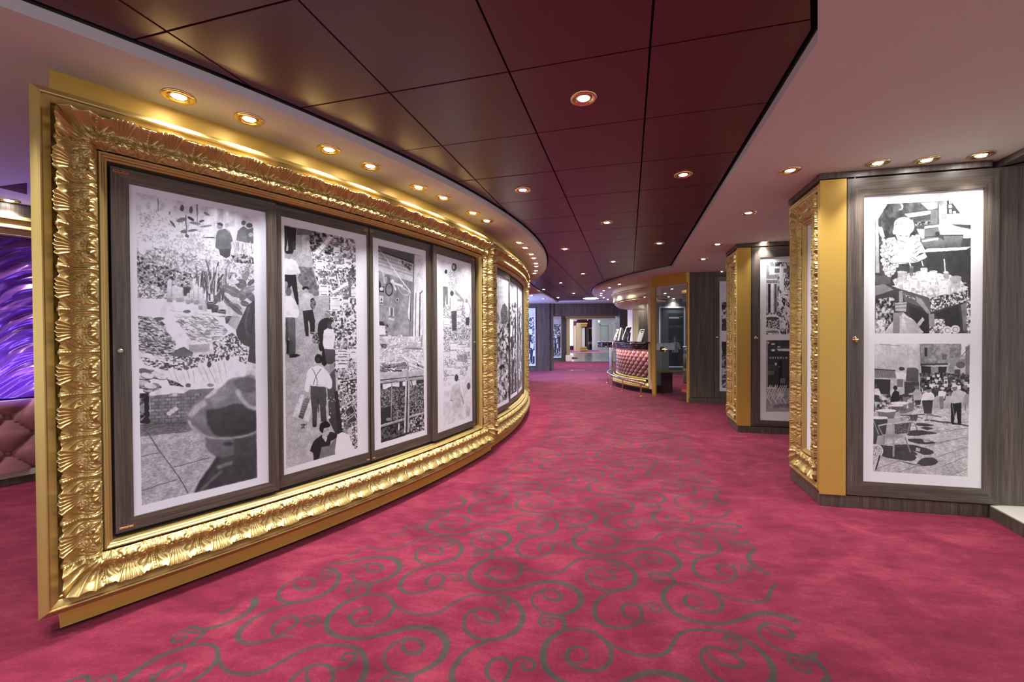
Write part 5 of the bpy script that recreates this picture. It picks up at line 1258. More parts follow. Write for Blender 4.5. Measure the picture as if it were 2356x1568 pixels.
def pic_osteria(fm):
    c = Pic(640, 1240, fm, 33)
    c.view(1740, 580, 4.02)
    top = [(93, 92), (420, 88), (420, 762), (92, 760)]
    c.setclip(top); c.poly(top, .86); c.tex(top, .2, 1.0, 16, 1.6)
    c.poly([(93, 92), (150, 92), (200, 240), (195, 560), (93, 560)], .6); c.poly([(120, 130), (280, 130), (280, 200), (120, 210)], .93); c.poly([(215, 130), (250, 130), (250, 380), (215, 380)], .95); c.poly([(170, 150), (215, 150), (215, 190), (170, 190)], .45); c.poly([(250, 150), (300, 150), (300, 190), (250, 190)], .5)
    # espresso boiler
    c.poly([(95, 250), (195, 250), (195, 560), (95, 560)], .75); c.poly([(110, 290), (132, 290), (132, 560), (110, 560)], .18); c.poly([(132, 290), (158, 290), (158, 560), (132, 560)], .97); c.poly([(168, 290), (188, 290), (188, 560), (168, 560)], .35)
    for k in range(12): c.poly([(97+k*8.5, 258), (101+k*8.5, 258), (101+k*8.5, 286), (97+k*8.5, 286)], .2)
    c.line([(93, 250), (198, 250)], 8, .93); c.line([(93, 290), (198, 290)], 6, .9); c.ell(145, 600, 66, 28, .93); c.ell(145, 612, 66, 16, .3); c.tex([(93, 625), (215, 625), (215, 700), (93, 700)], .15, .95, 8, 1.9); c.ell(150, 728, 70, 26, .9); c.ell(150, 735, 60, 12, .5)
    z = [(205, 350), (420, 330), (420, 720), (250, 700), (205, 560)]; c.tex(z, .1, 1.0, 14, 2.0); c.scat(z, 60, 26, .85, 1, .5, seed=3)
    c.seal(); base = c.a.copy()
    bot = [(92, 814), (420, 810), (420, 1474), (90, 1474)]
    c.setclip(bot); c.poly(bot, .24, 1, .2)
    c.poly([(92, 830), (108, 830), (108, 1250), (90, 1250)], .62); c.poly([(92, 814), (125, 830), (118, 850), (92, 840)], .7); c.poly([(110, 860), (420, 880), (420, 920), (110, 900)], .28)
    c.ell(155, 848, 20, 8, .85); c.ell(155, 905, 20, 11, .86); c.poly([(190, 890), (420, 893), (420, 915), (205, 913)], .82); c.poly([(196, 870), (222, 870), (222, 878), (196, 878)], .93)
    write(c, 'OSTERIA', 122, 967, 17, 17, 7.5, .93)
    for j in range(6):
        for i in range(9): c.poly([(114+i*8, 1036+j*9), (118+i*8, 1036+j*9), (118+i*8, 1041+j*9), (114+i*8, 1041+j*9)], .36)
    c.poly([(110, 1095), (165, 1095), (165, 1135), (110, 1135)], .42); c.poly([(168, 1022), (192, 1022), (188, 1045), (174, 1045)], .9); c.poly([(208, 1000), (240, 1000), (240, 1230), (208, 1230)], .12); c.ell(214, 1058, 4, 5, .8)
    c.poly([(222, 1165), (268, 1165), (266, 1215), (224, 1215)], .42); c.line([(222, 1172), (268, 1172)], 3, .7); c.line([(222, 1190), (268, 1190)], 3, .65); c.poly([(120, 1210), (200, 1210), (195, 1240), (120, 1240)], .2); c.poly([(210, 1220), (270, 1220), (275, 1262), (210, 1262)], .16)
    c.poly([(90, 1250), (420, 1260), (420, 1474), (90, 1474)], .60, 1, .64); c.poly([(90, 1330), (420, 1330), (420, 1345), (90, 1345)], .5); c.poly([(180, 1410), (420, 1380), (420, 1440), (150, 1430)], .48)
    c.poly([(92, 1246), (185, 1246), (180, 1262), (92, 1262)], .86)
    for x in (70, 120, 168, 205, 300, 350):
        s = 1 if x < 250 else .8
        for P, w in [([(x+60*s, 1225), (x, 1345)], 8), ([(x+78*s, 1228), (x+22, 1350)], 8), ([(x+6, 1290), (x+70, 1400)], 8), ([(x+50, 1310), (x+8, 1385)], 6), ([(x+8, 1330), (x+56, 1335)], 5)]: c.line(P, w, .84)
        for k in range(4): c.line([(x+58*s-k*12, 1240+k*22), (x+76*s-k*12, 1243+k*22)], 5, .74)
    c.seal(base, .4); c.clip = None
    return c.image('print_coffee_and_osteria', (1, 1, 1))
def pic_suspenders(name='print_suspenders'):
    c = Pic(300, 560, lambda x, y: (x, 1-y), 40); c.view(0, 0, 1)
    c.a[:] = .13; c.poly([(.0, 0), (1, 0), (1, 1), (0, 1)], .14, 1, .17)
    c.poly([(.02, .07), (.70, .07), (.70, .10), (.02, .10)], .55); c.poly([(.75, .06), (.95, .06), (.95, .08), (.75, .08)], .35)
    c.view(0, 0, 1)
    write(c, 'IRETTEHCC', .02, .235, .075, .03, .03, .34, mirror=True)
    c.ell(.42, .47, .10, .05, .22); c.ell(.42, .50, .08, .045, .34)
    c.poly([(.18, .56), (.30, .54), (.55, .54), (.70, .56), (.80, .66), (.70, .68), (.62, .64), (.62, .74), (.26, .74), (.24, .64), (.12, .68), (.05, .67)], .42, 1, .40, True)
    c.line([(.32, .55), (.34, .73)], .035, .14); c.line([(.54, .55), (.52, .73)], .035, .14); c.poly([(.26, .74), (.62, .74), (.66, 1), (.26, 1)], .12); c.line([(.02, .52), (.9, .50)], .01, .3)
    return c.image(name, (1, 1, 1), .6)
# ------------------------------------------------------------------ left: the gilt rotunda wall with its framed units
def arc_wall(name, R0, R1, t0, t1, z0, z1, mat, parent=None, n=90):
    v = []; f = []
    for i in range(n+1):
        t = t0+(t1-t0)*i/n
        for r in (R0, R1):
            for z in (z0, z1):
                p = ringpt(r, t, z); v.append(p)
    for i in range(n):
        a = 4*i; b = a+4
        f += [(a+2, b+2, b+3, a+3), (a+1, a+3, b+3, b+1), (b+1, b, a, a+1), (a, b, b+2, a+2)]
    f += [(0, 2, 3, 1), (4*n+1, 4*n+3, 4*n+2, 4*n)]
    return mobj(name, v, f, mat, parent, angle=.5)
for (nm, r0, r1, t0, t1, z0, z1, lab) in (('wall_left', 7.95, 8.25, -42.05, -19.7, 0, ZS, 'curved gold wall behind the near gilt frame'), ('wall_left', 7.95, 8.215, -19.7, 11.5, 0, ZS, 'curved gold wall behind the farther gilt frames'),
                              ('baseboard_left', 8.25, 8.318, -42.05, -19.7, .012, .095, 'gold plinth under the near gilt frame'), ('baseboard_left', 8.215, 8.285, -19.7, 3.2, .012, .095, 'gold plinth under the farther gilt frames')):
    w = arc_wall(nm, r0, r1, t0, t1, z0, z1, M['goldflat']); tag(w, lab, kind='structure')
R0 = 8.37
rp = ring_path(R0)
rp2 = lambda s, h, z: rp(s, np.asarray(h)-.035, z)
def ring_door(parent, t0, t1, R_, name_img, z0, z1, mt, img, label, th=.022, side_gap=.002):
    "flat door between two angles on radius R_. mt = card inset (left, right, bottom, top)"
    a = ringpt(R_, t0); b = ringpt(R_, t1); d = (b-a); w = d.length; d.normalize()
    n = Vector((d.y, -d.x, 0))
    rect = (mt[0], w-mt[1], z0+mt[2], z1-mt[3])
    def fm(px, py):
        p = on_plane(px, py, a+n*.0155, n); q = (p-a).dot(d)
        return ((q-rect[0])/(rect[1]-rect[0]), (p.z-rect[2])/(rect[3]-rect[2]))
    image = img(fm) if callable(img) else img
    r, P = plane_door(parent, a, d, n, 0, w, z0, z1, rect, print_mat(image, name_img), th, label=label)
    return r, P, d, n, w, rect
ZD0, ZD1 = .338, 1.975
units = [('gilt_frame_cabinet', -42.46, -19.88, 2.6e-3, 44, 60,
          'great curved gilt frame nearest on the left, holding four dark framed picture doors')]
def rad(s): return math.radians(s)*R0
u1 = empty('gilt_frame_cabinet', ringpt(8.37, -31.2)); tag(u1, 'great curved gilt frame nearest on the left, around four dark picture doors', 'picture cabinet', 'gilt framed cabinets of the curved wall')
gilt_frame(u1, rp, rad(-42.46), rad(-19.88), .088, 2.222, .0022, 54, 64)
arc_wall('back_panel', 8.245, 8.268, -41.2, -21.2, .30, 2.0, M['black'], u1, 40)
T = [ring_hit(257, 8.285), ring_hit(634.5, 8.285)]
d1 = ring_door(u1, T[0], T[1], 8.282, 'print_a', ZD0, ZD1, (.062, .052, .058, .062), pic_flowers, 'dark wood picture door with a flower market and a man in a felt hat', .026)
d2 = ring_door(u1, T[1]-.05, -31.55, 8.262, 'print_b', ZD0, ZD1, (.045, .012, .068, .058), pic_crates, 'dark wood picture door with men among fruit crates seen from above', .022)
d3 = ring_door(u1, -31.50, -26.9, 8.262, 'print_c', ZD0, ZD1, (.030, .062, .066, .058), pic_stall, 'dark wood picture door with a fish stall and a clock on the wall', .022)
d4 = ring_door(u1, -26.95, -22.12, 8.282, 'print_d', ZD0-.002, ZD1, (.050, .050, .058, .062), pic_pale, 'dark wood picture door with pale stacked crates and two people from behind', .026)
T12 = T
for (dd, hs, ks) in ((d1, [(.035, ZD1-.018), (.035, ZD0+.02)], (.024, 1.155)), (d4, [(d4[4]-.035, ZD1-.018), (d4[4]-.035, ZD0+.02)], (d4[4]-.026, 1.155))):
    r, P, d, n, w_, rect = dd
    for (a, z) in hs: hinge(r, P(a, z, .027), d, n, M['brass'])
    k = knob(r, P(ks[0], ks[1], .026), n, M['chrome'], .62); k.name = 'lock'; k['label'] = 'small round chrome lock'
for (dd, a) in ((d2, d2[4]-.02), (d3, .02)):
    r, P, d, n, w_, rect = dd
    for z in (ZD1-.022, ZD0+.02): hinge(r, P(a, z, .023), d*.5, n, M['brass'])
u2 = empty('gilt_frame_cabinet', ringpt(8.37, -9)); tag(u2, 'second curved gilt frame along the wall, narrow in view beyond the near one', 'picture cabinet', 'gilt framed cabinets of the curved wall')
gilt_frame(u2, rp2, rad(-19.66), rad(1.2), .088, 2.222, .0048, 24, 60)
arc_wall('back_panel', 8.205, 8.220, -18.9, .4, .30, 2.0, M['black'], u2, 40)
gen = print_mat(pic_generic('print_street_a', 5), 'print_f'); gen_i = None
d5 = ring_door(u2, -18.3, -13.95, 8.252, 'print_e', ZD0, ZD1, (.05, .03, .058, .062), pic_crowd, 'dark wood picture door with a crowd under a round tree', .026)
d6 = ring_door(u2, -13.9, -9.2, 8.226, 'print_g', ZD0, ZD1, (.04, .03, .066, .06), pic_generic('print_street_b', 8), 'dark wood picture door with a pale street picture, behind the crowd one', .02)
d7 = ring_door(u2, -9.15, -4.75, 8.226, 'print_h', ZD0, ZD1, (.03, .03, .066, .06), pic_generic('print_street_c', 11, .8), 'dark wood picture door with a dark street picture, third in the frame', .02)
d8 = ring_door(u2, -4.6, -.4, 8.242, 'print_i', ZD0, ZD1, (.05, .05, .058, .062), pic_generic('print_street_d', 14), 'dark wood picture door at the far end of the frame', .024)
u3 = empty('gilt_frame_cabinet', ringpt(8.37, 6)); tag(u3, 'third curved gilt frame, only its carved edge showing past the bend of the wall', 'picture cabinet', 'gilt framed cabinets of the curved wall')
gilt_frame(u3, rp2, rad(1.35), rad(11.3), .088, 2.222, .007, 14, 20)
arc_wall('back_panel', 8.205, 8.222, 2.2, 10.4, .30, 2.0, M['black'], u3, 20)

# gilt door case past the bend (its carved edge closes the wall)
c0 = empty('gilt_door_case', (.33, 11.4, 0)); tag(c0, 'gilt carved door case standing just past the bend of the curved wall', 'door case')
lp = line_path((-1.1, 11.55), (1, -.06), (.06, 1*-.998))
gilt_frame(c0, lp, 0, 1.50, .06, 2.22, .010, 12, 10, sides=('left', 'right', 'top', 'bottom'))
wallbox('back_panel', (-1.1, 11.67), (.39, 11.58), .0, 2.335, .10, M['goldflat'], c0)

w = wallbox('wall_left', (-1.3, 9.0), (-1.3, 14.9), 0, ZS, .1, M['wood']); tag(w, 'added dark wood wall hidden past the bend, for the glass to mirror', kind='structure')  # unseen wall added to darken the reflection in the glass door
# ------------------------------------------------------------------ right: three bays stepping back along the corridor
def bay(i, near, far, corner2, x_gold, x_door1, px_mat, img, labels, nd=30, step=.004, door_r=None, wall_to=None, gold_z=(.088, 2.292)):
    """near: floor corner of the plinth towards the corridor, far: its back end, corner2: floor point along the front"""
    n0 = Vector((near[0], near[1], 0)); f0 = Vector((far[0], far[1], 0)); c2 = Vector((corner2[0], corner2[1], 0))
    d = (c2-n0).normalized(); nn = Vector((d.y, -d.x, 0))           # front faces the camera
    e = (n0-f0).normalized(); ne = Vector((e.y, -e.x, 0))           # carved face, towards the corridor
    o = n0 + nn*.016 + ne*.016                                      # outer corner of the gold case, proud of the plinth
    of = f0 + ne*.016
    def hit(x):                                                      # distance along the front plane at a photo column
        p = on_plane(x, 772, o, nn); return (p-o).dot(d)
    return n0, f0, c2, d, nn, e, ne, o, of, hit
def build_bay(i, near, far, corner2, xg, xd, mat_px, img, glabel, dlabel, step, nd, zt=2.29, tail=None, knob_px=None, frame_w=.62):
    n0, f0, c2, d, nn, e, ne, o, of, hit = bay(i, near, far, corner2, None, None, None, None, None)
    f0 = n0 - e*frame_w; of = f0+ne*.016
    # plinth
    kick = MB()
    b0 = n0; b1 = c2
    back = nn*-.45
    kick.prism([(f0.x, f0.y), (n0.x, n0.y), (b1.x, b1.y), ((b1+back).x, (b1+back).y), ((f0+d*.5).x, (f0+d*.5).y)], 0, .082)
    k = kick.build('baseboard_right', M['wood'], None); tag(k, 'dark wood plinth', kind='structure')
    # gold case
    case = empty('gilt_pillar', ((o.x+of.x)/2, (o.y+of.y)/2, 0)); tag(case, glabel, 'pillar', 'gilt pillars of the right wall')
    g1 = hit(xg)
    body = MB()
    P = [of, o, o+d*g1, o+d*g1-nn*.10, of-ne*.10+d*0]
    # front plain face, return, and back of the carved face
    body.prism([(o.x, o.y), ((o+d*g1).x, (o+d*g1).y), ((o+d*g1-nn*.03).x, (o+d*g1-nn*.03).y), ((o-nn*.03-ne*.03+d*.03).x, (o-nn*.03-ne*.03+d*.03).y), ((of-ne*.12).x, (of-ne*.12).y), ((of-ne*.115-e*.0).x, (of-ne*.115-e*.0).y), ((o-ne*.115-e*.012+d*0).x, (o-ne*.115-e*.012).y), ((o-e*.012).x, (o-e*.012).y)], .086, zt)
    q = body.build('plain_face', M['goldflat'], case); q['label'] = 'smooth flat gold side panel'
    w_ = (o-of).length
    lpth = line_path((of.x, of.y), (e.x, e.y), (ne.x, ne.y))
    gilt_frame(case, lpth, 0, w_-.004, .088, zt, step, nd, 4, hk=.62)
    # lit white card inside the carved frame
    a = of+e*.235; b = o-e*.243
    v = [a-ne*.064, b-ne*.064]
    wallbox('picture_print', (v[0].x, v[0].y), (v[1].x, v[1].y), .30, zt-.22, .01, M['paper'], case, side=-1)
    # door
    a0, a1 = hit(xg)+.006, hit(xd)
    m = [on_plane(px, py, o-nn*.012, nn) for px, py in mat_px]
    s_ = lambda p: (p-o).dot(d)
    rect = ((s_(m[0])+s_(m[3]))/2, (s_(m[1])+s_(m[2]))/2, (m[2].z+m[3].z)/2, (m[0].z+m[1].z)/2)
    oo = o-nn*.026
    def fm(px, py):
        p = on_plane(px, py, oo+nn*.0155, nn); qq = (p-oo).dot(d)
        return ((qq-rect[0])/(rect[1]-rect[0]), (p.z-rect[2])/(rect[3]-rect[2]))
    dr = empty('picture_door', tuple(oo+d*(a0+a1)/2)); tag(dr, dlabel, 'cabinet door', 'tall picture doors of the right wall')
    r, Pf = plane_door(dr, oo, d, nn, a0, a1, .092, zt-.004, rect, print_mat(img(fm) if callable(img) else img, 'print_bay%d' % i), .024, name='door_panel')
    if knob_px:
        p = on_plane(knob_px[0], knob_px[1], oo+nn*.024, nn); knob(dr, p, nn, M['brass'], 1.15)
        for z in (zt-.001,): disc(dr, 'top_bolt', Pf(a0+.05, zt+.012, .01), (0, 0, -1), [(.006, 0), (.006, .02)], M['chrome'], 10)
    # wall behind, dark joints and crown
    wallbox('wall_right', (oo+d*(g1-.02)-nn*.012)[:2], (oo+d*(a1+.01)-nn*.012)[:2], 0, ZS, .2, M['black'], None)['kind'] = 'structure'
    cr = MB()
    L0 = of-ne*.0+ne*.006; L1 = o+nn*.006+ne*.006; L2 = o+d*((c2-n0).length)+nn*.006
    cr.prism([(L0.x, L0.y), (L1.x, L1.y), (L2.x, L2.y), ((L2-nn*.3).x, (L2-nn*.3).y), ((L0-ne*.3).x, (L0-ne*.3).y)], zt+.006, ZS-.002)
    t = cr.build('trim_%d' % (i+1), M['wood'], None); tag(t, 'dark wood crown under the cream ceiling', kind='structure')
    return o, d, nn, e, ne, of, hit, oo, a1
A = build_bay(0, (2.189, 3.031), (2.358, 3.641), (3.145, 2.813), 1947, 2298, [(1988, 450), (2263, 435), (2256, 1123), (1983, 1105)], pic_boy_square,
              'near gilt pillar at the right, carved frame on its narrow corridor side', 'tall dark door nearest at the right with a boy picture over a cafe square', .0035, 34, 2.292, knob_px=(1968, 780), frame_w=.60)
o, d, nn, e, ne, of, hit, oo, a1 = A
# wood panel to the right of the near door and the stepped ledge under it
pa = oo+d*(a1+.004); pb = pa+d*.55
wp = wallbox('wall_right', (pa-nn*.0)[:2], pb[:2], .082, ZS-.004, .03, M['wood'], None); wp['kind'] = 'structure'
c2 = floor_pt(2273.6, 1189.5); c3 = floor_pt(2356, 1236); dv = (c3-c2).normalized()
c4 = c2+dv*.75
lg = MB().prism([(c2.x, c2.y), (c4.x, c4.y), ((c4+d*.9).x, (c4+d*.9).y), ((pb+d*.6).x, (pb+d*.6).y), ((pa-d*.03).x, (pa-d*.03).y)], 0, .078).build('trim_5', M['wood']); tag(lg, 'dark wood step jutting out at the right edge', kind='structure')
lt = MB().prism([(c2.x+.004, c2.y-.004), (c4.x, c4.y), ((c4+d*.9).x, (c4+d*.9).y), ((pb+d*.6).x, (pb+d*.6).y), ((pa).x, (pa).y)], .078, .084).build('trim_6', M['stoneledge']); tag(lt, 'beige ledge top at the right edge', kind='structure')
# crown turning out over the ledge
k2 = at_z(2286, 375, ZS); k3 = at_z(2356, 339, ZS); kd = (k3-k2).normalized(); k4 = k2+kd*.8
cr = MB().prism([(k2.x, k2.y), (k4.x, k4.y), ((k4+d*.9).x, (k4+d*.9).y), ((pb+d*.6).x, (pb+d*.6).y), (pa.x, pa.y)], 2.298, ZS-.002).build('trim_7', M['wood']); tag(cr, 'dark wood crown turning out at the right edge', kind='structure')
B = build_bay(1, (2.812, 5.335), (3.0, 6.0), (3.62, 5.13), 1727.5, 1900, [(1749, 592), (1850, 588), (1850, 975), (1748, 960)], pic_osteria,
              'second gilt pillar at the right, carved frame on its narrow corridor side', 'tall dark door behind the near pillar with a coffee machine over an osteria front', .006, 20, 2.288, knob_px=(1739, 777), frame_w=.60)
# third bay: plain panel then door
q0 = floor_pt(1585.5, 925.6); q1 = floor_pt(1669, 929.5); d3_ = (Vector((1, -.21, 0))).normalized(); n3_ = Vector((d3_.y, -d3_.x, 0))
q0 = Vector((q0.x, q0.y, 0))
def h3(x): p = on_plane(x, 772, q0, n3_); return (p-q0).dot(d3_)
kb = MB().prism([(q0+d3_*s+n3_*h)[:2] for s, h in ((0, 0), (1.6, 0), (1.6, -.4), (0, -.4))], 0, .088).build('baseboard_right', M['wood']); tag(kb, 'dark wood plinth', kind='structure')
pn = MB()
cc = q0+d3_*(h3(1642.6)/2)-n3_*.03; hw = h3(1642.6)/2
pn.quadbox(Vector((cc.x, cc.y, (.09+ZS)/2)), (0, 0, (ZS-.09)/2-.004), d3_*(hw-.002), n3_*.02).build('wall_right', M['wood'])['kind'] = 'structure'
wallbox('wall_right', (q0-n3_*.05)[:2], (q0+d3_*1.6-n3_*.05)[:2], 0, ZS, .15, M['black'])['kind'] = 'structure'
dr = empty('picture_door', tuple(q0+d3_*(h3(1642.6)+.35)-n3_*.03)); tag(dr, 'tall dark door third along the right wall, a strip of its white card showing', 'cabinet door', 'tall picture doors of the right wall')
o3 = q0-n3_*.038; s0 = h3(1643.2)
plane_door(dr, o3, d3_, n3_, s0, s0+.82, .094, 2.27, (h3(1656), h3(1656)+.62, .215, 2.165), print_mat(pic_generic('print_street_e', 17), 'print_j'), .024, name='door_panel')
knob(dr, on_plane(1649.5, 775.5, o3+n3_*.024, n3_), n3_, M['brass'], 1.15)
t = MB().prism([(q0+d3_*s+n3_*h)[:2] for s, h in ((h3(1642.6), -.01), (1.6, -.01), (1.6, -.2), (h3(1642.6), -.2))], 2.275, ZS-.002).build('trim_8', M['wood']); tag(t, 'dark wood crown over the third door', kind='structure')
# ------------------------------------------------------------------ ticket booth
BC = Vector((5.30, 10.30, 0))
def bp(r, deg, z=0): return Vector((BC.x+r*math.cos(math.radians(deg)), BC.y+r*math.sin(math.radians(deg)), z))
print('booth check', [round(c, 1) for c in project(bp(2.78, 209.5, 0))], [round(c, 1) for c in project(bp(2.80, 180, 2.2))])
def sweep(name, prof, t0, t1, n, mat, parent, C=BC, close=True, smooth=True):
    v = []; f = []; m = len(prof)
    for i in range(n+1):
        t = math.radians(t0+(t1-t0)*i/n)
        for (r, z) in prof: v.append((C.x+r*math.cos(t), C.y+r*math.sin(t), z))
    for i in range(n):
        for j in range(m if close else m-1):
            k = (j+1) % m; f.append((i*m+j, i*m+k, (i+1)*m+k, (i+1)*m+j))
    if close: f += [tuple(range(m)), tuple(n*m+j for j in reversed(range(m)))]
    return mobj(name, v, f, mat, parent, angle=.5)
M['goldpale'] = simple('pale_satin_gold', (.72, .58, .36), .45, .12, vary=.06)
fr = empty('ticket_booth_frame', bp(2.8, 180)); tag(fr, 'curved gilt frame around the ticket counter opening', 'booth frame')
TA, TB = 209.3, 132
# outer mouldings top and bottom
sweep('top_moulding', [(2.62, ZS-.001), (2.80, ZS-.001), (2.80, 2.25), (2.83, 2.24), (2.83, 2.22), (2.80, 2.215), (2.77, 2.20), (2.70, 2.19), (2.62, 2.19)], TA, TB, 60, M['goldpale'], fr)
sweep('inner_moulding', [(2.55, 2.02), (2.74, 2.02), (2.755, 2.0), (2.74, 1.985), (2.715, 1.97), (2.70, 1.945), (2.67, 1.93), (2.30, 1.925), (2.30, 1.96), (2.55, 1.97)], TA, TB, 60, M['goldpale'], fr)
sweep('bottom_moulding', [(2.60, .10), (2.83, .10), (2.84, .115), (2.84, .135), (2.80, .15), (2.76, .155), (2.60, .155)], TA, TB, 60, M['gold'], fr)
sweep('inner_moulding', [(2.60, .27), (2.72, .27), (2.735, .285), (2.725, .30), (2.69, .305), (2.66, .325), (2.62, .33), (2.60, .33)], TA, TB, 60, M['gold'], fr)
bp_path = lambda s, h, z: np.stack([BC.x+(2.80+np.asarray(h))*np.cos(-np.asarray(s)/2.8), BC.y+(2.80+np.asarray(h))*np.sin(-np.asarray(s)/2.8), np.broadcast_to(np.asarray(z, dtype=float), np.asarray(s).shape)], 1)
# carved bands of the opening: same relief, one band above and one below
def band(za, s_in, nm, up, mat, lo, hi, path, step, nd=14):
    mp = (lambda a, d_, h: path(a, h, za+d_)) if up else (lambda a, d_, h: path(a, h, za-d_))
    V, F = carved_side(nm, mp, lo, hi, 0, step, nd, mat, fr)
    return V, F
slo, shi = -math.radians(TA)*2.8, -math.radians(TB)*2.8
for (za, up, mat) in ((2.205, False, M['goldpale']), (.155, True, M['gold'])):
    mp = (lambda a, d_, h: bp_path(a, np.asarray(h)*.6, .158+d_*.95)) if up else (lambda a, d_, h: bp_path(a, np.asarray(h)*.45-.008, 2.19-d_*1.35))
    V, F = carved_side('b', mp, slo, shi, .0, .006, 18, mat, fr, .11)
    if not up: F = F[:, ::-1]
    np_mesh('carved_border', V, F[:, ::-1] if True else F, mat, fr)
    # dark teeth under the tips
    m = MB()
    for k in range(90):
        t = TA+(TB-TA)*(k+.5)/90; z = .150 if up else 2.196
        m.quadbox(bp(2.812, t, z), (0, 0, .010), Vector((-math.sin(math.radians(t)), math.cos(math.radians(t)), 0))*.014, Vector((math.cos(math.radians(t)), math.sin(math.radians(t)), 0))*.016)
    tag(m.build('shell_bosses', mat, fr), kind='stuff')
# near jamb: carved upright and its flat lip, then the bright gold post
ja = bp(2.80, TA); tdir = Vector((math.sin(math.radians(TA)), -math.cos(math.radians(TA)), 0))   # towards the camera side
jn = Vector((math.cos(math.radians(TA)), math.sin(math.radians(TA)), 0))
m = MB(); m.quadbox(Vector((ja.x, ja.y, 1.215))-tdir*.045-jn*.012, (0, 0, 1.12), tdir*.075, jn*.018)
m.build('jamb', M['goldpale'], fr, bevel=.004)
lpj = line_path(tuple((ja-tdir*.15)[:2]), tuple(tdir[:2]), tuple(jn[:2]))
V, F = carved_side('c', lambda a, d_, h: lpj(d_*.95, h*.6+.03, a), .16, 2.19, 0, .008, 14, M['leaf'], fr)
np_mesh('carved_border', V, F, M['leaf'], fr)
m = MB(); fj = bp(2.72, TB); m.quadbox(Vector((fj.x, fj.y, 1.2)), (0, 0, 1.12), (.10, .05, 0), (.05, -.10, 0)); m.build('jamb', M['goldpale'], fr, bevel=.01)
post = wallbox('wall_booth_post', (2.835, 8.60), (2.86, 8.48), 0, ZS, -.03, M['goldflat']); post['kind'] = 'structure'; post.name = 'trim_9'
# counter
ct = empty('ticket_counter', bp(2.7, 180)); tag(ct, 'curved ticket counter with tufted pink front and dark marble top', 'counter')
# tufted front: diamond buttoned relief
def tufted(name, path, s0, s1, z0, z1, cw, ch, depth, ns, nz, mat, parent, flip=False, stagger=True, mat2=None):
    s = np.linspace(s0, s1, ns+1); z = np.linspace(z0, z1, nz+1); S, Z = np.meshgrid(s, z, indexing='ij')
    u = (S-s0)/cw; v = (Z-z0)/ch
    a = u+v; b = u-v
    da = np.abs((a % 1)-.5)*2; db = np.abs((b % 1)-.5)*2      # 1 on the pleat lines
    pil = (1-da**2.2)*(1-db**2.2)
    h = depth*(np.clip(pil, 0, 1)**.45)
    fa = np.minimum(np.abs(a-np.round(a)), 1); fb = np.abs(b-np.round(b))
    dd = np.hypot(fa, fb); h = h-depth*.5*np.exp(-(dd/.10)**2)
    V = path(S.ravel(), h.ravel(), Z.ravel()); i, j = np.meshgrid(np.arange(ns), np.arange(nz), indexing='ij'); q = (i*(nz+1)+j).ravel()
    F = np.stack([q, q+nz+1, q+nz+2, q+1], 1)
    if flip: F = F[:, ::-1]
    o = np_mesh(name, V, F, mat, parent)
    # buttons
    m = MB()
    for i in range(int((s1-s0)/cw*2)+2):
        for j in range(int((z1-z0)/ch*2)+2):
            if (i+j) % 2: continue
            ss = s0+i*cw/2; zz = z0+j*ch/2
            if not (s0 < ss < s1 and z0+.01 < zz < z1-.01): continue
            p = path(np.array([ss]), np.array([-.002]), np.array([zz]))[0]; p2 = path(np.array([ss]), np.array([depth*.18]), np.array([zz]))[0]
            m.tube(p, p2, cw*.07, cw*.04, n=8)
    tag(m.build('upholstery_buttons', mat, parent, smooth=True), kind='stuff')
    return o
bt = lambda s, h, z: np.stack([BC.x+(2.62+h)*np.cos(-s/2.62), BC.y+(2.62+h)*np.sin(-s/2.62), z], 1)
tufted('tufted_front', bt, -math.radians(TA-.5)*2.62, -math.radians(145)*2.62,   .33, .895, .17, .17, .095, 380, 90, M['velvet'], ct)
sweep('core', [(2.2, .15), (2.60, .15), (2.60, .90), (2.2, .90)], TA-.3, 140, 50, M['wood'], ct)
M['marble'], nt, p = newmat('dark_marble')
g = N(nt, 'ShaderNodeNewGeometry'); v = N(nt, 'ShaderNodeTexNoise', i_Scale=9.0, i_Detail=8.0, i_Roughness=.72, i_Distortion=1.6); L(nt, g.outputs['Position'], v.inputs[0])
cr = N(nt, 'ShaderNodeValToRGB'); ee = cr.color_ramp.elements; ee[0].position = .50; ee[0].color = (.014, .011, .012, 1); ee[1].position = .68; ee[1].color = (.32, .28, .27, 1)
L(nt, v.outputs[0], cr.inputs[0]); L(nt, cr.outputs[0], p.inputs['Base Color']); p.inputs['Roughness'].default_value = .08; p.inputs['Coat Weight'].default_value = .5
def ribbed(r, z0, z1, n=4, back=2.15):
    P = [(back, z0), (r-.03, z0)]
    hh = (z1-z0)/n
    for k in range(n):
        for a in range(5):
            t = -PI/2+PI*a/4; P.append((r-.02+.018*math.cos(t), z0+hh*(k+.5)+hh*.46*math.sin(t)))
    P += [(r-.03, z1), (back, z1)]
    return P
sweep('marble_top', ribbed(2.80, .90, 1.05), TA+2.6, 165, 60, M['marble'], ct)
lobe = Vector((2.75, 11.7, 0))
sweep('marble_top', ribbed(.42, .90, 1.05, back=.02), 60, 330, 40, M['marble'], ct, C=lobe)
MB().tube((2.72, 11.75, 0), (2.72, 11.75, .90), .05, n=16).build('ledge_leg', M['steel'], ct)
# light strip tucked under the marble edge, washing the tufted front
for k in range(7):
    t_ = 206-k*9; l_ = bpy.data.lights.new('strip_light', 'AREA'); l_.shape = 'RECTANGLE'; l_.size = .42; l_.size_y = .02; l_.energy = 1.1; l_.color = (1, .86, .80)
    q_ = bpy.data.objects.new('strip_light', l_); COL.objects.link(q_); q_.location = bp(2.765, t_, .892); q_.rotation_euler = (0, 0, math.radians(t_+90))
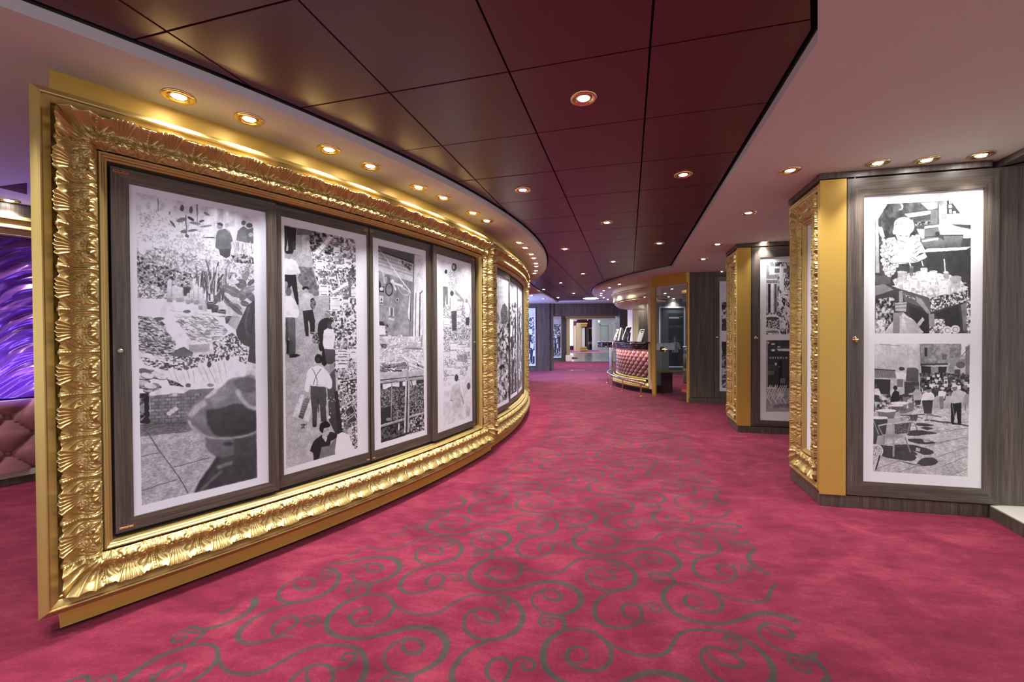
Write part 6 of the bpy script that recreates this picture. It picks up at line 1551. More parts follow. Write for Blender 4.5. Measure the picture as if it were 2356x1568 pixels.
# things on the counter
def pxbox(px0, py0, px1, py1, Y, parent, name, mat, th=.02, lean=.0, bevel=.004):
    a = at_y(px0, py1, Y); b = at_y(px1, py1, Y); c = at_y(px0, py0, Y)
    w = (b-a); h = c.z-a.z
    up = Vector((lean*h, lean*h*1.2, h)); 
    m = MB().quadbox((a+b)/2+up/2, up/2, w/2, Vector((0, th/2, 0))); return m.build(name, mat, parent, bevel=bevel)
M['blackpl'] = simple('black_plastic', (.018, .018, .02), .35)
M['screen'] = simple('dark_screen_glass', (.012, .013, .018), .08, coat=.5)
M['silver'] = simple('silver_plastic', (.55, .56, .58), .3, .4)
def slanted(name, parent, mat, corners, Y0, Y1, th=.015):
    "plate through four photo points (tl, tr, br, bl); top edge at depth Y1, bottom at Y0"
    q = [at_y(corners[0][0], corners[0][1], Y1), at_y(corners[1][0], corners[1][1], Y1-.02), at_y(corners[2][0], corners[2][1], Y0-.02), at_y(corners[3][0], corners[3][1], Y0)]
    n = (q[1]-q[0]).cross(q[3]-q[0]).normalized()
    if n.y > 0: n = -n
    v = q+[p-n*th for p in q]
    return mobj(name, v, [(3, 2, 1, 0), (4, 5, 6, 7), (0, 1, 5, 4), (1, 2, 6, 5), (2, 3, 7, 6), (3, 0, 4, 7)], mat, parent)
mon = empty('monitor', at_y(1445, 785, 9.9)); tag(mon, 'silver framed flat monitor leaning back on the ticket counter', 'monitor')
slanted('bezel', mon, M['silver'], [(1441, 751), (1454, 750), (1442, 781), (1430.5, 781)], 9.85, 10.0, .03)
slanted('screen', mon, M['screen'], [(1442.2, 753), (1452.6, 752.2), (1440.6, 778.6), (1432.2, 778.6)], 9.83, 9.98, .01)
MB().quadbox(Vector((at_y(1444, 784, 9.98).x, 9.98, 1.062)), (.10, 0, 0), (0, .08, 0), (0, 0, .010)).tube(at_y(1447, 784, 10.02), at_y(1449, 765, 10.06), .025, n=10).build('stand', M['blackpl'], mon)
tab = empty('notice_stand', at_y(1474, 786, 9.2)); tag(tab, 'white upright notice in a dark stand on the counter, right of the monitor', 'notice')
slanted('card', tab, simple('white_notice', (.80, .82, .86), .4), [(1472.5, 757.5), (1483.5, 757), (1475, 785.5), (1464.5, 785.5)], 9.25, 9.37, .006)
slanted('printed_head', tab, M['blackpl'], [(1473.4, 759), (1482.4, 758.6), (1481.4, 761.6), (1472.3, 761.9)], 9.24, 9.255, .003)
slanted('printed_block', tab, simple('notice_blue', (.10, .22, .45), .4), [(1475.2, 763.6), (1478.8, 763.5), (1478.0, 766), (1474.5, 766)], 9.24, 9.25, .003)
slanted('backrest', tab, M['blackpl'], [(1480, 768), (1482.5, 768), (1481.5, 785.8), (1475.5, 785.8)], 9.36, 9.42, .01)
mon2 = empty('monitor', at_y(1428, 786, 10.6)); tag(mon2, 'monitor seen edge on from behind, between the leaflets and the silver one', 'monitor')
slanted('bezel', mon2, M['silver'], [(1426.5, 753.5), (1430, 752.8), (1424, 783), (1420.5, 783)], 10.5, 10.62, .02)
slanted('back_cover', mon2, M['blackpl'], [(1431, 755), (1433.6, 755), (1432.6, 779), (1425.6, 781)], 10.6, 10.7, .03)
MB().quadbox(Vector((at_y(1429, 786, 10.65).x, 10.65, 1.062)), (.11, 0, 0), (0, .08, 0), (0, 0, .010)).build('stand', M['blackpl'], mon2)
lf = empty('leaflet_rack', at_y(1416, 786, 10.9)); tag(lf, 'rack of small leaflets at the left end of the ticket counter', 'leaflet rack')
slanted('rack', lf, M['blackpl'], [(1418, 760), (1424, 759.5), (1417.5, 785.5), (1410.5, 785.5)], 10.85, 11.05, .02)
for r in range(7):
    for c_ in range(2):
        t = r/7; x = 1411.6+c_*3.1+ (1-t)*0 + (6-r)*1.05; y = 782-(6-r)*3.7+ (0)
        slanted('leaflet', lf, simple('leaflet_%d' % (c_*7+r), [(.75, .72, .7), (.6, .1, .12), (.2, .35, .6), (.8, .8, .82), (.75, .55, .2), (.8, .8, .8), (.5, .2, .25)][(r+3*c_) % 7], .5), [(x+.4, y-2.9), (x+2.9, y-2.9), (x+2.4, y), (x, y)], 10.80+(6-r)*.028, 10.82+(6-r)*.028, .006)
for (x, Y, s, lab) in [(1463, 9.6, .05, 'small black card reader between the monitor and the white notice'), (1488, 8.95, .05, 'small black pad at the right end of the counter')]:
    b = MB().quadbox(Vector((at_y(x, 786, Y).x, Y, 1.064)), (s, 0, 0), (0, s*1.2, 0), (0, 0, .012)); tag(b.build('card_reader', M['blackpl'], None, bevel=.004), lab, 'card reader')
# foot rail
rl = empty('foot_rail', bp(3.0, 180)); tag(rl, 'low polished foot rail on brass posts around the ticket counter', 'rail')
rp_pts = []
for (x, y) in [(1474.7, 912), (1432.7, 899), (1408.7, 888.8), (1398.5, 880.4)]:
    p = floor_pt(x, y); m = MB().tube((p.x, p.y, .006), (p.x, p.y, .25), .014, n=14); m.lathe((p.x, p.y, 0), [(.04, .0), (.04, .008), (.02, .014), (.014, .03)], 16); m.build('rail_post', M['brass'], rl, smooth=False)
    rp_pts.append((p.x, p.y, .262))
p0 = floor_pt(1480, 914); pe = bp(2.85, 160, .262)
rp_all = [(rp_pts[0][0]+.02, rp_pts[0][1]-.16, .262)]+rp_pts+[(2.60, 11.55, .262), (2.86, 12.2, .262)]
MB().path(catmull([Vector(p) for p in rp_all], 8), .022, 12).build('rail_tube', M['steel'] if False else simple('polished_steel_rail', (.62, .58, .52), .12, 1.0), rl, smooth=True)
# booth interior
iw = empty('wall_booth', (4.5, 12.5, 0)); tag(iw, 'dark wood lining of the ticket booth', kind='structure')
def wl(a, b, z0=0, z1=ZS, mat=None, th=.1, side=1): return wallbox('wall_panel', a, b, z0, z1, th, mat or M['wood'], iw, side=side)
wl((3.48, 12.75), (4.2, 12.85)); wl((4.0, 12.9), (4.10, 12.3), side=1)
# glass door beside the booth
gl, nt, p = newmat('clear_glass'); M['glass'] = gl
p.inputs['Base Color'].default_value = (.92, .96, 1, 1); p.inputs['Roughness'].default_value = .02; p.inputs['IOR'].default_value = 1.45
tr = N(nt, 'ShaderNodeBsdfTransparent'); tr.inputs[0].default_value = (.86, .90, .94, 1); gs = N(nt, 'ShaderNodeBsdfGlossy'); gs.inputs['Roughness'].default_value = .02
fz = N(nt, 'ShaderNodeFresnel'); fz.inputs[0].default_value = 1.5; mxs = N(nt, 'ShaderNodeMixShader')
gg = N(nt, 'ShaderNodeNewGeometry'); bf = N(nt, 'ShaderNodeMath', operation='SUBTRACT'); bf.inputs[0].default_value = 1; L(nt, gg.outputs['Backfacing'], bf.inputs[1]); bm_ = N(nt, 'ShaderNodeMath', operation='MULTIPLY'); L(nt, bf.outputs[0], bm_.inputs[0]); L(nt, fz.outputs[0], bm_.inputs[1])
L(nt, bm_.outputs[0], mxs.inputs[0]); L(nt, tr.outputs[0], mxs.inputs[1]); L(nt, gs.outputs[0], mxs.inputs[2]); L(nt, mxs.outputs[0], nt.nodes['Material Output'].inputs[0])
ga, gb = Vector((2.90, 8.36, 0)), Vector((3.17, 7.76, 0)); gd = (gb-ga).normalized(); gn = Vector((-gd.y, gd.x, 0))
if gn.x > 0: gn = -gn
gd_ = empty('glass_door', tuple((ga+gb)/2)); tag(gd_, 'frameless glass door with brass fittings between the booth and the wood wall', 'glass door')
MB().quadbox((ga+gb)/2+Vector((0, 0, 1.07)), (0, 0, 1.055), gd*((gb-ga).length/2-.01), gn*.005).build('glass_pane', M['glass'], gd_)
hz = at_y(1512, 803, 8.3).z
MB().quadbox(ga+gd*.06+Vector((0, 0, hz)), (0, 0, .045), gd*.055, gn*.02).tube(ga+gd*.09+gn*.05+Vector((0, 0, hz)), ga+gd*.22+gn*.05+Vector((0, 0, hz-.004)), .010, n=10).tube(ga+gd*.09+gn*0+Vector((0, 0, hz)), ga+gd*.09+gn*.055+Vector((0, 0, hz)), .010, n=10).build('lock_case', M['brass'], gd_)
for z in (at_y(1575, 671, 7.8).z, at_y(1573, 898, 7.8).z): MB().quadbox(gb-gd*.05+Vector((0, 0, z)), (0, 0, .028), gd*.06, gn*.018).build('hinge', M['brass'], gd_)
hd = wallbox('trim_10', (2.80, 8.42), (3.19, 7.70), at_y(1585, 650, 7.72).z, ZS, .08, M['goldflat'], None, side=-1); hd['kind'] = 'structure'
MB().quadbox(gb+gd*.035+Vector((0, 0, 1.08)), (0, 0, 1.08), gd*.02, gn*.03).build('trim_11', M['goldflat'])['kind'] = 'structure'
# room behind the glass: wood wall with a framed print of the mirrored poster, cabinet, heater
rw = wallbox('wall_back_shop', (4.15, 13.35), (7.2, 12.84), 0, ZS, .1, M['wood']); rw['kind'] = 'structure'
pf = empty('framed_picture', at_y(1546, 775, 13.0)); tag(pf, 'dark print of a man in suspenders for the poster mirrored in the glass door, in a thin pale frame', 'picture')  # print stands in for a poster reflected in the glass
nrm = Vector((-.165, -.986, 0))
def pl(px, py, off): return on_plane(px, py, Vector((4.15, 13.35, 0))+nrm*off, nrm)
def slab(name, c4, off, th, mat, parent, uv=False):
    q = [pl(x, y, off) for x, y in c4]; v = q+[p-nrm*th for p in q]
    return mobj(name, v, [(3, 2, 1, 0), (4, 5, 6, 7), (0, 1, 5, 4), (1, 2, 6, 5), (2, 3, 7, 6), (3, 0, 4, 7)], mat, parent, uvs=([(0, 0), (1, 0), (1, 1), (0, 1)]+[(0, 0)]*20) if uv else None)
M['palef'] = simple('pale_grey_frame', (.42, .43, .46), .4)
x0, x1, y0, y1 = 1516, 1577, 705, 845
for c4 in ([(x0, y0), (x1, y0), (x1, y0+3), (x0, y0+3)], [(x0, y1-3.5), (x1, y1-3.5), (x1, y1), (x0, y1)], [(x0, y0), (x0+3.4, y0), (x0+3.4, y1), (x0, y1)], [(x1-3.4, y0), (x1, y0), (x1, y1), (x1-3.4, y1)]):
    slab('frame_bar', c4, .03, .02, M['palef'], pf)
slab('backing', [(x0+2, y0+2), (x1-2, y0+2), (x1-2, y1-2), (x0+2, y1-2)], .015, .012, simple('grey_board', (.05, .048, .05), .3), pf)
pmx = print_mat(pic_suspenders(), 'print_man')
q = [(1538, 720), (1573, 720), (1573, 842), (1538, 842)]
v = [pl(x, y, .02) for x, y in q]; v += [p-nrm*.006 for p in v]
mobj('picture_print', v, [(3, 2, 1, 0), (4, 5, 6, 7), (0, 1, 5, 4), (1, 2, 6, 5), (2, 3, 7, 6), (3, 0, 4, 7)], pmx, pf, uvs=[(0, 0), (1, 0), (1, 1), (0, 1)]+[(0, 0)]*20)
cb = at_y(1592, 860, 10.8); cbx = Vector((cb.x, 10.8, 0))
m_ = empty('round_cabinet', tuple(cbx)); tag(m_, 'round grey cabinet with a pale top behind the glass door', 'cabinet')
for k, (za, zb) in enumerate([(.02, .38), (.40, .74), (.76, .90)]): MB().lathe(cbx, [(.0, za), (.20, za), (.205, za+.01), (.205, zb-.01), (.20, zb), (.0, zb)], 28).build('drum', simple('grey_lacquer', (.16, .16, .17), .25), m_, angle=.6)
MB().lathe(cbx, [(.0, .905), (.215, .905), (.22, .915), (.215, .93), (.0, .93)], 28).build('top', M['stoneledge'], m_, angle=.6)
hp = at_y(1582, 683, 8.9)
h_ = empty('hanging_drum_lamp', tuple(hp)); tag(h_, 'pale blue drum with a gold cap hanging high behind the glass door', 'lamp')
MB().lathe((hp.x, hp.y, hp.z), [(.0, -.11), (.06, -.105), (.095, -.08), (.105, -.05), (.105, .09), (.0, .09)], 24).build('shade', simple('pale_blue_enamel', (.42, .60, .74), .3), h_, angle=.7)
MB().lathe((hp.x, hp.y, hp.z), [(.0, .095), (.07, .095), (.07, .15), (.0, .15)], 20).build('cap', M['brass'], h_, angle=.7)
MB().tube((hp.x, hp.y, hp.z+.15), (hp.x, hp.y, ZS), .012).build('rod', M['brass'], h_)
ep = wallbox('base_reflection', (3.0, 9.15), (3.40, 9.08), 0, .42, .05, simple('dark_red_brown_reflection', (.05, .022, .026), .35)); tag(ep, 'dark box standing in for the base mirrored low in the glass door', 'panel')  # solid box put in for the base reflected in the glass
tag(wallbox('gold_reflection', (3.0, 9.13), (3.66, 9.02), .42, .455, .06, M['gold']), 'thin gold bar standing in for the gold base mirrored in the glass door', 'ledge')  # solid bar put in for the gold line reflected in the glass
for i, (x, y) in enumerate([(1546, 664), (1530, 674), (1538, 682), (1550, 686), (1562, 689)]):
    q_ = at_z(x, y, ZS); downlight(q_.x, q_.y, ZS, 'spotlight in the ceiling behind the glass door, %s from the front' % ordw[i], 'spotlights behind the glass door', 'dark')
# ------------------------------------------------------------------ far end of the corridor
YW = 14.88
def fbox(name, px0, py0, px1, py1, Y, dpt, mat, parent=None, z0=None, z1=None, bevel=0):
    a = at_y(px0, py1, Y); b = at_y(px1, py0, Y); za = a.z if z0 is None else z0; zb = b.z if z1 is None else z1
    c = Vector(((a.x+b.x)/2, Y+dpt/2, (za+zb)/2))
    return MB().quadbox(c, (0, 0, (zb-za)/2), ((b.x-a.x)/2, 0, 0), (0, dpt/2, 0)).build(name, mat, parent, bevel=bevel)
def st(o, label=None): return tag(o, label, kind='structure')
wf = st(fbox('wall_far', 1100, 0, 1261, 0, YW, .9, M['wood'], z0=0, z1=ZS), 'dark wood wall at the far end')
st(fbox('trim_12', 1261, 0, 1270, 0, YW+.06, .8, M['wood'], z0=0, z1=ZS)); st(fbox('trim_13', 1264, 0, 1426, 726, YW+.12, .5, M['wood'], z1=ZS), 'dark wood header over the far opening')
st(fbox('baseboard_far', 1100, 841, 1262, 853, YW-.012, .02, M['wood'], z0=0, z1=.15)); st(fbox('wall_far_right', 1424, 0, 1520, 0, YW, .6, M['wood'], z0=0, z1=ZS)).name = 'wall_far.001'
# two recessed pictures
def fprint(px0, py0, px1, py1, Y, seed, label, grp=None):
    e_ = empty('wall_picture', at_y((px0+px1)/2, (py0+py1)/2, Y)); tag(e_, label, 'picture', grp)
    a = at_y(px0, py1, Y-.02); b = at_y(px1, py0, Y-.02)
    v = [(a.x, a.y, a.z), (b.x, a.y, a.z), (b.x, a.y, b.z), (a.x, a.y, b.z)]; v += [(x, y+.015, z) for x, y, z in v]
    mobj('picture_print', v, [(0, 1, 2, 3), (7, 6, 5, 4), (0, 4, 5, 1), (1, 5, 6, 2), (2, 6, 7, 3), (3, 7, 4, 0)], print_mat(pic_generic('print_far%d' % seed, seed), 'pf%d' % seed), e_, uvs=[(0, 0), (1, 0), (1, 1), (0, 1)]+[(0, 0)]*20)
    t = .03
    for (x0, x1, z0, z1) in ((a.x-t, a.x, a.z-t, b.z+t), (b.x, b.x+t, a.z-t, b.z+t), (a.x, b.x, a.z-t, a.z), (a.x, b.x, b.z, b.z+t)):
        MB().quadbox(((x0+x1)/2, a.y+.004, (z0+z1)/2), ((x1-x0)/2, 0, 0), (0, 0, (z1-z0)/2), (0, .014, 0)).build('frame_bar', M['wood'], e_)
fprint(1200, 708.5, 1231.5, 841, YW, 23, 'tall white bordered picture on the far dark wall, left of the opening')
fprint(1272.4, 727.5, 1291, 822.6, 20.9, 29, 'tall picture seen inside the far opening on its left wall')
wb = st(fbox('wall_hall_back', 1225, 0, 1303, 0, 20.95, .2, M['wood'], z0=0, z1=2.6)); wb.name = 'wall_back'; st(fbox('trim_14', 1262, 0, 1304, 0, 20.9, .06, M['wood'], z0=0, z1=.14))
# metal strip in the threshold
ts = fbox('threshold_strip', 1262, 0, 1424, 0, 15.0, .07, M['chrome'], z0=0, z1=.006); tag(ts, 'bright metal strip across the carpet in the far opening', 'threshold strip')
# hall side walls and ceiling so light stays inside
st(mobj('ceiling_hall', [(-1, 15.4, 2.36), (9.5, 15.4, 2.36), (9.5, 22, 2.36), (-1, 22, 2.36)], [(3, 2, 1, 0)], M['soffit'])).name = 'ceiling.001'
# gilt portal
M['antique'] = simple('antique_gold', (.34, .25, .12), .45, .3)
pt = empty('gilt_portal', at_y(1308, 832, 20.2)); tag(pt, 'carved gilt portal inside the far opening', 'portal')
zt = at_y(1300, 725.5, 20.2).z; zi = at_y(1300, 731.5, 20.2).z; xa = at_y(1302, 800, 20.2).x; xb = at_y(1314.7, 800, 20.2).x; xe = at_y(1440, 800, 20.2).x
lp2 = line_path((xa, 20.2), (1, 0), (0, -1))
MB().quadbox(((xa+xb)/2, 20.3, (zt+.12)/2), (0, 0, (zt-.12)/2), ((xb-xa)/2-.06, 0, 0), (0, .08, 0)).quadbox(((xa+xe)/2, 20.3, (zt+zi)/2), ((xe-xa)/2, 0, 0), (0, .08, 0), (0, 0, (zt-zi)/2)).build('casing', M['antique'], pt)
V, F = carved_side('p', lambda a, d_, h: lp2(d_*1.0+.03, h+.06, a), .15, zt-.02, 0, .02, 10, M['leaf'], pt); np_mesh('carved_border', V, F, M['antique'], pt)
V, F = carved_side('p', lambda a, d_, h: lp2(a, h+.06, zt-.01-d_*.9), .02, xe-xa, 0, .02, 10, M['leaf'], pt); np_mesh('carved_border', V, F[:, ::-1], M['antique'], pt)
MB().quadbox(((xa+xb)/2, 20.22, .15), (0, 0, .15), ((xb-xa)/2+.01, 0, 0), (0, .14, 0)).build('base_block', M['goldpale'], pt, bevel=.02)
# stone floor of the lobby: rows of slabs, laid slab by slab as far as they can be told apart
lob = MB().prism([(1.5, 20.15), (14, 20.15), (14, 42), (1.5, 42)], -.03, .0).build('floor_lobby', simple('slate_grey_stone', (.10, .10, .115), .22, vary=.25, vscale=3)); st(lob, 'dark stone floor of the lobby'); lob.name = 'floor.001'
R2 = random.Random(9); fleck = MB()
for k in range(260):
    x = R2.uniform(2.4, 11); y = R2.uniform(20.4, 36); s = .05+.004*(y-20)
    fleck.quadbox((x, y, .002), (s*1.6, s*.5, 0), (-s*.12, s*.35, 0), (0, 0, .0015))
fl = fleck.build('mosaic_flecks', simple('pale_stone_fleck', (.55, .56, .6), .3), lob); fl['kind'] = 'stuff'
rc = MB(); rc.prism([(2.3+1.3*math.cos(t*PI/14), 23.6+1.9*math.sin(t*PI/14)) for t in range(28)], .001, .008)
o_ = rc.build('round_rug', M['carpet']); tag(o_, 'red round of carpet at the left of the stone lobby', 'rug')
rc = MB(); rc.prism([(4.2, 30), (6.6, 30.6), (8.1, 33), (7.4, 35.5), (3.8, 37), (2.9, 33)], .001, .008)
o_ = rc.build('floor_rug', simple('pink_lilac_carpet', (.55, .20, .32), .9)); tag(o_, 'pink carpet around the gold column in the lobby', 'rug')
# gold column with picture
gc = empty('gold_column', at_y(1338, 806, 32.5)); tag(gc, 'gold clad column with a flared carved end in the lobby', 'column')
fbox('shaft', 1325, 748, 1340, 807, 32.8, 1.2, M['goldpale'], gc, z0=0, bevel=.03); fbox('shaft', 1328.5, 742, 1337.8, 808, 32.6, .5, M['goldpale'], gc, z0=0, bevel=.03)
fbox('picture_print', 1338.5, 753, 1345.5, 797, 32.7, .2, M['paper'], gc); fbox('dark_stile', 1345.5, 752, 1347.5, 800, 32.72, .2, M['black'], gc)
for (y0, y1, x1) in ((742, 747, 1352), (747, 751.5, 1350.5), (797, 802, 1350), (802, 807.5, 1352.6)): fbox('carved_band', 1337.5, y0, x1, y1, 32.4, .6, M['gold'], gc, bevel=.05)
# lobby walls
M['purple'] = simple('plum_wall', (.13, .02, .07), .6); M['lilac'] = emis('glowing_white_wall', (.86, .84, 1.0), 1.6)  # emission stands in for the white light falling on the left lobby wall
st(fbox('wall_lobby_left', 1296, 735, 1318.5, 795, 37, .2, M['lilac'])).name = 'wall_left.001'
st(fbox('wall_lobby_mid', 1318.5, 738, 1328, 812, 37.2, .2, simple('magenta_lit_wall', (.42, .06, .16), .6), z0=0)).name = 'wall_mid'
st(fbox('wall_lobby_dado', 1296, 795, 1318.5, 803, 37, .3, M['purple'], z0=0, z1=at_y(1300, 795, 37).z)).name = 'wall_dado'
st(fbox('wall_lobby_back', 1328, 735, 1440, 815, 41, .2, M['purple'], z0=0, z1=3.2)).name = 'wall_back.001'
st(mobj('ceiling_lobby', [(1, 20.5, 2.62), (16, 20.5, 2.62), (16, 42, 2.62), (1, 42, 2.62)], [(3, 2, 1, 0)], simple('dark_lobby_ceiling', (.055, .035, .055), .3))).name = 'ceiling.002'
st(mobj('soffit_lobby', [(at_y(1366, 0, 30).x+.95*math.cos(t*PI/16)*4.2, 31+4.5*math.sin(t*PI/16), 2.56) for t in range(32)], [tuple(reversed(range(32)))], M['soffit'])).name = 'ceiling.003'
# dark doorway with warm niche, plant and bench
nb = st(fbox('wall_niche', 1347, 752, 1378, 812, 40.4, .2, simple('dark_red_lacquer', (.07, .012, .018), .3), z0=0)); nb.name = 'wall_niche'
st(fbox('trim_15', 1355, 753, 1376, 756, 39.9, .3, M['goldpale'])); st(fbox('trim_16', 1351, 753, 1355, 807, 39.6, .3, simple('grey_jamb', (.10, .10, .10), .4), z0=0))
nc = fbox('wall_panel_picture', 1361, 758, 1364.6, 774, 39.8, .05, simple('copper_panel', (.42, .17, .07), .35, .4)); tag(nc, 'small copper coloured panel in the dark red niche', 'picture')
bn = empty('bench', at_y(1367, 805, 38.5)); tag(bn, 'pink topped bench in the dark niche under the plant', 'bench')
fbox('seat', 1356, 786.5, 1376, 792, 38.2, .7, M['velvet'], bn, bevel=.03); fbox('base', 1356, 792, 1376, 801, 38.4, .5, M['black'], bn, z0=.0)
pn_ = empty('potted_plant', at_y(1370, 787, 39)); tag(pn_, 'spiky green plant standing behind the bench in the niche', 'plant')
M['leafg'] = simple('plant_green', (.06, .16, .05), .5)
base = at_y(1370.5, 787, 39.7); mb = MB(); R3 = random.Random(4)
for k in range(40):
    a = R3.uniform(0, 2*PI); sp = R3.uniform(.05, .55); hh = R3.uniform(.5, 1.15)
    p1 = base+Vector((sp*.5*math.cos(a), sp*.4*math.sin(a), hh*.6)); p2 = base+Vector((sp*math.cos(a), sp*.6*math.sin(a), hh*R3.uniform(.8, 1)))
    mb.tube(base, p1, .02, .03, n=4).tube(p1, p2, .03, .004, n=4)
lv = mb.build('leaves', M['leafg'], pn_); lv['kind'] = 'stuff'
MB().lathe(base-Vector((0, 0, .35)), [(0, 0), (.14, 0), (.19, .35), (.0, .36)], 16).build('pot', M['goldpale'], pn_, angle=.6)
# white round booth with a glazed sliding front
bo = empty('white_lobby_booth', at_y(1400, 807, 33)); tag(bo, 'round white booth with glazed front in the lobby', 'booth')
cx_ = at_y(1408, 800, 35.5).x
MB().lathe((cx_, 35.5, 0), [(1.62, 0), (1.62, 2.58)], 40).build('drum', simple('white_lacquer', (.74, .80, .88), .3), bo, smooth=True)
fbox('door_frame', 1379, 745, 1381, 806, 33.3, .1, M['stoneledge'], bo, z0=0); fbox('door_frame', 1401.5, 743, 1404.5, 809, 33.2, .1, M['stoneledge'], bo, z0=0); fbox('door_frame', 1415, 743, 1417, 809, 33.2, .1, M['stoneledge'], bo, z0=0); fbox('door_frame', 1379, 744, 1402, 748, 33.3, .1, M['stoneledge'], bo); fbox('door_frame', 1403, 742, 1417, 745.5, 33.2, .1, M['stoneledge'], bo); fbox('door_frame', 1379, 814, 1402, 818, 31.5, .1, M['stoneledge'], bo, z0=0, z1=.12)
fbox('frosted_panel', 1381, 748, 1401.5, 806, 33.4, .05, simple('frosted_grey_glass', (.36, .44, .46), .25), bo, z0=.05)
ex = fbox('exit_sign', 1376.5, 736.5, 1380, 741, 32.4, .05, emis('green_sign', (.05, .9, .45), 3.0)); tag(ex, 'small lit green sign hanging left of the round white booth', 'sign')
for i, (px, py, Y) in enumerate([(1323, 732, 24), (1341, 738, 30), (1349, 733, 25), (1356, 742, 34), (1371, 735.5, 27), (1384, 731.5, 24)]):
    p = at_z(px, py, 2.61); downlight(p.x, min(p.y, 38), 2.61, 'tiny spotlight in the lobby ceiling, %s from the left' % ordw[i], 'spotlights in the lobby', 'far')
# lit oval ceiling panel before the header
p = at_z(1362, 688, ZC-.01)
ov = MB().lathe((p.x-.05, p.y-.2, ZC-.012), [(.0, 0), (.24, 0), (.27, .006), (.27, .012)], 32); o_ = ov.build('ceiling_panel_light', emis('soft_white_panel', (1, .96, 1), 3.2), smooth=False); tag(o_, 'soft round white light at the far end of the maroon ceiling', 'ceiling light')
# added area lights without fixtures: hall and lobby fill, blue wash by the far wall
def area(name, loc, rot, sx, sy, w, col):
    l = bpy.data.lights.new(name, 'AREA'); l.shape = 'RECTANGLE'; l.size = sx; l.size_y = sy; l.energy = w; l.color = col
    o = bpy.data.objects.new(name, l); COL.objects.link(o); o.location = loc; o.rotation_euler = rot; return o
area('hall_fill_light', (2.6, 17.6, 2.33), (0, 0, 0), 2.2, 2.2, 170, (.55, .62, 1.0))
area('lobby_fill_light', (6.5, 29, 2.5), (0, 0, 0), 6, 8, 110, (.86, .90, 1.0))
area('blue_fill_light', (-1.1, 12.9, 1.3), (0, -1.35, .25), 1.6, 1.4, 150, (.30, .40, 1.0))

# ------------------------------------------------------------------ left edge: curtain, tufted bench back, ledge
la = floor_pt(0, 1119); lb = floor_pt(78, 1104); ld = (Vector((lb.x-la.x, lb.y-la.y, 0))).normalized(); ln = Vector((ld.y, -ld.x, 0))
A0 = Vector((la.x, la.y, 0))-ld*1.6; LW = 3.6
lpl = lambda s, h, z: np.stack([A0.x+ld.x*s+ln.x*h, A0.y+ld.y*s+ln.y*h, z], 1)
def lz(py): 
    p = on_plane(35, py, A0, ln); return p.z
print('left z', [round(lz(y), 3) for y in (478, 497, 540, 920, 1085, 1105)])
bs = wallbox('baseboard_corner', A0[:2], (A0+ld*LW)[:2], 0, lz(1095), .1, M['wood'], None, side=1); bs['kind'] = 'structure'; bs.name = 'baseboard_left.001'
lg = wallbox('ledge', (A0+ln*.03)[:2], (A0+ld*LW+ln*.03)[:2], lz(1095), lz(1082), .3, M['stoneledge'], None, side=1); lg['kind'] = 'structure'; lg.name = 'trim_17'
bk = empty('banquette', tuple(A0+ld*1.7)); tag(bk, 'dusty pink tufted banquette back at the left edge, under the curtain', 'banquette')
tufted('tufted_back', lpl, 0, LW, lz(1082), lz(919), .30, .30, .07, 240, 60, M['velvet'], bk)
wallbox('core', (A0-ln*.01)[:2], (A0+ld*LW-ln*.01)[:2], lz(1082), lz(922), .12, M['velvet'], bk, side=1)
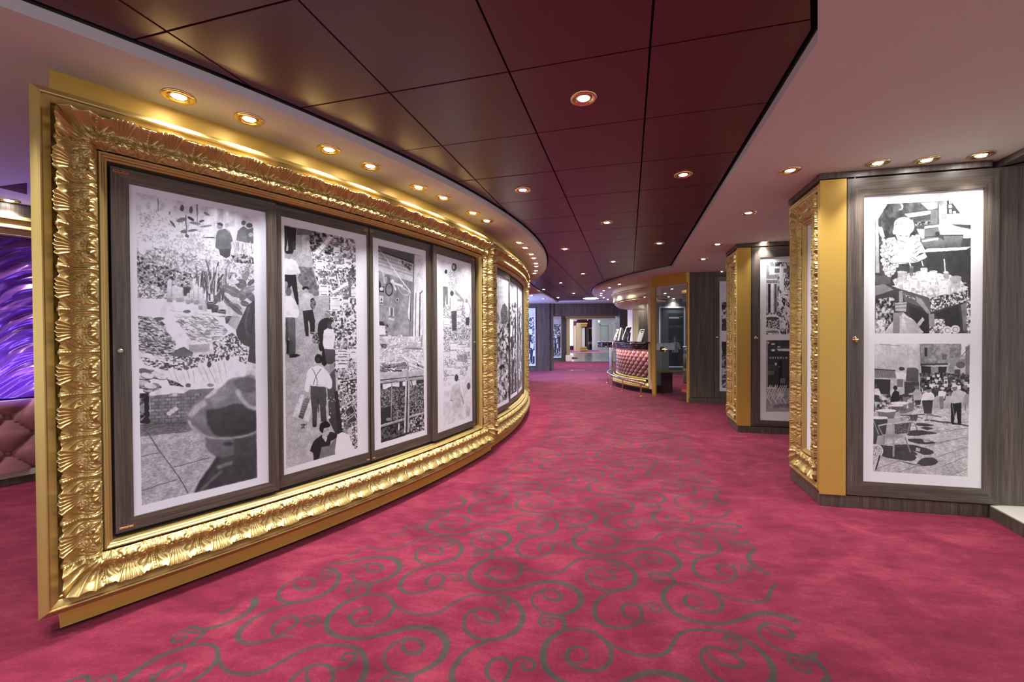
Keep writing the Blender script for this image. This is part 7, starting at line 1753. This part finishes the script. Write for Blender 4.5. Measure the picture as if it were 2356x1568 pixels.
# draped curtain
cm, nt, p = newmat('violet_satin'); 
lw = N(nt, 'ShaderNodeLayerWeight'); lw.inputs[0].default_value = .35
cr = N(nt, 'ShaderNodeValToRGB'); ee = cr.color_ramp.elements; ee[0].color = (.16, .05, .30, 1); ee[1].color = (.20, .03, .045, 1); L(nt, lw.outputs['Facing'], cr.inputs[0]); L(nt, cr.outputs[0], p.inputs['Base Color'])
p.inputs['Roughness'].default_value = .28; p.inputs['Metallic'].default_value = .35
ns, nz = 260, 260
s = np.linspace(0, LW, ns+1); z = np.linspace(lz(917), lz(542), nz+1); S, Z = np.meshgrid(s, z, indexing='ij')
rg = np.random.RandomState(3); Hh = np.zeros_like(S)
sw = (((S+.42) % .9)/.9-.5)*2
ph = Z*1.0+ .40*sw**2+.03*np.sin(S*9)
for k in range(9):
    f = rg.uniform(26, 80); Hh += .013*rg.uniform(.5, 1)*(1-np.abs(np.sin(ph*f*.5+rg.uniform(0, 6)+rg.uniform(-3, 3)*S+1.2*np.sin(S*rg.uniform(2, 7)+Z*rg.uniform(2, 6)))))*60/f
Hh = Hh-Hh.mean()
V = lpl(S.ravel(), (Hh-.13+.05*(1-np.abs(sw))).ravel(), Z.ravel()); i, j = np.meshgrid(np.arange(ns), np.arange(nz), indexing='ij'); q = (i*(nz+1)+j).ravel()
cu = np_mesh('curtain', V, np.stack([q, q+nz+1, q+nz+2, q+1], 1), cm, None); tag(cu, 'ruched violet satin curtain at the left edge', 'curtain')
wlx = wallbox('wall_curtain', (A0-ln*.25)[:2], (A0+ld*LW-ln*.25)[:2], 0, 2.34, .1, M['black'], None); wlx['kind'] = 'structure'; wlx.name = 'wall_left.002'
pm = empty('pelmet', tuple(A0+ld*1.7)); tag(pm, 'gold stepped pelmet above the violet curtain', 'pelmet')
for k, (ya, yb, off) in enumerate([(499, 507, .05), (507, 520, .02), (520, 527, .04), (527, 541, .0)]):
    wallbox('pelmet_step', (A0+ln*off)[:2], (A0+ld*LW+ln*off)[:2], lz(yb), lz(ya), .15, M['gold'], pm, side=1, bevel=.004)
t = wallbox('trim_18', (A0+ln*.03)[:2], (A0+ld*LW+ln*.03)[:2], lz(499), ZS-.002, .15, M['wood'], None, side=1); t['kind'] = 'structure'
# added area light without a fixture, colours the satin from its foot
area('curtain_foot_light', tuple(A0+ld*1.9+ln*.22+Vector((0, 0, lz(905)))), (math.radians(145), 0, math.atan2(ld.y, ld.x)), 2.4, .06, 15, (.30, .25, 1.0))
# maroon recess in the cream ceiling at the far left
a_, b_, c_, d_ = at_z(-30, 432, ZS), at_z(62, 420, ZS), at_z(62, 446, ZS), at_z(-30, 450, ZS)
rcx = MB().prism([(a_.x, a_.y), (b_.x, b_.y), (c_.x, c_.y), (at_z(0, 431, ZS).x, at_z(0, 431, ZS).y)], ZS-.004, ZS-.001).build('ceiling_inset', simple('matt_maroon', (.09, .02, .045), .95), None); tag(rcx, 'small maroon ceiling inset at the left edge', 'ceiling inset')
